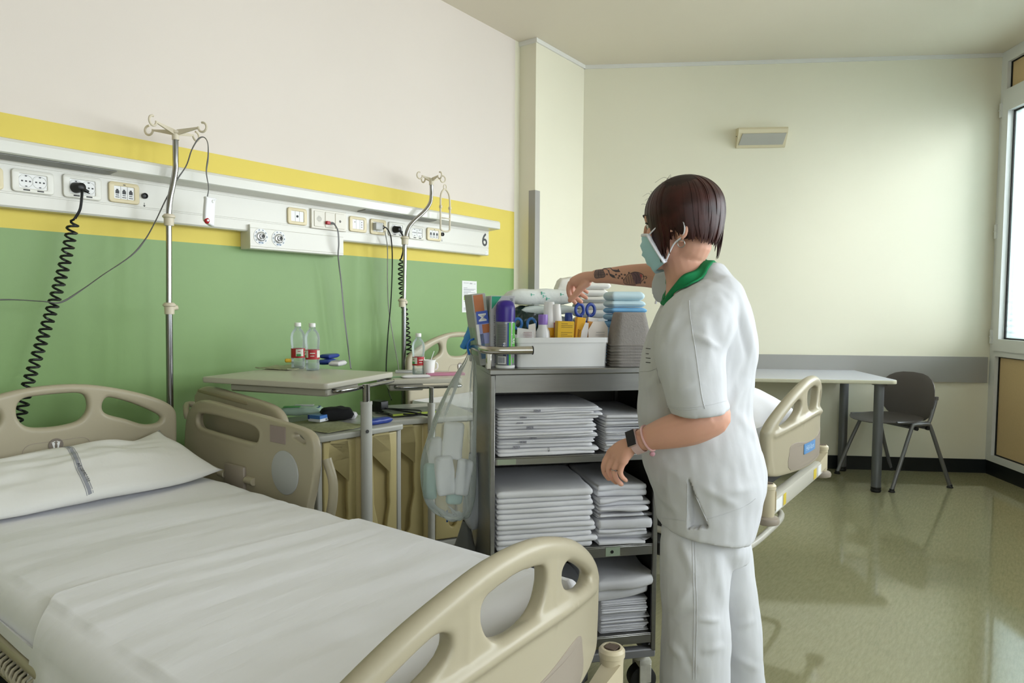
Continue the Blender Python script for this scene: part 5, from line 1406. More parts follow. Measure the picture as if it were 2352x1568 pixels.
lettering('AQL 0,65', .0085, m_print_d, bd, RZ(.014, .075)); lettering('65', .010, mat('print_navy', (40, 50, 90), .5), bd, RZ(w-.010, h-.012))
lettering('Nitrile', .011, mat('print_blue_script', (60, 80, 150), .5), bd, RZ(.016, .026))
b = MB(); b.box((-.0006, .01, .12), (.0002, d-.01, h-.012)); b.box((-.0006, .01, .01), (.0002, d-.01, .055)); obj('side_print', b, mat('carton_side_print', (176, 186, 190), .55, var=.2, vscale=60), bd, sm=0, kind='stuff')
# a blue glove pulled half out of the opening
g = MB(); gl = catmull([(-.001, d*.5, h*.50), (-.012, d*.45, h*.53), (-.020, d*.42, h*.50), (-.028, d*.40, h*.49)], 4)
m_glove = mat('nitrile_blue', (58, 136, 206), .4)
g.tube(gl, [.018-.0011*k for k in range(len(gl))], 10, flat=(1, .4)); o = obj('pulled_glove', remesh(g, .003, 3), m_glove, bd, sm=180)

# leaning carton at the tray edge
t = titem('glove_carton', 'tilted carton printed with an orange patch and a blue M at the tray corner', 'box', *[ton(1106, 837, .085)[0], .105])
t.rotation_euler = (0, math.radians(-7.5), TANG+.10)
w, d, h = .042, .10, .214
b = MB(); b.rbox((0, 0, 0), (w, d, h), .001, 1); bd = obj('carton_body', b, m_boxside, t)
def fr(name, x0, x1, z0, z1, m, th=.0006, k=None):
    q = MB(); q.box((x0, -th, z0), (x1, .0002, z1)); return obj(name, q, m, bd, sm=0, kind=k)
fr('orange_patch', .004, w-.009, h-.055, h-.003, mat('print_orange_brown', (186, 112, 66), .5)); fr('blue_patch', .006, w, h-.090, h-.052, mat('print_mid_blue', (70, 96, 190), .5), .0009)
fr('lilac_patch', .010, w, h-.150, h-.090, mat('print_lilac', (160, 165, 215), .5)); fr('orange_patch', .020, w, h-.118, h-.092, mat('print_orange_brown', (186, 112, 66), .5), .0009)
fr('blue_grey_patch', .006, w*.5, .02, h-.12, mat('print_steel_blue', (96, 130, 160), .5))
fr('pale_patch', .002, .010, .05, h-.09, m_print_w, .0009)
me = text_mesh('M', .034, .0003, True); me.transform(Matrix.Translation((w*.60, -.0013, h-.071)) @ Matrix.Rotation(PI/2, 4, 'X') @ Matrix.Rotation(PI/2, 4, 'Z')); me.materials.clear(); obj('lettering', me, m_print_w, bd, sm=0)
lettering('NITRIL', .011, mat('print_navy', (40, 50, 90), .5), bd, Matrix.Translation((.028, -.0010, .032)) @ Matrix.Rotation(PI/2, 4, 'X') @ Matrix.Rotation(PI/2, 4, 'Z'), bold=True)
b = MB(); b.box((-.0006, .01, .03), (.0002, d-.01, h-.10)); obj('side_print', b, mat('carton_green_tint', (150, 172, 150), .5, var=.2, vscale=40), bd, sm=0)

# basin
y0 = .042; xa, _ = ton(1187, 820, y0); xb, _ = ton(1396, 820, y0); _, zr = ton(1290, 775, y0)
bx0, bx1, bh, bd_ = xa, xb, zr-ZT, .215
t = titem('plastic_basin', 'white plastic basin holding bottles and ointment boxes on the trolley top', 'basin', (bx0+bx1)/2, y0+bd_/2)
w = bx1-bx0
def rr_ring(w_, d_, r_, z): return [Vector((p[0], p[1], z)) for p in rrect(w_, d_, r_, 4)]
b = MB(); k = -.003
b.loft([rr_ring(w-.006, bd_-.006, .012, .0), rr_ring(w, bd_, .014, bh-.016), rr_ring(w+.006, bd_+.006, .014, bh-.0155), rr_ring(w+.006, bd_+.006, .014, bh), rr_ring(w-.004, bd_-.004, .012, bh), rr_ring(w-.010, bd_-.010, .012, .004)])
obj('basin_body', b, m_basin, t, sm=50)
def inb(px, y, py=760): return ton(px, py, y)[0]
BZ = ZT+.0045
# white bottle with lilac cap
def round_bottle(name, label, x, y, prof, capprof, mb_, mc, z=BZ, tilt=(0, 0)):
    t = titem(name, label, 'bottle', x, y, z); t.rotation_euler = (tilt[0], tilt[1], TANG)
    b = MB(); b.lathe(prof, 26); bd = obj('bottle_body', b, mb_, t, sm=50)
    b = MB(); b.lathe(capprof, 26); obj('cap', b, mc, t, sm=50); return t, bd
y = .082; _, ztp = ton(1245, 722, y); H = ztp-BZ; R = .0215
m_bottlew = mat('bottle_white', (232, 232, 234), .35)
round_bottle('lotion_bottle', 'white round bottle with a lilac screw cap in the basin', inb(1247, y), y, [(0, 0), (R, 0), (R, H*.55), (R*.93, H*.66), (R*.68, H*.74), (R*.66, H*.80), (0, H*.80)], [(0, H*.79), (R*.66, H*.79), (R*.68, H*.98), (R*.64, H), (0, H)], m_bottlew, mat('cap_lilac', (146, 112, 196), .35))
y = .135; _, ztp = ton(1259, 693, y); H = ztp-BZ; R = .0185
t, bd = round_bottle('cream_bottle', 'tall white bottle with a yellow orange label behind the lilac capped one', inb(1261, y), y, [(0, 0), (R, 0), (R, H*.62), (R*.92, H*.64), (0, H*.64)], [(0, H*.63), (R*.98, H*.63), (R*.86, H*.98), (R*.80, H), (0, H)], m_bottlew, m_capw)
m_yel = mat('carton_yellow_orange', (240, 182, 44), .45)
m_redp = mat('print_red_brown', (176, 70, 40), .5)
obj('yellow_label', cyl_patch(MB(), R+.0004, -PI/2-.6, -PI/2+1.4, .01, H*.58), m_yel, bd, sm=60)
obj('lettering', wrap_text('Lenil', .020, R+.0008, -PI/2+.50, H*.36, Matrix.Rotation(-PI/2, 4, 'Z'), True), m_redp, bd, sm=0)
y = .128; _, ztp = ton(1285, 697, y); H = ztp-BZ; R = .0150
round_bottle('disinfectant_bottle', 'pinkish bottle with a white flip cap leaning among the others', inb(1287, y), y, [(0, 0), (R, 0), (R, H*.68), (R*.95, H*.70), (0, H*.70)], [(0, H*.69), (R*1.02, H*.69), (R*.86, H*.99), (0, H)], mat('bottle_pink', (196, 134, 134), .3), m_capw, tilt=(0, -.08))
y = .165; _, ztp = ton(1306, 718, y); H = ztp-BZ; R = .0125
round_bottle('small_bottle', 'small bottle with a dark blue cap behind the yellow boxes', inb(1306, y), y, [(0, 0), (R, 0), (R, H*.74), (0, H*.74)], [(0, H*.74), (R, H*.74), (R, H*.98), (R*.9, H), (0, H)], m_bottlew, m_blue)
def carton(name, label, px0, px1, pyt, y, d, m, rz=0.0, ry=0.0):
    xa, zt = ton(px0, pyt, y); xb, _ = ton(px1, pyt, y)
    t = titem(name, label, 'box', xa, y, BZ); t.rotation_euler = (0, ry, TANG+rz)
    b = MB(); b.rbox((0, 0, 0), (xb-xa, d, zt-BZ), .0008, 1); return t, obj('carton_body', b, m, t), xb-xa, zt-BZ
t, bd, w, h = carton('ointment_box', 'yellow printed medicine box at the front of the basin', 1279, 1317, 737, .058, .03, mat('carton_yellow', (228, 182, 44), .45), .04, .03)
b = MB()
for k in range(14):
    if k not in (3, 4): b.box((w*.20, -.0004, h-.008-k*.0052), (w*(.9 if k % 3 else .6), .0002, h-.0068-k*.0052))
obj('small_print', b, mat('print_brown', (110, 84, 40), .6), bd, sm=0, kind='stuff')
t, bd, w, h = carton('ointment_box', 'slim orange yellow ointment box standing beside the printed one', 1316, 1335, 727, .075, .028, m_yel, -.05, .10)
lettering('Zinco 20%', .010, mat('print_dark_red', (120, 30, 30), .5), bd, Matrix.Translation((w*.35, -.0006, h*.60)) @ Matrix.Rotation(PI/2, 4, 'X') @ Matrix.Rotation(-PI/2, 4, 'Z'))
t, bd, w, h = carton('ointment_tube', 'orange and white ointment tube standing upright in the basin', 1338, 1359, 727, .088, .012, mat('tube_apricot', (238, 176, 96), .4), -.05, .14)
b = MB(); b.box((-.0004, -.0005, h-.012), (w+.0004, .0125, h+.0004)); obj('crimped_end', b, m_capw, bd, sm=0)
lettering('Pasta', .011, m_redp, bd, Matrix.Translation((w*.45, -.0007, h*.55)) @ Matrix.Rotation(PI/2, 4, 'X') @ Matrix.Rotation(PI/2, 4, 'Z'))
def sachet(name, label, pts, y, m, seed, th=.0016, cat='sachet'):
    """thin stiff packet given by its corner pixels on the plane at depth y"""
    P = [ton(px, py, y) for px, py in pts]; c = (sum(p[0] for p in P)/len(P), min(p[1] for p in P))
    b = MB(); poly = [(p[0]-c[0], p[1]-c[1]) for p in P]; b.prism(poly, th, Matrix.Translation((0, th/2, 0)) @ XZm)
    me = b.mesh(); bm = bmesh.new(); bm.from_mesh(me); bmesh.ops.triangulate(bm, faces=bm.faces[:]); bmesh.ops.subdivide_edges(bm, edges=bm.edges[:], cuts=3, use_grid_fill=True)
    for v in bm.verts: v.co.y += .006*fn(v.co.x*22, v.co.z*22, seed)
    bm.to_mesh(me); bm.free()
    o = obj(name, me, m, None, loc=tl(c[0], y, c[1]), rot=(0, 0, TANG), sm=40); return tag(o, label, cat)
m_pap = mat('sachet_paper', (226, 218, 210), .6)
o = sachet('dressing_sachet', 'torn white dressing sachet at the right end of the basin', [(1352, 790), (1396, 790), (1396, 752), (1388, 738), (1362, 738), (1350, 758)], .070, m_pap, 3)
b = MB()
for k in range(3): b.box((-.012+k*.002, -.0065, .020+k*.008), (.018, -.0052, .0207+k*.008))
obj('small_print', b, m_print_d, o, sm=0, kind='stuff')
sachet('dressing_sachet', 'thin white sachet standing between the tube and the torn one', [(1332, 790), (1346, 790), (1352, 742), (1345, 740), (1336, 760)], .064, mat('sachet_white', (232, 228, 228), .4), 9)
o = sachet('blister_strip', 'white pill strip with rows of small red dots at the left of the basin', [(1187, 790), (1226, 790), (1228, 758), (1188, 752)], .060, mat('strip_white', (226, 222, 222), .5), 12)
b = MB()
for i in range(6):
    for j in range(5): b.box((-.006+i*.0042, -.0052, .014+j*.0050), (-.0044+i*.0042, -.0030, .0158+j*.0050))
obj('red_dots', b, mat('print_dark_pink', (150, 90, 96), .6), o, sm=0, kind='stuff')
sachet('paper_slip', 'creased paper slip sticking up behind the pill strip', [(1212, 780), (1230, 780), (1230, 742), (1214, 746)], .074, m_pap, 15)

# scissors with dark blue handles
def scissors(name, label, c, ax, m, R=.016, Rr=.004, blade=True, rz=0.0, th=0.0):
    t = titem(name, label, 'scissors', c[0], c[1], c[2], rz)
    for s in (-1, 1):
        pts = [Vector((s*(.021+R*.86*math.cos(a)), s*.0035, .024+R*1.12*math.sin(a))) for a in [2*PI*k/14 for k in range(14)]]
        b = MB(); b.tube(catmull(pts, 2, True), Rr, 8, closed=True, flat=(1.0, 1.35))
        b.tube(catmull([(s*.016, s*.0035, .008), (s*.012, s*.003, -.006), (s*.004, s*.002, -.022), (-s*.002, s*.0015, -.036)], 4), [Rr*1.3]*13, 8)
        hd = obj('handle', b, m, t)
        if blade:
            b = MB(); b.add([Vector(p) for p in ((s*.004, s*.001, -.030), (-s*.006, s*.001, -.034), (-s*.003, s*.001, -.095), (-s*.001, s*.001, -.10), (s*.004, s*.0022, -.030), (-s*.006, s*.0022, -.034), (-s*.003, s*.0022, -.095), (-s*.001, s*.0022, -.10))], [(0,1,2,3),(4,5,6,7),(0,1,5,4),(1,2,6,5),(2,3,7,6),(3,0,4,7)]); obj('blade', b, m_chrome, t, sm=0)
    b = MB(); b.lathe([(0, -.006), (.003, -.006), (.003, .006), (0, .006)], 10, Matrix.Translation((0, 0, -.030)) @ Matrix.Rotation(PI/2, 4, 'X')); obj('pivot', b, m_chrome, t)
    return t
m_sciss = mat('scissor_blue', (28, 60, 150), .3)
xs_, zs_ = ton(1344, 726, .150)
scissors('scissors', 'scissors with dark blue loop handles under the reaching hand', (xs_, .150, zs_-.004), 0, m_sciss, rz=.15)
xs_, zs_ = ton(1205, 752, .150)
scissors('scissors', 'scissors with light blue handles at the left end of the basin', (xs_, .150, zs_-.012), 0, mat('scissor_light_blue', (40, 110, 180), .3), R=.014, Rr=.0032, rz=-.2)

# soft packs behind
m_diap = mat('diaper_white', (226, 230, 226), .7, bump=.6, bscale=22, bdist=.008, var=.03, vscale=30)
m_teal = mat('print_teal', (60, 176, 150), .6)
m_bagdark = mat('dark_green_film', (34, 54, 50), .25, var=.5, vscale=18)
m_film = clear_mat('clear_film', (225, 232, 228), .72, .12)
def blob(name, label, cat, x0, x1, z0, z1, y0, y1, m, seed, amp=.012, sc=14, parts=(), voxel=.006):
    """crumpled soft bundle filling the given box on the trolley top"""
    b = MB(); b.rbox((-(x1-x0)/2, -(y1-y0)/2, 0), ((x1-x0)/2, (y1-y0)/2, z1-z0), .03, 4)
    me = remesh(b, voxel, 3)
    nrm = [v.normal.copy() for v in me.vertices]
    for v in me.vertices:
        n_ = nrm[v.index]; c = v.co
        k = amp*(fn(c.x*sc, c.y*sc, c.z*sc+seed)+.6*abs(fn(c.x*sc*2.1, c.y*sc*2.1+seed, c.z*sc*2.1))-.35)
        if c.z > .004: v.co = c + n_*k
    o = obj(name, me, m, None, loc=tl((x0+x1)/2, (y0+y1)/2, z0), rot=(0, 0, TANG), sm=180); return tag(o, label, cat)
yb = .275
xa, za = ton(1182, 690, yb); xb, _ = ton(1262, 690, yb)
o = blob('refuse_sack_roll', 'crumpled dark green plastic sack stuffed behind the basin', 'plastic bag', xa, xb, ZT, ton(1200, 700, yb)[1], .262, .335, m_bagdark, 4, .014, 18)
o = blob('clear_wrapper', 'clear crumpled wrapper over the dark sack behind the basin', 'wrapper', xa+.002, xb+.04, ton(1200, 700, yb)[1]+.001, ton(1200, 676, yb)[1], .268, .330, m_film, 8, .016, 16)
def pad_pile(name, lab, group, cat, px0, px1, tops, y0, d, mats, seed, puff):
    """pile of soft folded pads; tops = pixel heights of every boundary from the bottom up"""
    out = []; n = len(tops)-1
    xa = ton(px0, 720, y0)[0]; xb = ton(px1, 720, y0)[0]
    for i in range(n):
        z0 = ton((px0+px1)/2, tops[i], y0)[1]; z1 = ton((px0+px1)/2, tops[i+1], y0)[1]
        m = mats[i] if isinstance(mats, list) else mats
        me = folded(xb-xa, d, z1-z0-.0008, 1, seed+i, puff, 0, 18).mesh()
        for v in me.vertices:      # pillowy front edge
            k = (v.co.z/(z1-z0)-.5)*2; v.co.y += .010*k*k*(1-v.co.y/d); v.co.x -= .008*k*k*(v.co.x/(xb-xa)*2-1)
        o = obj(name, me, m, None, loc=tl(xa, y0, z0), rot=(0, 0, TANG), sm=60)
        r = n-1-i; tag(o, lab % (ORD[r] if i else 'lowest'), cat, group); out.append(o)
    return out
m_diaw = mat('pad_cream_white', (236, 233, 226), .75, bump=.1, bscale=60)
dl = pad_pile('folded_diaper', 'white folded pad, %s in the pile under the reaching forearm', 'white pads behind the basin', 'pad', 1328, 1402, [835, 810, 785, 766, 745, 728, 711, 694, 680, 664, 647], .262, .085, m_diaw, 50, .004)
m_pb = [mat('pad_blue', (120, 178, 222), .6), mat('pad_blue_mid', (150, 196, 226), .6), mat('pad_blue_pale', (196, 222, 232), .7)]
pad_pile('absorbent_pad', 'pale blue folded pad, %s in the pile behind the grey bowls', 'blue pads on the trolley', 'pad', 1402, 1486, [835, 812, 790, 772, 754, 736, 720, 706, 690, 669], .122, .085, [m_pb[0], m_pb[0], m_pb[0], m_pb[1], m_pb[0], m_pb[1], m_pb[0], m_pb[2], m_pb[2]], 70, .003)
# open packs of pads lying across the back
o = pack('diaper_pack', 'soft white pack of pads with green marks lying across the top at the back', 'packet', tl(ton(1240, 690, .30)[0], .310, ton(1240, 700, .30)[1]), TANG+.03, .235, .10, .052, m_diap, seed=21)
b = MB()
for x, z in ((-.005, .040), (.0, .030), (.06, .036), (-.04, .034), (.012, .022)): b.box((x-.001, -.0500, z-.007), (x+.0015, -.044, z+.003)); b.box((x+.0015, -.0500, z-.002), (x+.011, -.044, z-.0005))
obj('green_marks', b, m_teal, o, kind='stuff')
o = pack('diaper_pack', 'thin lower pack of pads in clear film just under the marked one', 'packet', tl(ton(1262, 712, .285)[0], .295, ton(1262, 722, .285)[1]), TANG-.06, .19, .07, .030, mat('pad_film_white', (216, 226, 222), .4, bump=.4, bscale=30, bdist=.004), seed=23)
o = pack('diaper_pack', 'cream soft pad rolled behind the hand at the back of the trolley', 'packet', tl(ton(1312, 662, .33)[0], .325, ton(1312, 688, .33)[1]), TANG, .11, .06, .075, m_diaw, seed=25)
o = pack('diaper_pack', 'white pads filling the back of the tray below the marked pack', 'packet', tl(ton(1262, 780, .30)[0], .318, ZT), TANG, .20, .06, ton(1262, 725, .30)[1]-ZT, m_diap, seed=27)

# nested grey pulp bowls
m_pulp = mat('pulp_grey', (150, 145, 141), .9, spec=.2, bump=.5, bscale=220, bdist=.003, var=.05, vscale=120)
yp = .062
xl, z0 = ton(1398, 834, yp); xr, _ = ton(1490, 834, yp); _, ztop = ton(1440, 716, yp)
wb = xr-xl; cxp = (xl+xr)/2
NB = 8; pitch = .0088; hb = (ztop-ZT)-(NB-1)*pitch-.001
def bowl_mesh():
    b = MB(); rs = []
    wt = wb*.70
    for z, s, o_ in ((0, 1.0, .0), (.0025, 1.03, 0), (.0045, 1.03, 0), (.0062, .965, 0), (hb*.5, .86, 0), (hb*.93, .72, 0), (hb*.985, .69, 0), (hb, .64, 0)):
        rs.append([Vector((p[0]+.0012*fn(p[0]*60, p[1]*60, z*40), p[1], z+.0015*fn(p[0]*30, p[1]*30, 1)*(z < .01))) for p in rrect(wb*s, .090*s, .025*s, 6)])
    inner = [[Vector((p.x*.95, p.y*.95, max(.0, p.z-.003))) for p in r] for r in rs]
    b.loft(rs+[[p*1 for p in rs[-1]]][:0], cap=False); n = len(rs[0])
    b.f.append(tuple((len(rs)-1)*n+j for j in range(n)))
    q = MB(); q.loft(inner, cap=False); q.f.append(tuple((len(rs)-1)*n+j for j in range(n))); k = len(b.v); b.add(q.v, q.f)
    for j in range(n): b.f.append((j, (j+1) % n, k+(j+1) % n, k+j))
    b.mi = [0]*len(b.f)
    return b.mesh()
bm_ = bowl_mesh()
for i in range(NB):
    o = obj('pulp_bowl', bm_, m_pulp, None, loc=tl(cxp+.0015*math.sin(i*2.3), yp, ZT+i*pitch), rot=(0, 0, TANG+.02*math.sin(i*1.7)), sm=50)
    tag(o, 'grey pulp bowl turned upside down, %s of the nest on the trolley' % (ORD[NB-1-i] if i else 'lowest'), 'bowl', 'nest of pulp bowls')
# hand gel dispenser
yg = GY
t = titem('gel_dispenser', 'teal hand gel bottle with a clear pump behind the nurse', 'bottle', GX, GY, 1.0085)
b = MB(); hh = ton(1510, 722, yg)[1]-1.0085
b.loft([[Vector((p[0], p[1], z)) for p in rrect(.050*s, .042*s, .012*s, 4)] for z, s in ((0, .96), (.004, 1), (hh*.84, 1), (hh*.95, .86), (hh, .50))]); obj('bottle_body', b, mat('gel_teal', (130, 202, 198), .25), t, sm=50)
m_pump = mat('pump_clear', (206, 206, 208), .25)
b = MB(); b.lathe([(.0, hh), (.0125, hh), (.0125, hh+.018), (.005, hh+.020), (.0045, hh+.042), (.0, hh+.042)], 18); obj('pump_collar', b, m_pump, t)
b = MB(); b.rbox((-.020, -.006, hh+.040), (.014, .006, hh+.050), .003, 2); b.tube([(-.018, 0, hh+.044), (-.024, 0, hh+.040), (-.025, 0, hh+.032)], .0035, 8); obj('pump_head', b, m_pump, t)

# ------------------------------------------------------------------ waste bags and gloves hanging at the trolley's left end
m_bag = clear_mat('bag_clear', (232, 236, 234), .79, .10)
def sidept(px, py, dep): return at(px, py, dep)
DB = 2.03
def bag_mesh(rowsdef, dep, thick, seed, n=56):
    rings = []
    for (py, xl_, xr_) in rowsdef:
        a = at(xl_, py, dep); c = at(xr_, py, dep); mid = (a+c)/2; hw = (c-a).length/2
        ring = []
        for k in range(n):
            th = 2*PI*k/n; ca, sa = math.cos(th), math.sin(th)
            pl = 1 + .10*fn(ca*2.2, sa*2.2, py*.012+seed) + .05*math.sin(th*9+py*.01)*min(1, .045/(hw+.001))
            ring.append(mid + Vector((ca*hw*pl, sa*min(thick, hw*1.0+.004)*pl, .006*fn(ca*3, sa*3, py*.02+seed))))
        rings.append(ring)
    dense = []
    for j in range(n):
        col_ = catmull([r[j] for r in rings], 5); dense.append(col_)
    rows = [[dense[j][i] for j in range(n)] for i in range(len(dense[0]))]
    # creases
    b = MB(); b.loft(rows, cap=False)
    b.f.append(tuple((len(rows)-1)*n+j for j in range(n))); b.mi.append(0)
    return b.mesh()
me = bag_mesh([(812, 1075, 1083), (830, 1066, 1092), (860, 1046, 1094), (900, 1024, 1095), (950, 1000, 1094), (1000, 985, 1093), (1050, 972, 1094), (1100, 966, 1094), (1140, 972, 1090), (1165, 985, 1086), (1182, 1012, 1080), (1190, 1040, 1066)], DB, .055, 2)
ctr = at(1050, 1000, DB)
for v in me.vertices: v.co -= ctr
def tagloc(o, p): o.location = p; return o
bg_ = obj('waste_bag', me, m_bag, None, loc=ctr, sm=180); tag(bg_, 'clear plastic bag of used pads hanging from the trolley rail', 'plastic bag')
b = MB(); b.tube(catmull([at(1078, 815, DB)-ctr, at(1074, 795, DB)-ctr, at(1080, 782, DB)-ctr, at(1095, 778, DB+.02)-ctr, at(1102, 786, DB+.02)-ctr], 5), [.008, .007, .006, .006, .006, .0055, .005]+[.005]*30, 8, flat=(1, .6)); obj('blue_tie', b, mat('tie_blue', (44, 112, 200), .45), bg_)
m_padw = mat('used_pad_white', (246, 246, 246), .7, bump=.1, bscale=50); m_padt = mat('used_pad_teal', (186, 222, 214), .7, bump=.1, bscale=50)
for i, (px, py, w_, h_, rot_, mm, dd, lab) in enumerate((
    (1040, 1012, .062, .115, .10, m_padw, .0, 'upright white pad highest inside the clear hanging bag'),
    (1000, 1040, .050, .095, -.12, m_padw, .012, 'white pad at the left shoulder of the clear hanging bag'),
    (1022, 1092, .058, .120, -.10, m_padw, -.018, 'white pad in the middle of the clear hanging bag'),
    (988, 1105, .040, .110, .05, m_padt, .0, 'teal tinted pad on the left in the clear hanging bag'),
    (1064, 1095, .045, .110, .16, m_padw, -.012, 'narrow white pad at the right in the clear hanging bag'),
    (1045, 1128, .050, .080, .1, m_padt, .015, 'teal tinted pad at the bottom of the clear hanging bag'))):
    p = at(px, py, DB+dd)
    b = MB(); b.rbox((-w_/2, -.014, -h_/2), (w_/2, .014, h_/2), .011, 3)
    me = b.mesh(); bm = bmesh.new(); bm.from_mesh(me); bmesh.ops.subdivide_edges(bm, edges=[e for e in bm.edges if e.calc_length() > .02], cuts=4, use_grid_fill=True)
    for v in bm.verts: v.co += Vector((.003*fn(v.co.x*30, v.co.z*30, i), .005*fn(v.co.x*24, v.co.z*24, i+5), .002*fn(v.co.x*40, v.co.z*20, i+3)))
    bm.to_mesh(me); bm.free()
    o = obj('used_pad', me, mm, None, loc=p, rot=(0, rot_, .1*i), sm=60); tag(o, lab, 'pad', 'pads in the hanging bag')
# smaller white bag behind it
DB2 = 2.16
ctr = at(1080, 1150, DB2)
me = bag_mesh([(1040, 1078, 1096), (1080, 1072, 1104), (1120, 1068, 1110), (1160, 1064, 1112), (1190, 1066, 1108), (1212, 1078, 1098)], DB2, .03, 7, 32)
for v in me.vertices: v.co -= ctr
o = obj('cloth_bag', me, mat('bag_grey_white', (196, 200, 206), .5), None, loc=ctr, sm=180); tag(o, 'small greyish white bag hanging low behind the clear bag', 'bag')
ctr = at(1068, 1240, DB2+.03)
me = bag_mesh([(1195, 1062, 1076), (1215, 1056, 1082), (1245, 1046, 1088), (1275, 1036, 1098)], DB2+.03, .012, 9, 24)
for v in me.vertices: v.co -= ctr
o = obj('film_tail', me, mat('film_smoky', (120, 122, 120), .35), None, loc=ctr, sm=180); tag(o, 'smoky plastic film trailing down below the clear bag', 'plastic film')
b = MB(); b.tube([at(1027, 1172, DB+.05)-at(1027, 1185, DB+.05), at(1027, 1198, DB+.05)-at(1027, 1185, DB+.05)], .005, 8, flat=(1, .5)); o = obj('blue_strap_end', b, mat('strap_blue', (30, 90, 170), .4), None, loc=at(1027, 1185, DB+.05)); tag(o, 'short blue strap end showing under the clear bag', 'strap')
# blue glove hanging over the rail
DG = 2.12
b = MB()
for k, (x0, y0_, x1, y1_, r0, r1) in enumerate(((1090, 740, 1064, 800, .016, .011), (1094, 745, 1076, 800, .015, .008), (1088, 730, 1070, 780, .013, .009), (1096, 760, 1086, 798, .012, .007), (1083, 748, 1074, 762, .010, .006))):
    P = catmull([at(x0, y0_, DG+.01*k-.02), at((x0+x1)/2+2*(-1)**k, (y0_+y1_)/2, DG+.008*k-.02), at(x1, y1_, DG+.008*k-.016)], 5)
    b.tube(P, [r0+(r1-r0)*i/(len(P)-1) for i in range(len(P))], 10)
b.ball(at(1091, 745, DG), (.020, .022, .028), 14)
me = remesh(b, .003, 4)
nrm = [v.normal.copy() for v in me.vertices]
for v in me.vertices:
    c = v.co; v.co = c + nrm[v.index]*(.0032*fn(c.x*60, c.y*60, c.z*28)+.002*fn(c.x*110, c.y*110, c.z*70))
ctr = at(1080, 770, DG)
for v in me.vertices: v.co -= ctr
o = obj('blue_glove', me, m_glove, None, loc=ctr, sm=180); tag(o, 'crumpled blue rubber glove hanging on the trolley rail beside the cartons', 'glove')
# ------------------------------------------------------------------ nurse
m_skin = mat('skin', (216, 164, 142), .5, spec=.4, sss=.12, var=.05, vscale=9, bump=.08, bscale=300, bdist=.001)
m_uniform = mat('uniform_white', (208, 209, 213), .8, spec=.2, bump=.32, bscale=17, bdist=.006, stretch=(1, 1, .5))
m_collar = mat('collar_green', (28, 128, 78), .75, spec=.2, bump=.1, bscale=80)
m_hair = mat('hair_auburn', (52, 20, 15), .47, spec=.4, var=.5, vscale=30)
m_hair_d = mat('hair_dark', (34, 15, 12), .6)
m_mask = mat('mask_blue', (184, 226, 236), .8)
m_maskw = mat('mask_white', (234, 234, 242), .75)
m_seam = mat('seam_white', (205, 206, 210), .8)
NY = 1.62
nurse = thing('person', 'person in white scrubs with green collar and short auburn hair reaching into the trolley', 'person', (at(1600, 1000, NY).x, NY, 0), 0)
NI = Vector(nurse.location)
def nob(name, me, m, parent=None, sm=180, **k):
    """part of the nurse from a mesh in world coordinates"""
    if isinstance(me, MB): me = me.mesh()
    for v in me.vertices: v.co -= NI
    return obj(name, me, m, parent or nurse, sm=sm, **k)
def ell(py, xl, xr, y, b_, n=28, e=1.0, tilt=0.0, dy=0.0):
    """body ring between two silhouette pixels; b_ = half depth; tilt raises the right end (pixels)"""
    A = at(xl, py+tilt, y); B = at(xr, py-tilt, y+dy); c = (A+B)/2; h = (B-A)/2; out = []
    yv = Vector((-h.y, h.x, 0)).normalized()
    for k in range(n):
        a = 2*PI*k/n; ca, sa = math.cos(a), math.sin(a)
        out.append(c + h*math.copysign(abs(ca)**e, ca) + yv*(b_*math.copysign(abs(sa)**e, sa)))
    return out
def dense(rings, k=4):
    n = len(rings[0]); cols = [catmull([r[j] for r in rings], k) for j in range(n)]
    return [[cols[j][i] for j in range(n)] for i in range(len(cols[0]))]
def limb(b, pts, radii, seg=14, k=5):
    P = catmull(pts, k); R = interp_list(radii, k); b.tube(P, R, seg)

# head frame
HC = at(1569, 500, 1.665)
hf = Vector((-.86, .50, -.13)).normalized(); hl = Vector((-.50, -.86, 0)).normalized(); hl = (hl-hf*hl.dot(hf)).normalized(); hu = hf.cross(hl)
HM = Matrix(((hf.x, hl.x, hu.x, HC.x), (hf.y, hl.y, hu.y, HC.y), (hf.z, hl.z, hu.z, HC.z), (0, 0, 0, 1)))
def H(f, l, u): return HM @ Vector((f, l, u))

# ---- body: one continuous skin
b = MB()
b.ball((0, 0, .012), (.089, .073, .087), 22, HM); b.ball((-.015, 0, .0), (.072, .070, .078), 20, HM)
b.ball((.035, 0, -.045), (.058, .058, .062), 18, HM); b.ball((.030, 0, -.070), (.058, .050, .045), 18, HM); b.ball((.070, 0, -.098), (.022, .024, .020), 14, HM)
b.ball((.074, 0, .010), (.018, .050, .022), 14, HM)                                   # brow
for s in (-1, 1): b.ball((.060, s*.040, -.034), (.024, .020, .026), 12, HM)             # cheeks
b.tube(catmull([H(.090, 0, -.002), H(.094, 0, -.022), H(.097, 0, -.042), H(.090, 0, -.054)], 4), [.008, .009, .010, .010, .0100, .010, .010, .011, .0115, .0115, .011, .010, .009], 10)
for z, r in ((-.072, .010), (-.083, .011)): b.tube([H(.086, -.022, z), H(.096, 0, z), H(.086, .022, z)], [.005, r, .005], 8)
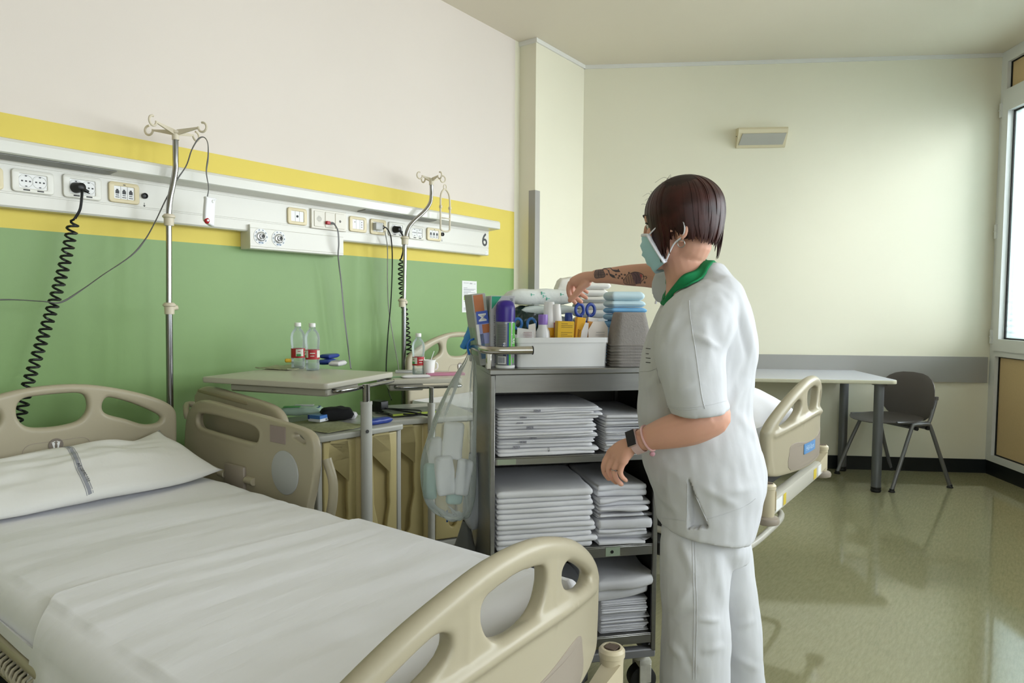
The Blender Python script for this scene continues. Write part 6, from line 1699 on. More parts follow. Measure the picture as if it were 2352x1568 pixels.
for s in (-1, 1):
    E = HM @ Matrix.Translation((-.010, s*.068, -.036)) @ Matrix.Rotation(s*.35, 4, 'Z') @ Matrix.Rotation(-.15, 4, 'Y')
    b.tube(catmull([E @ Vector((.004+.017*math.cos(a), s*.006*(1-math.cos(a)), .026*math.sin(a)+(.004 if a > 0 else 0))) for a in [math.radians(v) for v in (-110, -150, 170, 120, 70, 30, 0, -20)]], 3), .0052, 8)
    b.ball((0, 0, -.024), (.009, .006, .010), 10, E); b.ball((0, 0, 0), (.012, .006, .022), 12, E)
limb(b, [H(-.012, 0, -.02), H(-.014, 0, -.07), at(1567, 590, 1.67), at(1581, 640, 1.665), at(1600, 700, 1.655)], [.050, .047, .047, .056, .085], 18)
# trunk and legs under the clothes
tr_ = [ell(650, 1580, 1660, 1.66, .075), ell(700, 1550, 1675, 1.65, .105), ell(800, 1520, 1686, 1.65, .095), ell(950, 1512, 1680, 1.65, .090), ell(1060, 1525, 1700, 1.65, .090), ell(1150, 1545, 1690, 1.65, .085), ell(1230, 1560, 1680, 1.65, .085)]
b.loft(dense(tr_))
def zpx(z, y): return 703+(CH-z)/y*F
LEG1 = [(1592, 1190, 1.60), (1596, 1300, 1.595), (1594, 1440, 1.59), (1596, 1600, 1.60), (1598, 1780, 1.61)]
LEG2 = [(1650, 1190, 1.70), (1668, 1300, 1.72), (1690, 1440, 1.735), (1700, 1590, 1.75), (1704, 1720, 1.76)]
for L in (LEG1, LEG2): limb(b, [at(*p) for p in L], [.062, .060, .050, .046, .036], 14)
# left arm and hand (near side)
limb(b, [at(1606, 690, 1.56), at(1596, 760, 1.525), at(1604, 860, 1.485), at(1630, 956, 1.456)], [.042, .038, .037, .0405], 14)
LA = [at(1630, 958, 1.455), at(1590, 978, 1.462), at(1530, 994, 1.485), at(1478, 1009, 1.512), at(1455, 1018, 1.525)]
limb(b, LA, [.041, .0415, .036, .0255, .0245], 16)
limb(b, [at(1604, 880, 1.480), at(1628, 930, 1.462), at(1640, 958, 1.455), at(1618, 968, 1.455), at(1590, 978, 1.462)], [.037, .038, .036, .040, .041], 14)
W1 = at(1458, 1017, 1.523)
def finger(b, pts, r, k=5):
    P = catmull([p if isinstance(p, Vector) else at(*p) for p in pts], k); n = len(P)
    b.tube(P, [r*(1.0-.28*i/(n-1)) for i in range(n)], 10); b.ball(P[-1], r*.74, 10)
LH = [  # knuckle, two bends, tip (near fingers last)
    [(1399, 1043, 1.566), (1388, 1064, 1.570), (1388, 1084, 1.574), (1398, 1099, 1.574)],
    [(1408, 1050, 1.552), (1398, 1074, 1.556), (1402, 1094, 1.556), (1416, 1108, 1.556)],
    [(1419, 1057, 1.537), (1411, 1080, 1.539), (1415, 1099, 1.539), (1427, 1112, 1.539)],
    [(1431, 1063, 1.522), (1425, 1082, 1.523), (1428, 1094, 1.523), (1438, 1103, 1.524)]]
for i, fg in enumerate(LH):
    limb(b, [W1+Vector((0, .010-.007*i, 0)), (W1+at(*fg[0]))/2+Vector((-.004, 0, .004)), at(*fg[0])], [.0155, .0145, .0108], 10, 4)
    finger(b, fg, .0086 if i < 3 else .0076)
limb(b, [at(1446, 1030, 1.535), at(1432, 1046, 1.545), at(1420, 1056, 1.555)], [.017, .017, .012], 10, 4)      # palm
finger(b, [at(1436, 1034, 1.558), at(1416, 1050, 1.585), at(1408, 1068, 1.592), at(1408, 1082, 1.590)], .0098)  # thumb behind
# right arm (far side) and hand over the basin
RW_ = at(1366, 634, 1.995)
limb(b, [at(1600, 690, 1.76), at(1575, 665, 1.80), at(1545, 640, 1.835), at(1512, 634, 1.86)], [.048, .044, .040, .036], 14)
limb(b, [at(1516, 634, 1.858), at(1485, 632, 1.885), at(1440, 632, 1.925), at(1395, 633, 1.965), at(1366, 635, 1.995)], [.036, .0335, .0295, .0225, .0200], 16)
RH = [
    [(1311, 648, 2.026), (1306, 664, 2.030), (1310, 682, 2.034), (1321, 695, 2.036)],
    [(1316, 644, 2.046), (1313, 664, 2.052), (1322, 682, 2.054), (1335, 693, 2.054)],
    [(1324, 643, 2.064), (1321, 662, 2.070), (1334, 675, 2.072), (1347, 684, 2.072)],
    [(1333, 645, 2.080), (1330, 658, 2.085), (1340, 665, 2.087), (1349, 671, 2.087)]]
for i, fg in enumerate(RH):
    limb(b, [RW_+Vector((0, -.008+.007*i, 0)), (RW_+at(*fg[0]))/2+Vector((0, 0, .004)), at(*fg[0])], [.0150, .0155, .0118], 10, 4)
    finger(b, fg, .0092 if i < 3 else .0080)
finger(b, [at(1352, 648, 2.000), at(1336, 660, 2.000), at(1322, 677, 2.004), at(1310, 689, 2.006)], .0122)
limb(b, [at(1350, 644, 2.005), at(1336, 652, 2.02), at(1322, 654, 2.03)], [.018, .018, .013], 10, 4)
body_me = remesh(b, .0032, 4, .5)
body_bv = BVHTree.FromPolygons([v.co for v in body_me.vertices], [tuple(p.vertices) for p in body_me.polygons])
body = nob('body', body_me, m_skin)

# ---- tunic
b = MB()
tn = [ell(606, 1606, 1656, 1.675, .050, tilt=-4), ell(628, 1582, 1672, 1.670, .090, tilt=-6), ell(655, 1556, 1690, 1.660, .140, tilt=-4), ell(700, 1524, 1709, 1.645, .165), ell(750, 1497, 1721, 1.64, .160), ell(800, 1480, 1728, 1.64, .150, e=.95),
      ell(850, 1470, 1725, 1.64, .148, e=.95), ell(900, 1467, 1720, 1.64, .145, e=.95), ell(950, 1467, 1721, 1.64, .142), ell(1000, 1473, 1733, 1.64, .142), ell(1050, 1478, 1748, 1.64, .145), ell(1100, 1490, 1755, 1.64, .148), ell(1140, 1505, 1749, 1.64, .146),
      ell(1180, 1509, 1735, 1.64, .150, tilt=-8), ell(1207, 1511, 1722, 1.64, .152, tilt=-12)]
b.loft(dense(tn, 5))
sl = [ell(640, 1588, 1650, 1.60, .050), ell(668, 1552, 1690, 1.565, .075), ell(710, 1524, 1694, 1.53, .088), ell(760, 1507, 1685, 1.505, .086), ell(810, 1503, 1664, 1.485, .080), ell(867, 1518, 1661, 1.470, .075), ell(920, 1530, 1667, 1.460, .072, tilt=5), ell(945, 1543, 1672, 1.457, .071, tilt=9)]
b.loft(dense(sl, 5))
# far sleeve, up to the elbow
P = catmull([at(1630, 690, 1.72), at(1595, 672, 1.77), at(1560, 660, 1.81), at(1522, 648, 1.845)], 5)
b.tube(P, interp_list([.070, .068, .062, .056], 5), 18)
tun = remesh(b, .0042, 6, .5)
def hit(bv_, px, py, off=.001):
    r = ray(px, py).normalized(); h = bv_.ray_cast(EYE, r)
    return (h[0]+h[1]*off, h[1], h[2]) if h[0] is not None else None
def proj(p):
    d = p-EYE; yc = d.y*math.cos(PITCH)-d.z*math.sin(PITCH); zc = d.y*math.sin(PITCH)+d.z*math.cos(PITCH)
    xr = d.x*math.cos(ROLL)-zc*math.sin(ROLL); zr = d.x*math.sin(ROLL)+zc*math.cos(ROLL)
    return 1176+F*xr/yc, 784-F*zr/yc
def fold(px, py, ax, ay, bx, by, w):
    """soft ridge profile about a segment on the cloth, in photo units"""
    dx, dy = bx-ax, by-ay; L2 = dx*dx+dy*dy; t_ = max(0, min(1, ((px-ax)*dx+(py-ay)*dy)/L2))
    d = math.hypot(px-ax-dx*t_, py-ay-dy*t_); return math.exp(-(d/w)**2)*math.sin(PI*max(.02, min(.98, t_*.96+.02)))
RIDGES = [(1655, 800, 1590, 770, 8, .007), (1660, 800, 1690, 730, 9, .007), (1668, 945, 1722, 870, 11, .008), (1675, 930, 1728, 800, 12, -.006), (1690, 940, 1735, 1010, 10, .005), (1600, 1110, 1700, 1165, 10, .005), (1575, 1105, 1500, 1050, 12, .004), (1540, 905, 1600, 880, 9, .004), (1480, 1010, 1530, 1060, 10, .004), (1700, 660, 1735, 850, 9, .005), (1690, 690, 1715, 830, 6, -.004), (1640, 1130, 1735, 1120, 12, .005), (1520, 850, 1480, 910, 10, .004), (1560, 700, 1530, 790, 10, .005), (1610, 720, 1640, 850, 12, .004), (1500, 1130, 1570, 1180, 9, .004)]
cen = at(1600, 900, 1.64)
nrm = [v.normal.copy() for v in tun.vertices]
for v in tun.vertices:
    c = v.co; n_ = nrm[v.index]; px, py = proj(c)
    d = .0055*fn(c.x*9, c.y*9, c.z*5+1) + .0038*fn(c.x*20, c.y*20, c.z*13+4) + .0016*fn(c.x*44, c.y*44, c.z*26+9) + .003*(abs(fn(c.x*7+c.z*5, c.y*7, c.z*6))-.2)
    if n_.y < .35:
        for ax, ay, bx, by, w_, am in RIDGES: d += am*fold(px, py, ax, ay, bx, by, w_)
        # chest pocket and hem edges stand slightly proud
        if 1090 < py < 1212 and c.y < 1.62:      # side slit
            hw = (py-1095)*.20
            e = px-(1581+hw)
            if py > 1096 and abs(e) < hw: d -= .026*min(1, (hw-abs(e))/3.0)
    v.co = c+n_*d
tun_bv = BVHTree.FromPolygons([v.co for v in tun.vertices], [tuple(p.vertices) for p in tun.polygons])
tunic = nob('tunic', tun, m_uniform)

def decal_line(bv_, pts, rad, m, name, parent, step=5, off=.0004, flat=(1, .5)):
    P = []
    C2 = catmull([(p[0], p[1], 0) for p in pts], 6)
    for q in C2:
        h = hit(bv_, q.x, q.y, off)
        if h: P.append(h[0])
    if len(P) > 2:
        b = MB(); b.tube(P, rad, 6); nob(name, b, m, parent, sm=60)
for pts in ([(1583, 690), (1584, 715), (1590, 760), (1598, 810), (1606, 870), (1613, 915), (1619, 938)], [(1532, 930), (1560, 936), (1600, 934), (1640, 927), (1668, 920)], [(1533, 934), (1562, 941), (1602, 939)],
            [(1579, 1110), (1578, 1150), (1577, 1200)], [(1586, 1112), (1603, 1150), (1624, 1196)], [(1518, 1188), (1550, 1192), (1577, 1196)], [(1625, 1192), (1670, 1178), (1715, 1160), (1735, 1145)],
            [(1470, 852), (1490, 852), (1508, 846)], [(1508, 846), (1516, 880)]):
    decal_line(tun_bv, pts, .0009, m_seam, 'stitching', tunic)
b = MB()
for py in (800, 812, 822, 832):
    P = [hit(tun_bv, x, py+(x-1486)*.1, .0004) for x in (1484, 1489, 1494 if py != 812 else 1490)]
    P = [p[0] for p in P if p]
    if len(P) > 1: b.tube(P, .0009, 5)
nob('pocket_print', b, m_ink, tunic, sm=0, kind='stuff')
# green collar band, fitted to the tunic around the neck
inner = [(1619, 598, 1.66), (1598, 620, 1.60), (1570, 632, 1.575), (1549, 655, 1.585), (1530, 680, 1.625), (1527, 690, 1.655), (1535, 672, 1.70), (1556, 640, 1.745), (1590, 612, 1.745), (1612, 598, 1.71)]
outer = [(1646, 616, 1.665), (1619, 638, 1.575), (1588, 644, 1.545), (1560, 664, 1.560), (1537, 692, 1.605), (1527, 704, 1.650), (1528, 680, 1.72), (1545, 640, 1.785), (1600, 606, 1.79), (1640, 606, 1.73)]
A = catmull([at(*p) for p in inner], 6, True); B = catmull([at(*p) for p in outer], 6, True); n = len(A)
rows = []
for t_ in (0, .25, .5, .75, 1):
    row = []
    for k in range(n):
        p = A[k].lerp(B[k], t_); q = tun_bv.find_nearest(p)
        out = q[0]+q[1]*.0045
        row.append(out if (p-q[0]).dot(q[1]) < .0045 or t_ > .3 else p)
    rows.append(row)
b = MB()
for r in rows: r.append(r[0])
me = build_cloth('c', rows, m_collar, '', '', .004); nob('collar', me, m_collar, tunic)

# ---- trousers
b = MB()
pel = [ell(1120, 1536, 1716, 1.64, .105), ell(1190, 1527, 1712, 1.64, .115), ell(1240, 1520, 1716, 1.64, .120), ell(1275, 1530, 1712, 1.65, .11)]
b.loft(dense(pel, 4))
l1 = [ell(1190, 1530, 1672, 1.615, .080), ell(1240, 1519, 1678, 1.60, .090), ell(1300, 1515, 1678, 1.595, .094), ell(1380, 1518, 1670, 1.59, .088), ell(1450, 1520, 1673, 1.59, .084), ell(1568, 1517, 1671, 1.60, .080), ell(1700, 1522, 1672, 1.605, .078), ell(1810, 1526, 1668, 1.61, .075)]
l2 = [ell(1190, 1585, 1706, 1.69, .080), ell(1235, 1580, 1720, 1.70, .090), ell(1300, 1590, 1727, 1.71, .092), ell(1380, 1612, 1738, 1.725, .085), ell(1450, 1628, 1746, 1.735, .082), ell(1568, 1640, 1755, 1.75, .076), ell(1660, 1644, 1757, 1.755, .074), ell(1735, 1646, 1756, 1.76, .072)]
b.loft(dense(l1, 5)); b.loft(dense(l2, 5))
trm = remesh(b, .0045, 5, .5)
TR_R = [(1560, 1230, 1600, 1330, 12, .006), (1590, 1340, 1545, 1410, 14, .008), (1640, 1250, 1668, 1400, 12, .005), (1535, 1430, 1610, 1400, 10, -.005), (1600, 1420, 1660, 1425, 8, .005), (1530, 1470, 1580, 1520, 10, .006), (1560, 1480, 1600, 1560, 10, -.005), (1610, 1500, 1665, 1480, 10, .005), (1690, 1200, 1690, 1290, 10, .005), (1690, 1440, 1740, 1420, 10, .004), (1680, 1500, 1745, 1540, 10, .004)]
nrm = [v.normal.copy() for v in trm.vertices]
for v in trm.vertices:
    c = v.co; n_ = nrm[v.index]; px, py = proj(c)
    d = .006*fn(c.x*8, c.y*8, c.z*5+11) + .0038*fn(c.x*18, c.y*18, c.z*11+4) + .0016*fn(c.x*40, c.y*40, c.z*24+2)
    if n_.y < .35:
        for ax, ay, bx, by, w_, am in TR_R: d += am*fold(px, py, ax, ay, bx, by, w_)
    v.co = c+n_*d
tr_bv = BVHTree.FromPolygons([v.co for v in trm.vertices], [tuple(p.vertices) for p in trm.polygons])
trs = nob('trousers', trm, m_uniform)
decal_line(tr_bv, [(1588, 1130), (1590, 1230), (1592, 1320), (1595, 1400), (1593, 1480), (1592, 1560)], .0012, m_seam, 'stitching', trs)
decal_line(tr_bv, [(1594, 1130), (1596, 1230), (1598, 1320), (1601, 1400), (1599, 1480), (1598, 1560)], .0010, m_seam, 'stitching', trs)
# white clogs (below the frame)
for L, nm in ((LEG1, 1), (LEG2, 2)):
    p = at(*L[-1]); 
    if p.z < .0: p.z = .06
    base = Vector((p.x, p.y, 0)); rs = []
    for x, w_, z in ((.075, .028, .055), (.05, .036, .075), (0, .040, .085), (-.05, .044, .075), (-.11, .046, .058), (-.15, .036, .045), (-.168, .015, .03)):
        rs.append([base+Vector((x*.9, w_*math.cos(2*PI*k/14)+.03*(-x), max(.002, z*.5+z*.5*math.sin(2*PI*k/14)))) for k in range(14)])
    b = MB(); b.loft(rs); nob('clog', b, m_basin, sm=60)

# ---- face details
for s in (-1, 1):
    b = MB(); b.ball((.0725, s*.031, -.010), (.0112, .0112, .0112), 14, HM); ey = nob('eye', b, mat('eye_white', (232, 228, 224), .2), body)
    b = MB(); b.ball((.0815, s*.031, -.011), (.0034, .0055, .0055), 12, HM); nob('iris', b, mat('iris_brown', (52, 34, 24), .2), body)
    b = MB(); b.tube(catmull([H(.078, s*.016, -.004), H(.0845, s*.030, -.001), H(.075, s*.046, -.006)], 5), .0022, 6); nob('eyelashes', b, mat('lash_black', (22, 16, 14), .6), body)
    b = MB(); b.tube(catmull([H(.0905, s*.014, .014), H(.0885, s*.030, .019), H(.074, s*.050, .014)], 5), [.0025]*8+[.0015]*3, 6, flat=(1, .7)); nob('eyebrow', b, m_hair_d, body)
# surgical mask
rows = []
for i in range(13):
    t_ = i/12; row = []
    for k in range(17):
        s = -1+2*k/16
        fF = (.105, .112, .110, .100, .084)[min(4, int(t_*4))]; q = t_*4-int(t_*4)
        f2 = (.105, .112, .110, .100, .084, .064)[min(5, int(t_*4)+1)]
        ff = fF+(f2-fF)*q
        side_f = .072 - .034*t_
        a = abs(s)**1.8
        f_ = ff*(1-a)+side_f*a + (.0022*math.sin(t_*PI*9) if .15 < t_ < .85 else 0)*(1-a)
        u_ = (-.026 - .098*t_)*(1-a) + (-.036 - .072*t_)*a
        l_ = s*(.060 + .004*math.sin(t_*PI))
        row.append(H(f_, l_, u_))
    rows.append(row)
me = build_cloth('m', rows, m_mask, '', '', .002); mk = nob('face_mask', me, m_mask)
for s in (0, 16):
    b = MB(); b.tube([r[s] for r in rows], [(.0035, .0100)]*len(rows), 8, flat=None); nob('mask_edge', b, m_maskw, mk)
b = MB(); b.tube(rows[0], .0042, 6); nob('mask_edge', b, m_maskw, mk)
for s in (-1, 1):
    e = rows[0][0 if s < 0 else 16]; g_ = rows[-1][0 if s < 0 else 16]
    b = MB(); b.tube(catmull([e, H(.045, s*.072, -.022), H(.008, s*.076, -.010), H(-.020, s*.078, -.022), H(-.018, s*.078, -.052), H(.010, s*.072, -.070), g_], 5), .0019, 6); nob('ear_loop', b, m_maskw, mk)
b = MB(); b.tube(catmull([H(-.010+.0085*math.cos(a), .079+.002*math.sin(a), -.072+.0085*math.sin(a)) for a in [2*PI*k/10 for k in range(10)]], 2, True), .0012, 6, closed=True); nob('earring', b, m_silver, body)

# ---- hair: a bob of separate locks over a close cap
cap = MB()
cap.ball((-.004, 0, .014), (.0925, .079, .0895), 24, HM); cap.ball((-.026, 0, -.012), (.072, .076, .066), 20, HM)
cme = remesh(cap, .004, 2)
inv = HM.inverted(); bm = bmesh.new(); bm.from_mesh(cme)
dele = []
for v in bm.verts:
    q = inv @ v.co
    if (q.x > .050 and q.z < .030) or (q.x > .015 and q.z < -.01) or q.z < -.060 or (q.x > .0 and q.z < -.02 and abs(q.y) > .04): dele.append(v)
bmesh.ops.delete(bm, geom=dele, context='VERTS'); bm.to_mesh(cme); bm.free()
hair = nob('hair', cme, m_hair_d)
rnd = random.Random(11); lk = MB()
def tip(phi):
    a = phi if phi <= 180 else 360-phi
    pts = [(0, .040), (22, .030), (34, .010), (42, -.050), (52, -.092), (64, -.090), (72, -.060), (80, -.044), (95, -.044), (110, -.056), (140, -.066), (165, -.068), (180, -.070)]
    for (a0, z0), (a1, z1) in zip(pts, pts[1:]):
        if a0 <= a <= a1: return z0+(z1-z0)*(a-a0)/(a1-a0)
    return -.08
def lock(phi, layer, wdt, ext=0.0):
    pr = math.radians(phi); cF, cL, cU = (.0950, .0840, .0860); sc = .97+.035*layer
    if math.cos(pr) < 0: cF = .0965
    zt = tip(phi)+ext+rnd.uniform(-.014, .010); P = []
    sw = rnd.uniform(-.10, .10)
    for k in range(9):
        th = math.radians(4+86*k/8); ph = pr + sw*math.sin(th)
        # sweep the parting over from the far side
        z = cU*math.cos(th)
        P.append(Vector((-.004+cF*math.cos(ph)*math.sin(th)*sc, cL*math.sin(ph)*math.sin(th)*sc + .012*math.cos(th)*-1, .016+z*sc)))
        if P[-1].z < zt: break
    if zt < .018 and len(P) == 9:
        e = P[-1].copy(); n_ = 6
        for k in range(1, n_+1):
            s = k/n_; q = e.copy(); q.z = e.z+(zt-e.z)*s
            cv = 1-(.05+.24*max(0, -math.cos(pr)))*s*s*(1 if zt < -.03 else .4)
            q.x = (e.x+.004)*cv-.004; q.y = e.y*(1-.14*s*s)
            P.append(q)
    P = catmull(P, 2); n = len(P)
    R = [(.0020*(1 if i < n-4 else (n-i)/5), wdt*(.5+.5*min(1, i/5))*(1 if i < n-5 else max(.12, (n-1-i)/5))) for i in range(n)]
    W = [HM @ p for p in P]
    # widest across the surface
    rings = []
    for i in range(n):
        t_ = (W[min(i+1, n-1)]-W[max(i-1, 0)]).normalized(); o_ = (W[i]-H(-.004, 0, .0)); o_ = (o_-t_*o_.dot(t_)).normalized(); s_ = t_.cross(o_)
        rings.append([W[i]+o_*(R[i][0]*math.cos(2*PI*k/6))+s_*(R[i][1]*math.sin(2*PI*k/6)) for k in range(6)])
    lk.loft(rings)
for i in range(430):
    phi = (i*137.508) % 360
    lock(phi, rnd.random(), rnd.uniform(.006, .012))
for i in range(16): lock(rnd.uniform(46, 68), .6+rnd.random()*.8, .008, -.004)
for i in range(12): lock(rnd.uniform(206, 226), .2+rnd.random()*.5, .0055, -.030)
for i in range(22): lock(rnd.uniform(-30, 50), rnd.random(), .006, -.004)
nob('hair_locks', lk, m_hair, hair, sm=60, kind='stuff')
b = MB()
for i in range(11):
    pr = math.radians(rnd.uniform(-50, 110)); th = math.radians(rnd.uniform(20, 70)); st = H(-.004+.0965*math.cos(pr)*math.sin(th), .082*math.sin(pr)*math.sin(th), .016+.087*math.cos(th))
    P = [st, st+HM.to_3x3() @ Vector((rnd.uniform(-.004, .018), rnd.uniform(-.01, .01), rnd.uniform(.002, .008))), st+HM.to_3x3() @ Vector((rnd.uniform(.005, .03), rnd.uniform(-.015, .015), rnd.uniform(-.006, .006)))]
    b.tube(catmull(P, 4), .0003, 4)
nob('stray_hairs', b, m_hair, hair, sm=0, kind='stuff')

# ---- watch, bracelet, ring, tattoos
wc = at(1462, 1010, 1.519); ax = (LA[3]-LA[4]).normalized()
fr_ = Vector((-.15, -.80, .55)); fr_ = (fr_-ax*fr_.dot(ax)).normalized(); sd = ax.cross(fr_)
def band(c, r1, r2, half, m, name, parent, k=24, th=.0016):
    b = MB(); rows = []
    for i in range(k):
        a = 2*PI*i/k; rr = Vector((0, 0, 0)) + fr_*(r1*math.cos(a)) + sd*(r2*math.sin(a)); nn = rr.normalized()
        rows.append([c+rr-ax*half, c+rr+nn*th-ax*half, c+rr+nn*th+ax*half, c+rr+ax*half])
    rows.append(rows[0]); b.loft(rows, cap=False); return nob(name, b, m, parent, sm=50)
wrist_c = LA[3].lerp(LA[4], .55)
wt = band(wrist_c, .0262, .0262, .0095, mat('strap_rose', (206, 176, 172), .45), 'watch_strap', nurse)
WM = Matrix(((ax.x, sd.x, fr_.x, 0), (ax.y, sd.y, fr_.y, 0), (ax.z, sd.z, fr_.z, 0), (0, 0, 0, 1)))
b = MB(); b.rbox((-.0125, -.0195, .0245), (.0125, .0195, .0320), .003, 2, Matrix.Translation(wrist_c) @ WM); nob('watch_case', b, mat('watch_rose_metal', (206, 180, 176), .3, metal=.6), wt, sm=40)
b = MB(); b.rbox((-.0112, -.0182, .0315), (.0112, .0182, .0330), .0006, 1, Matrix.Translation(wrist_c) @ WM); nob('watch_screen', b, mat('watch_black', (10, 10, 12), .08), wt, sm=40)
bc = LA[3].lerp(LA[2], .22)
br = band(bc, .0285, .0285, .0018, mat('bracelet_pink', (224, 180, 180), .35), 'bracelet', nurse, th=.003)
b = MB(); p = bc - fr_*.006 + sd*.0 + Vector((.004, -.012, -.032)); b.ball(p, (.0065, .003, .006), 10); nob('charm', b, mat('charm_pink', (190, 140, 150), .4), br)
rp = (at(*LH[2][1])+at(*LH[2][0]))/2
rp = at(1413, 1078, 1.539)
d_ = (at(*LH[2][2])-at(*LH[2][0])).normalized(); e1 = Vector((0, -1, 0)); e1 = (e1-d_*e1.dot(d_)).normalized(); e2_ = d_.cross(e1)
b = MB(); b.tube([rp+e1*(.0092*math.cos(2*PI*k/18))+e2_*(.0092*math.sin(2*PI*k/18)) for k in range(18)], .0009, 6, closed=True); rg = nob('ring', b, m_chrome, nurse)
b = MB(); b.ball(rp+e1*.0095, .0022, 8); nob('ring_stone', b, m_chrome, rg)
for i, (px, py) in enumerate(((1310, 688), (1427, 1111), (1437, 1103))):
    h = hit(body_bv, px, py, .0003)

m_ink1 = mat('tattoo_ink', (84, 74, 80), .55); m_ink2 = mat('tattoo_grey', (130, 106, 102), .55); m_ink3 = mat('tattoo_red', (196, 92, 96), .55)
def tat_poly(pts, m, name, off=.0006):
    bm = bmesh.new(); vs = [bm.verts.new((p[0], p[1], 0)) for p in pts]; f = bm.faces.new(vs)
    bmesh.ops.triangulate(bm, faces=[f]); bmesh.ops.subdivide_edges(bm, edges=bm.edges[:], cuts=3, use_grid_fill=True)
    ok = True
    for v in bm.verts:
        h = hit(body_bv, v.co.x, v.co.y, off)
        if h is None or h[0].y < 1.75: v.tag = True; continue
        v.co = h[0]
    bmesh.ops.delete(bm, geom=[v for v in bm.verts if v.tag], context='VERTS')
    me = bpy.data.meshes.new(name); bm.to_mesh(me); bm.free()
    if len(me.polygons): nob(name, me, m, tatt, sm=0)
def tat_line(lines, rad, m, name):
    b = MB()
    for pts in lines:
        P = []
        for q in (catmull([(p[0], p[1], 0) for p in pts], 4) if len(pts) > 2 else [Vector((pts[0][0]+(pts[1][0]-pts[0][0])*k/4, pts[0][1]+(pts[1][1]-pts[0][1])*k/4, 0)) for k in range(5)]):
            h = hit(body_bv, q.x, q.y, .0003)
            if h and h[0].y > 1.75: P.append(h[0])
        if len(P) > 1: b.tube(P, rad, 5)
    if b.v: nob(name, b, m, tatt, sm=0, kind='stuff')
def tz(x, y): return (1290+x/9.8, 580+y/9.8)
tatt = bpy.data.objects.new('tattoo', None); COL.objects.link(tatt); tatt.parent = nurse
tat_poly([tz(*p) for p in ((790, 385), (925, 378), (945, 440), (975, 500), (955, 545), (880, 555), (770, 570), (750, 500), (760, 430))], m_ink2, 'tattoo_jar')
tat_line([[tz(*p) for p in ((790, 375), (745, 440), (740, 510), (770, 572), (880, 562), (960, 548), (978, 495), (945, 430), (925, 372))], [tz(785, 372), tz(930, 362)], [tz(775, 400), tz(765, 540)],
          [tz(800, 420), tz(930, 410)], [tz(795, 460), tz(940, 455)], [tz(795, 500), tz(955, 495)], [tz(830, 400), tz(835, 550)], [tz(880, 395), tz(890, 550)]], .0011, m_ink1, 'tattoo_outline')
tat_poly([tz(*p) for p in ((1085, 340), (1110, 345), (1150, 385), (1260, 390), (1280, 365), (1300, 400), (1325, 435), (1220, 440), (1150, 410), (1110, 370))], m_ink1, 'tattoo_ribbon')
tat_poly([tz(*p) for p in ((1045, 390), (1070, 395), (1085, 470), (1130, 530), (1200, 518), (1195, 545), (1235, 575), (1150, 560), (1090, 520), (1060, 450))], m_ink1, 'tattoo_ribbon')
tat_line([[tz(*p) for p in ((940, 375), (1000, 372), (1045, 400), (1060, 440))], [tz(*p) for p in ((940, 360), (1030, 350), (1100, 345))]], .0010, m_ink1, 'tattoo_outline')
stars = []
for sx_, sy_, r_ in ((1022, 488, 26), (1225, 492, 24), (1300, 525, 26), (1348, 488, 22), (1425, 500, 26), (1275, 570, 20), (1365, 575, 26), (1870, 670, 28), (1515, 450, 18)):
    for k in range(5):
        a0, a1 = -PI/2+2*PI*k/5, -PI/2+2*PI*(k+2)/5
        stars.append([tz(sx_+r_*math.cos(a0), sy_+r_*math.sin(a0)), tz(sx_+r_*math.cos(a1), sy_+r_*math.sin(a1))])
tat_line(stars, .0005, m_ink1, 'tattoo_stars')
tat_poly([tz(*p) for p in ((1400, 610), (1500, 480), (1560, 470), (1640, 640), (1650, 715), (1440, 700))], mat('tattoo_skin_shade', (176, 134, 116), .55), 'tattoo_cup')
tat_poly([tz(*p) for p in ((1560, 470), (1640, 440), (1720, 450), (1790, 490), (1800, 600), (1770, 690), (1660, 712), (1640, 640))], mat('tattoo_plum', (120, 90, 98), .55), 'tattoo_icing')
tat_poly([tz(*p) for p in ((1765, 490), (1800, 485), (1815, 530), (1800, 580), (1775, 540))], m_ink3, 'tattoo_cherry')
tat_line([[tz(*p) for p in ((1400, 610), (1500, 480), (1560, 462), (1640, 436), (1720, 445), (1790, 470), (1840, 510), (1850, 590), (1800, 640), (1770, 700))], [tz(*p) for p in ((1390, 600), (1400, 660), (1440, 706), (1560, 722), (1670, 725))],
          [tz(*p) for p in ((1830, 545), (1890, 530), (1915, 560), (1890, 590))], [tz(1450, 570), tz(1480, 690)], [tz(1500, 530), tz(1530, 700)], [tz(1550, 500), tz(1590, 705)], [tz(1600, 560), tz(1640, 700)],
          [tz(*p) for p in ((1620, 470), (1680, 540), (1690, 640), (1680, 700))], [tz(*p) for p in ((1690, 460), (1740, 540), (1750, 640))]], .0009, m_ink1, 'tattoo_outline')
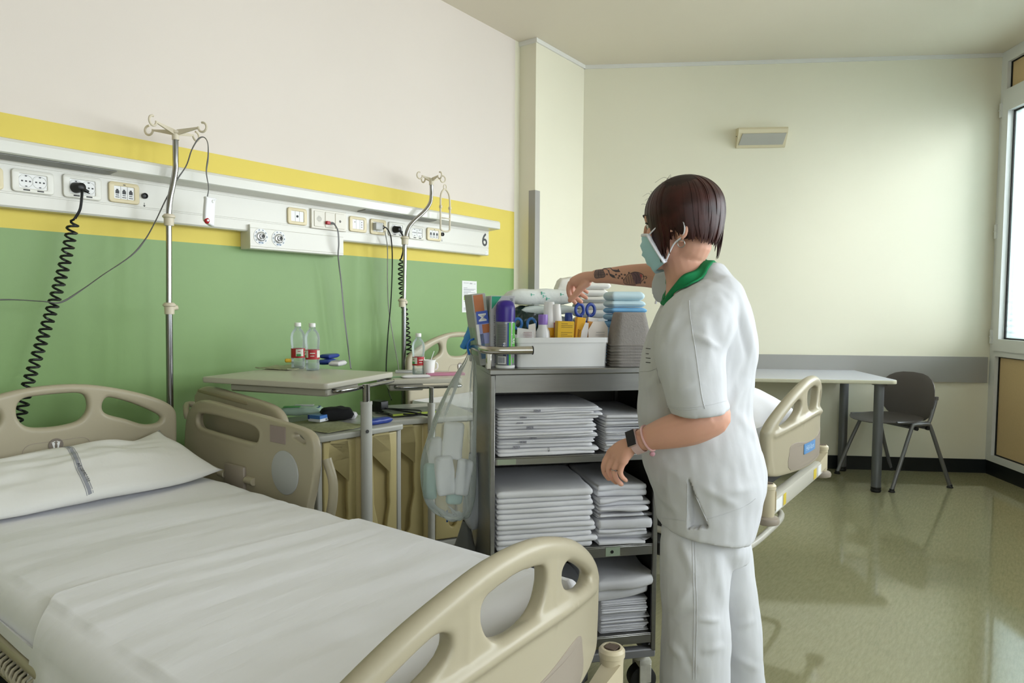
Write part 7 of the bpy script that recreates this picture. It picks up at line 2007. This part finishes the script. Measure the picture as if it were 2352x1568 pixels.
# ------------------------------------------------------------------ table and chair by the far wall
m_tt = mat('desk_top_grey', (186, 188, 194), .3, spec=.5)
m_te = mat('desk_edge_ivory', (196, 192, 168), .45)
m_leg = mat('desk_leg_grey', (112, 114, 118), .4, metal=.5)
m_chair = mat('chair_plastic_grey', (98, 93, 92), .45)
m_chairm = mat('chair_tube_grey', (120, 120, 122), .38, metal=.5)
p_fr = atz(2066, 876, .735); p_fl = atz(1700, 876, .735)
dirx = BU
t = thing('desk', 'grey topped table on round metal legs against the far wall', 'table', (p_fr.x, p_fr.y, 0), math.atan2(BU.y, BU.x))
TWd, TDp = 1.32, .745
b = MB(); me = plate(rrect(TWd, TDp, .045, 5, -TWd/2, TDp/2), [], .024, .004, 2); me.transform(Matrix.Translation((0, 0, .728))); obj('table_top', me, m_te, t)
b = MB(); me = plate(rrect(TWd-.008, TDp-.008, .043, 5, -TWd/2, TDp/2), [], .002, .0006, 1); me.transform(Matrix.Translation((0, 0, .7402))); obj('top_surface', me, m_tt, t)
for x in (-.085, -TWd+.085):
    for y in (.085, TDp-.085):
        b = MB(); b.lathe([(0, .03), (.030, .03), (.030, .700), (.045, .703), (.045, .716), (0, .716)], 22, c=(x, y, 0)); lg = obj('leg', b, m_leg, t)
        b = MB(); b.lathe([(0, .0005), (.028, .0005), (.032, .008), (.032, .016), (.029, .02), (.031, .024), (.031, .034), (0, .034)], 22, c=(x, y, 0)); obj('leg_foot', b, m_tyre, lg)
c1, c2, c3, c4 = atz(1922, 1087, 0), atz(2052, 1130, 0), atz(2182, 1119, 0), atz(2043, 1080, 0)
cc = (c1+c2+c3+c4)/4
fx = (c1+c2)/2-(c3+c4)/2                      # the chair faces the table
CT = thing('visitor_chair', 'dark grey plastic chair on tubular legs pushed up to the desk', 'chair', (cc.x, cc.y, 0), math.atan2(fx.y, fx.x))
for s in (-1, 1):
    y0, y1 = s*.250, s*.222
    b = MB(); P = catmull([(.235, y0, .012), (.150, s*.238, .22), (.068, y1, .405), (.045, y1, .428), (.0, y1, .430), (-.062, y1, .428), (-.088, y1, .405), (-.155, s*.238, .22), (-.235, y0, .012)], 5)
    b.tube(P, .0125, 12); lg = obj('leg_frame', b, m_chairm, CT)
    for x in (.235, -.235):
        b = MB(); b.lathe([(0, .0005), (.020, .0005), (.020, .006), (.0145, .012), (.0145, .022), (0, .022)], 16, c=(x, y0, 0)); obj('foot', b, m_tyre, lg)
    b = MB(); b.tube(catmull([(-.06, s*.212, .425), (-.085, s*.214, .450), (-.120, s*.216, .56), (-.128, s*.216, .60)], 4), .0115, 12); up_ = obj('back_upright', b, m_chairm, CT)
    b = MB(); b.lathe([(0, 0), (.016, 0), (.016, .022), (0, .022)], 14, Matrix.Translation((-.127, s*.216, .590))); obj('upright_cap', b, m_chair, up_)
    b = MB(); b.tube([(.17, s*.205, .445), (-.08, s*.205, .438)], .009, 10); obj('seat_rail', b, m_chairm, CT)
for x in (.035, -.055):
    b = MB(); b.tube([(x, -.222, .405), (x, .222, .405)], .010, 10); cb_ = obj('cross_bar', b, m_chairm, CT)
    for s in (-1, 1):
        b = MB(); b.tube([(x, s*.220, .405), (x, s*.236, .405)], .0125, 12); obj('plug', b, m_tyre, cb_)
def pad(fn_, nu=24, nv=8, th=.012):
    """rounded slab: rings from the rim inwards on both faces"""
    b = MB(); rings = []
    for side in (1, -1):
        rr = []
        for j in range(nv+1):
            q = j/nv
            rr.append([fn_(2*PI*k/nu, 1-q if q < 1 else .001, side*th/2*min(1, .35+q*6)) for k in range(nu)])
        rings.append(rr)
    seq = list(reversed(rings[0]))+rings[1]
    b.loft(seq, cap=False); return b
def seat_f(a, r, t_):
    ca, sa = math.cos(a), math.sin(a)
    x = .065+.205*r*math.copysign(abs(ca)**.82, ca); y = .218*r*math.copysign(abs(sa)**.8, sa)
    z = .447-.022*(1-r*r)+.012*max(0, -ca)*r - .018*max(0, ca)**3*r**3
    return Vector((x, y, z+t_))
obj('seat', pad(seat_f), m_chair, CT, sm=60)
def back_f(a, r, t_):
    ca, sa = math.cos(a), math.sin(a)
    y = .232*r*math.copysign(abs(ca)**.75, ca); z = .592+(.165 if sa > 0 else .175)*r*math.copysign(abs(sa)**(.72 if sa > 0 else .95), sa)
    x = -.150+.050*(y/.23)**2-.10*(z-.59)*.55
    return Vector((x+t_, y, z))
obj('backrest', pad(back_f), m_chair, CT, sm=60)
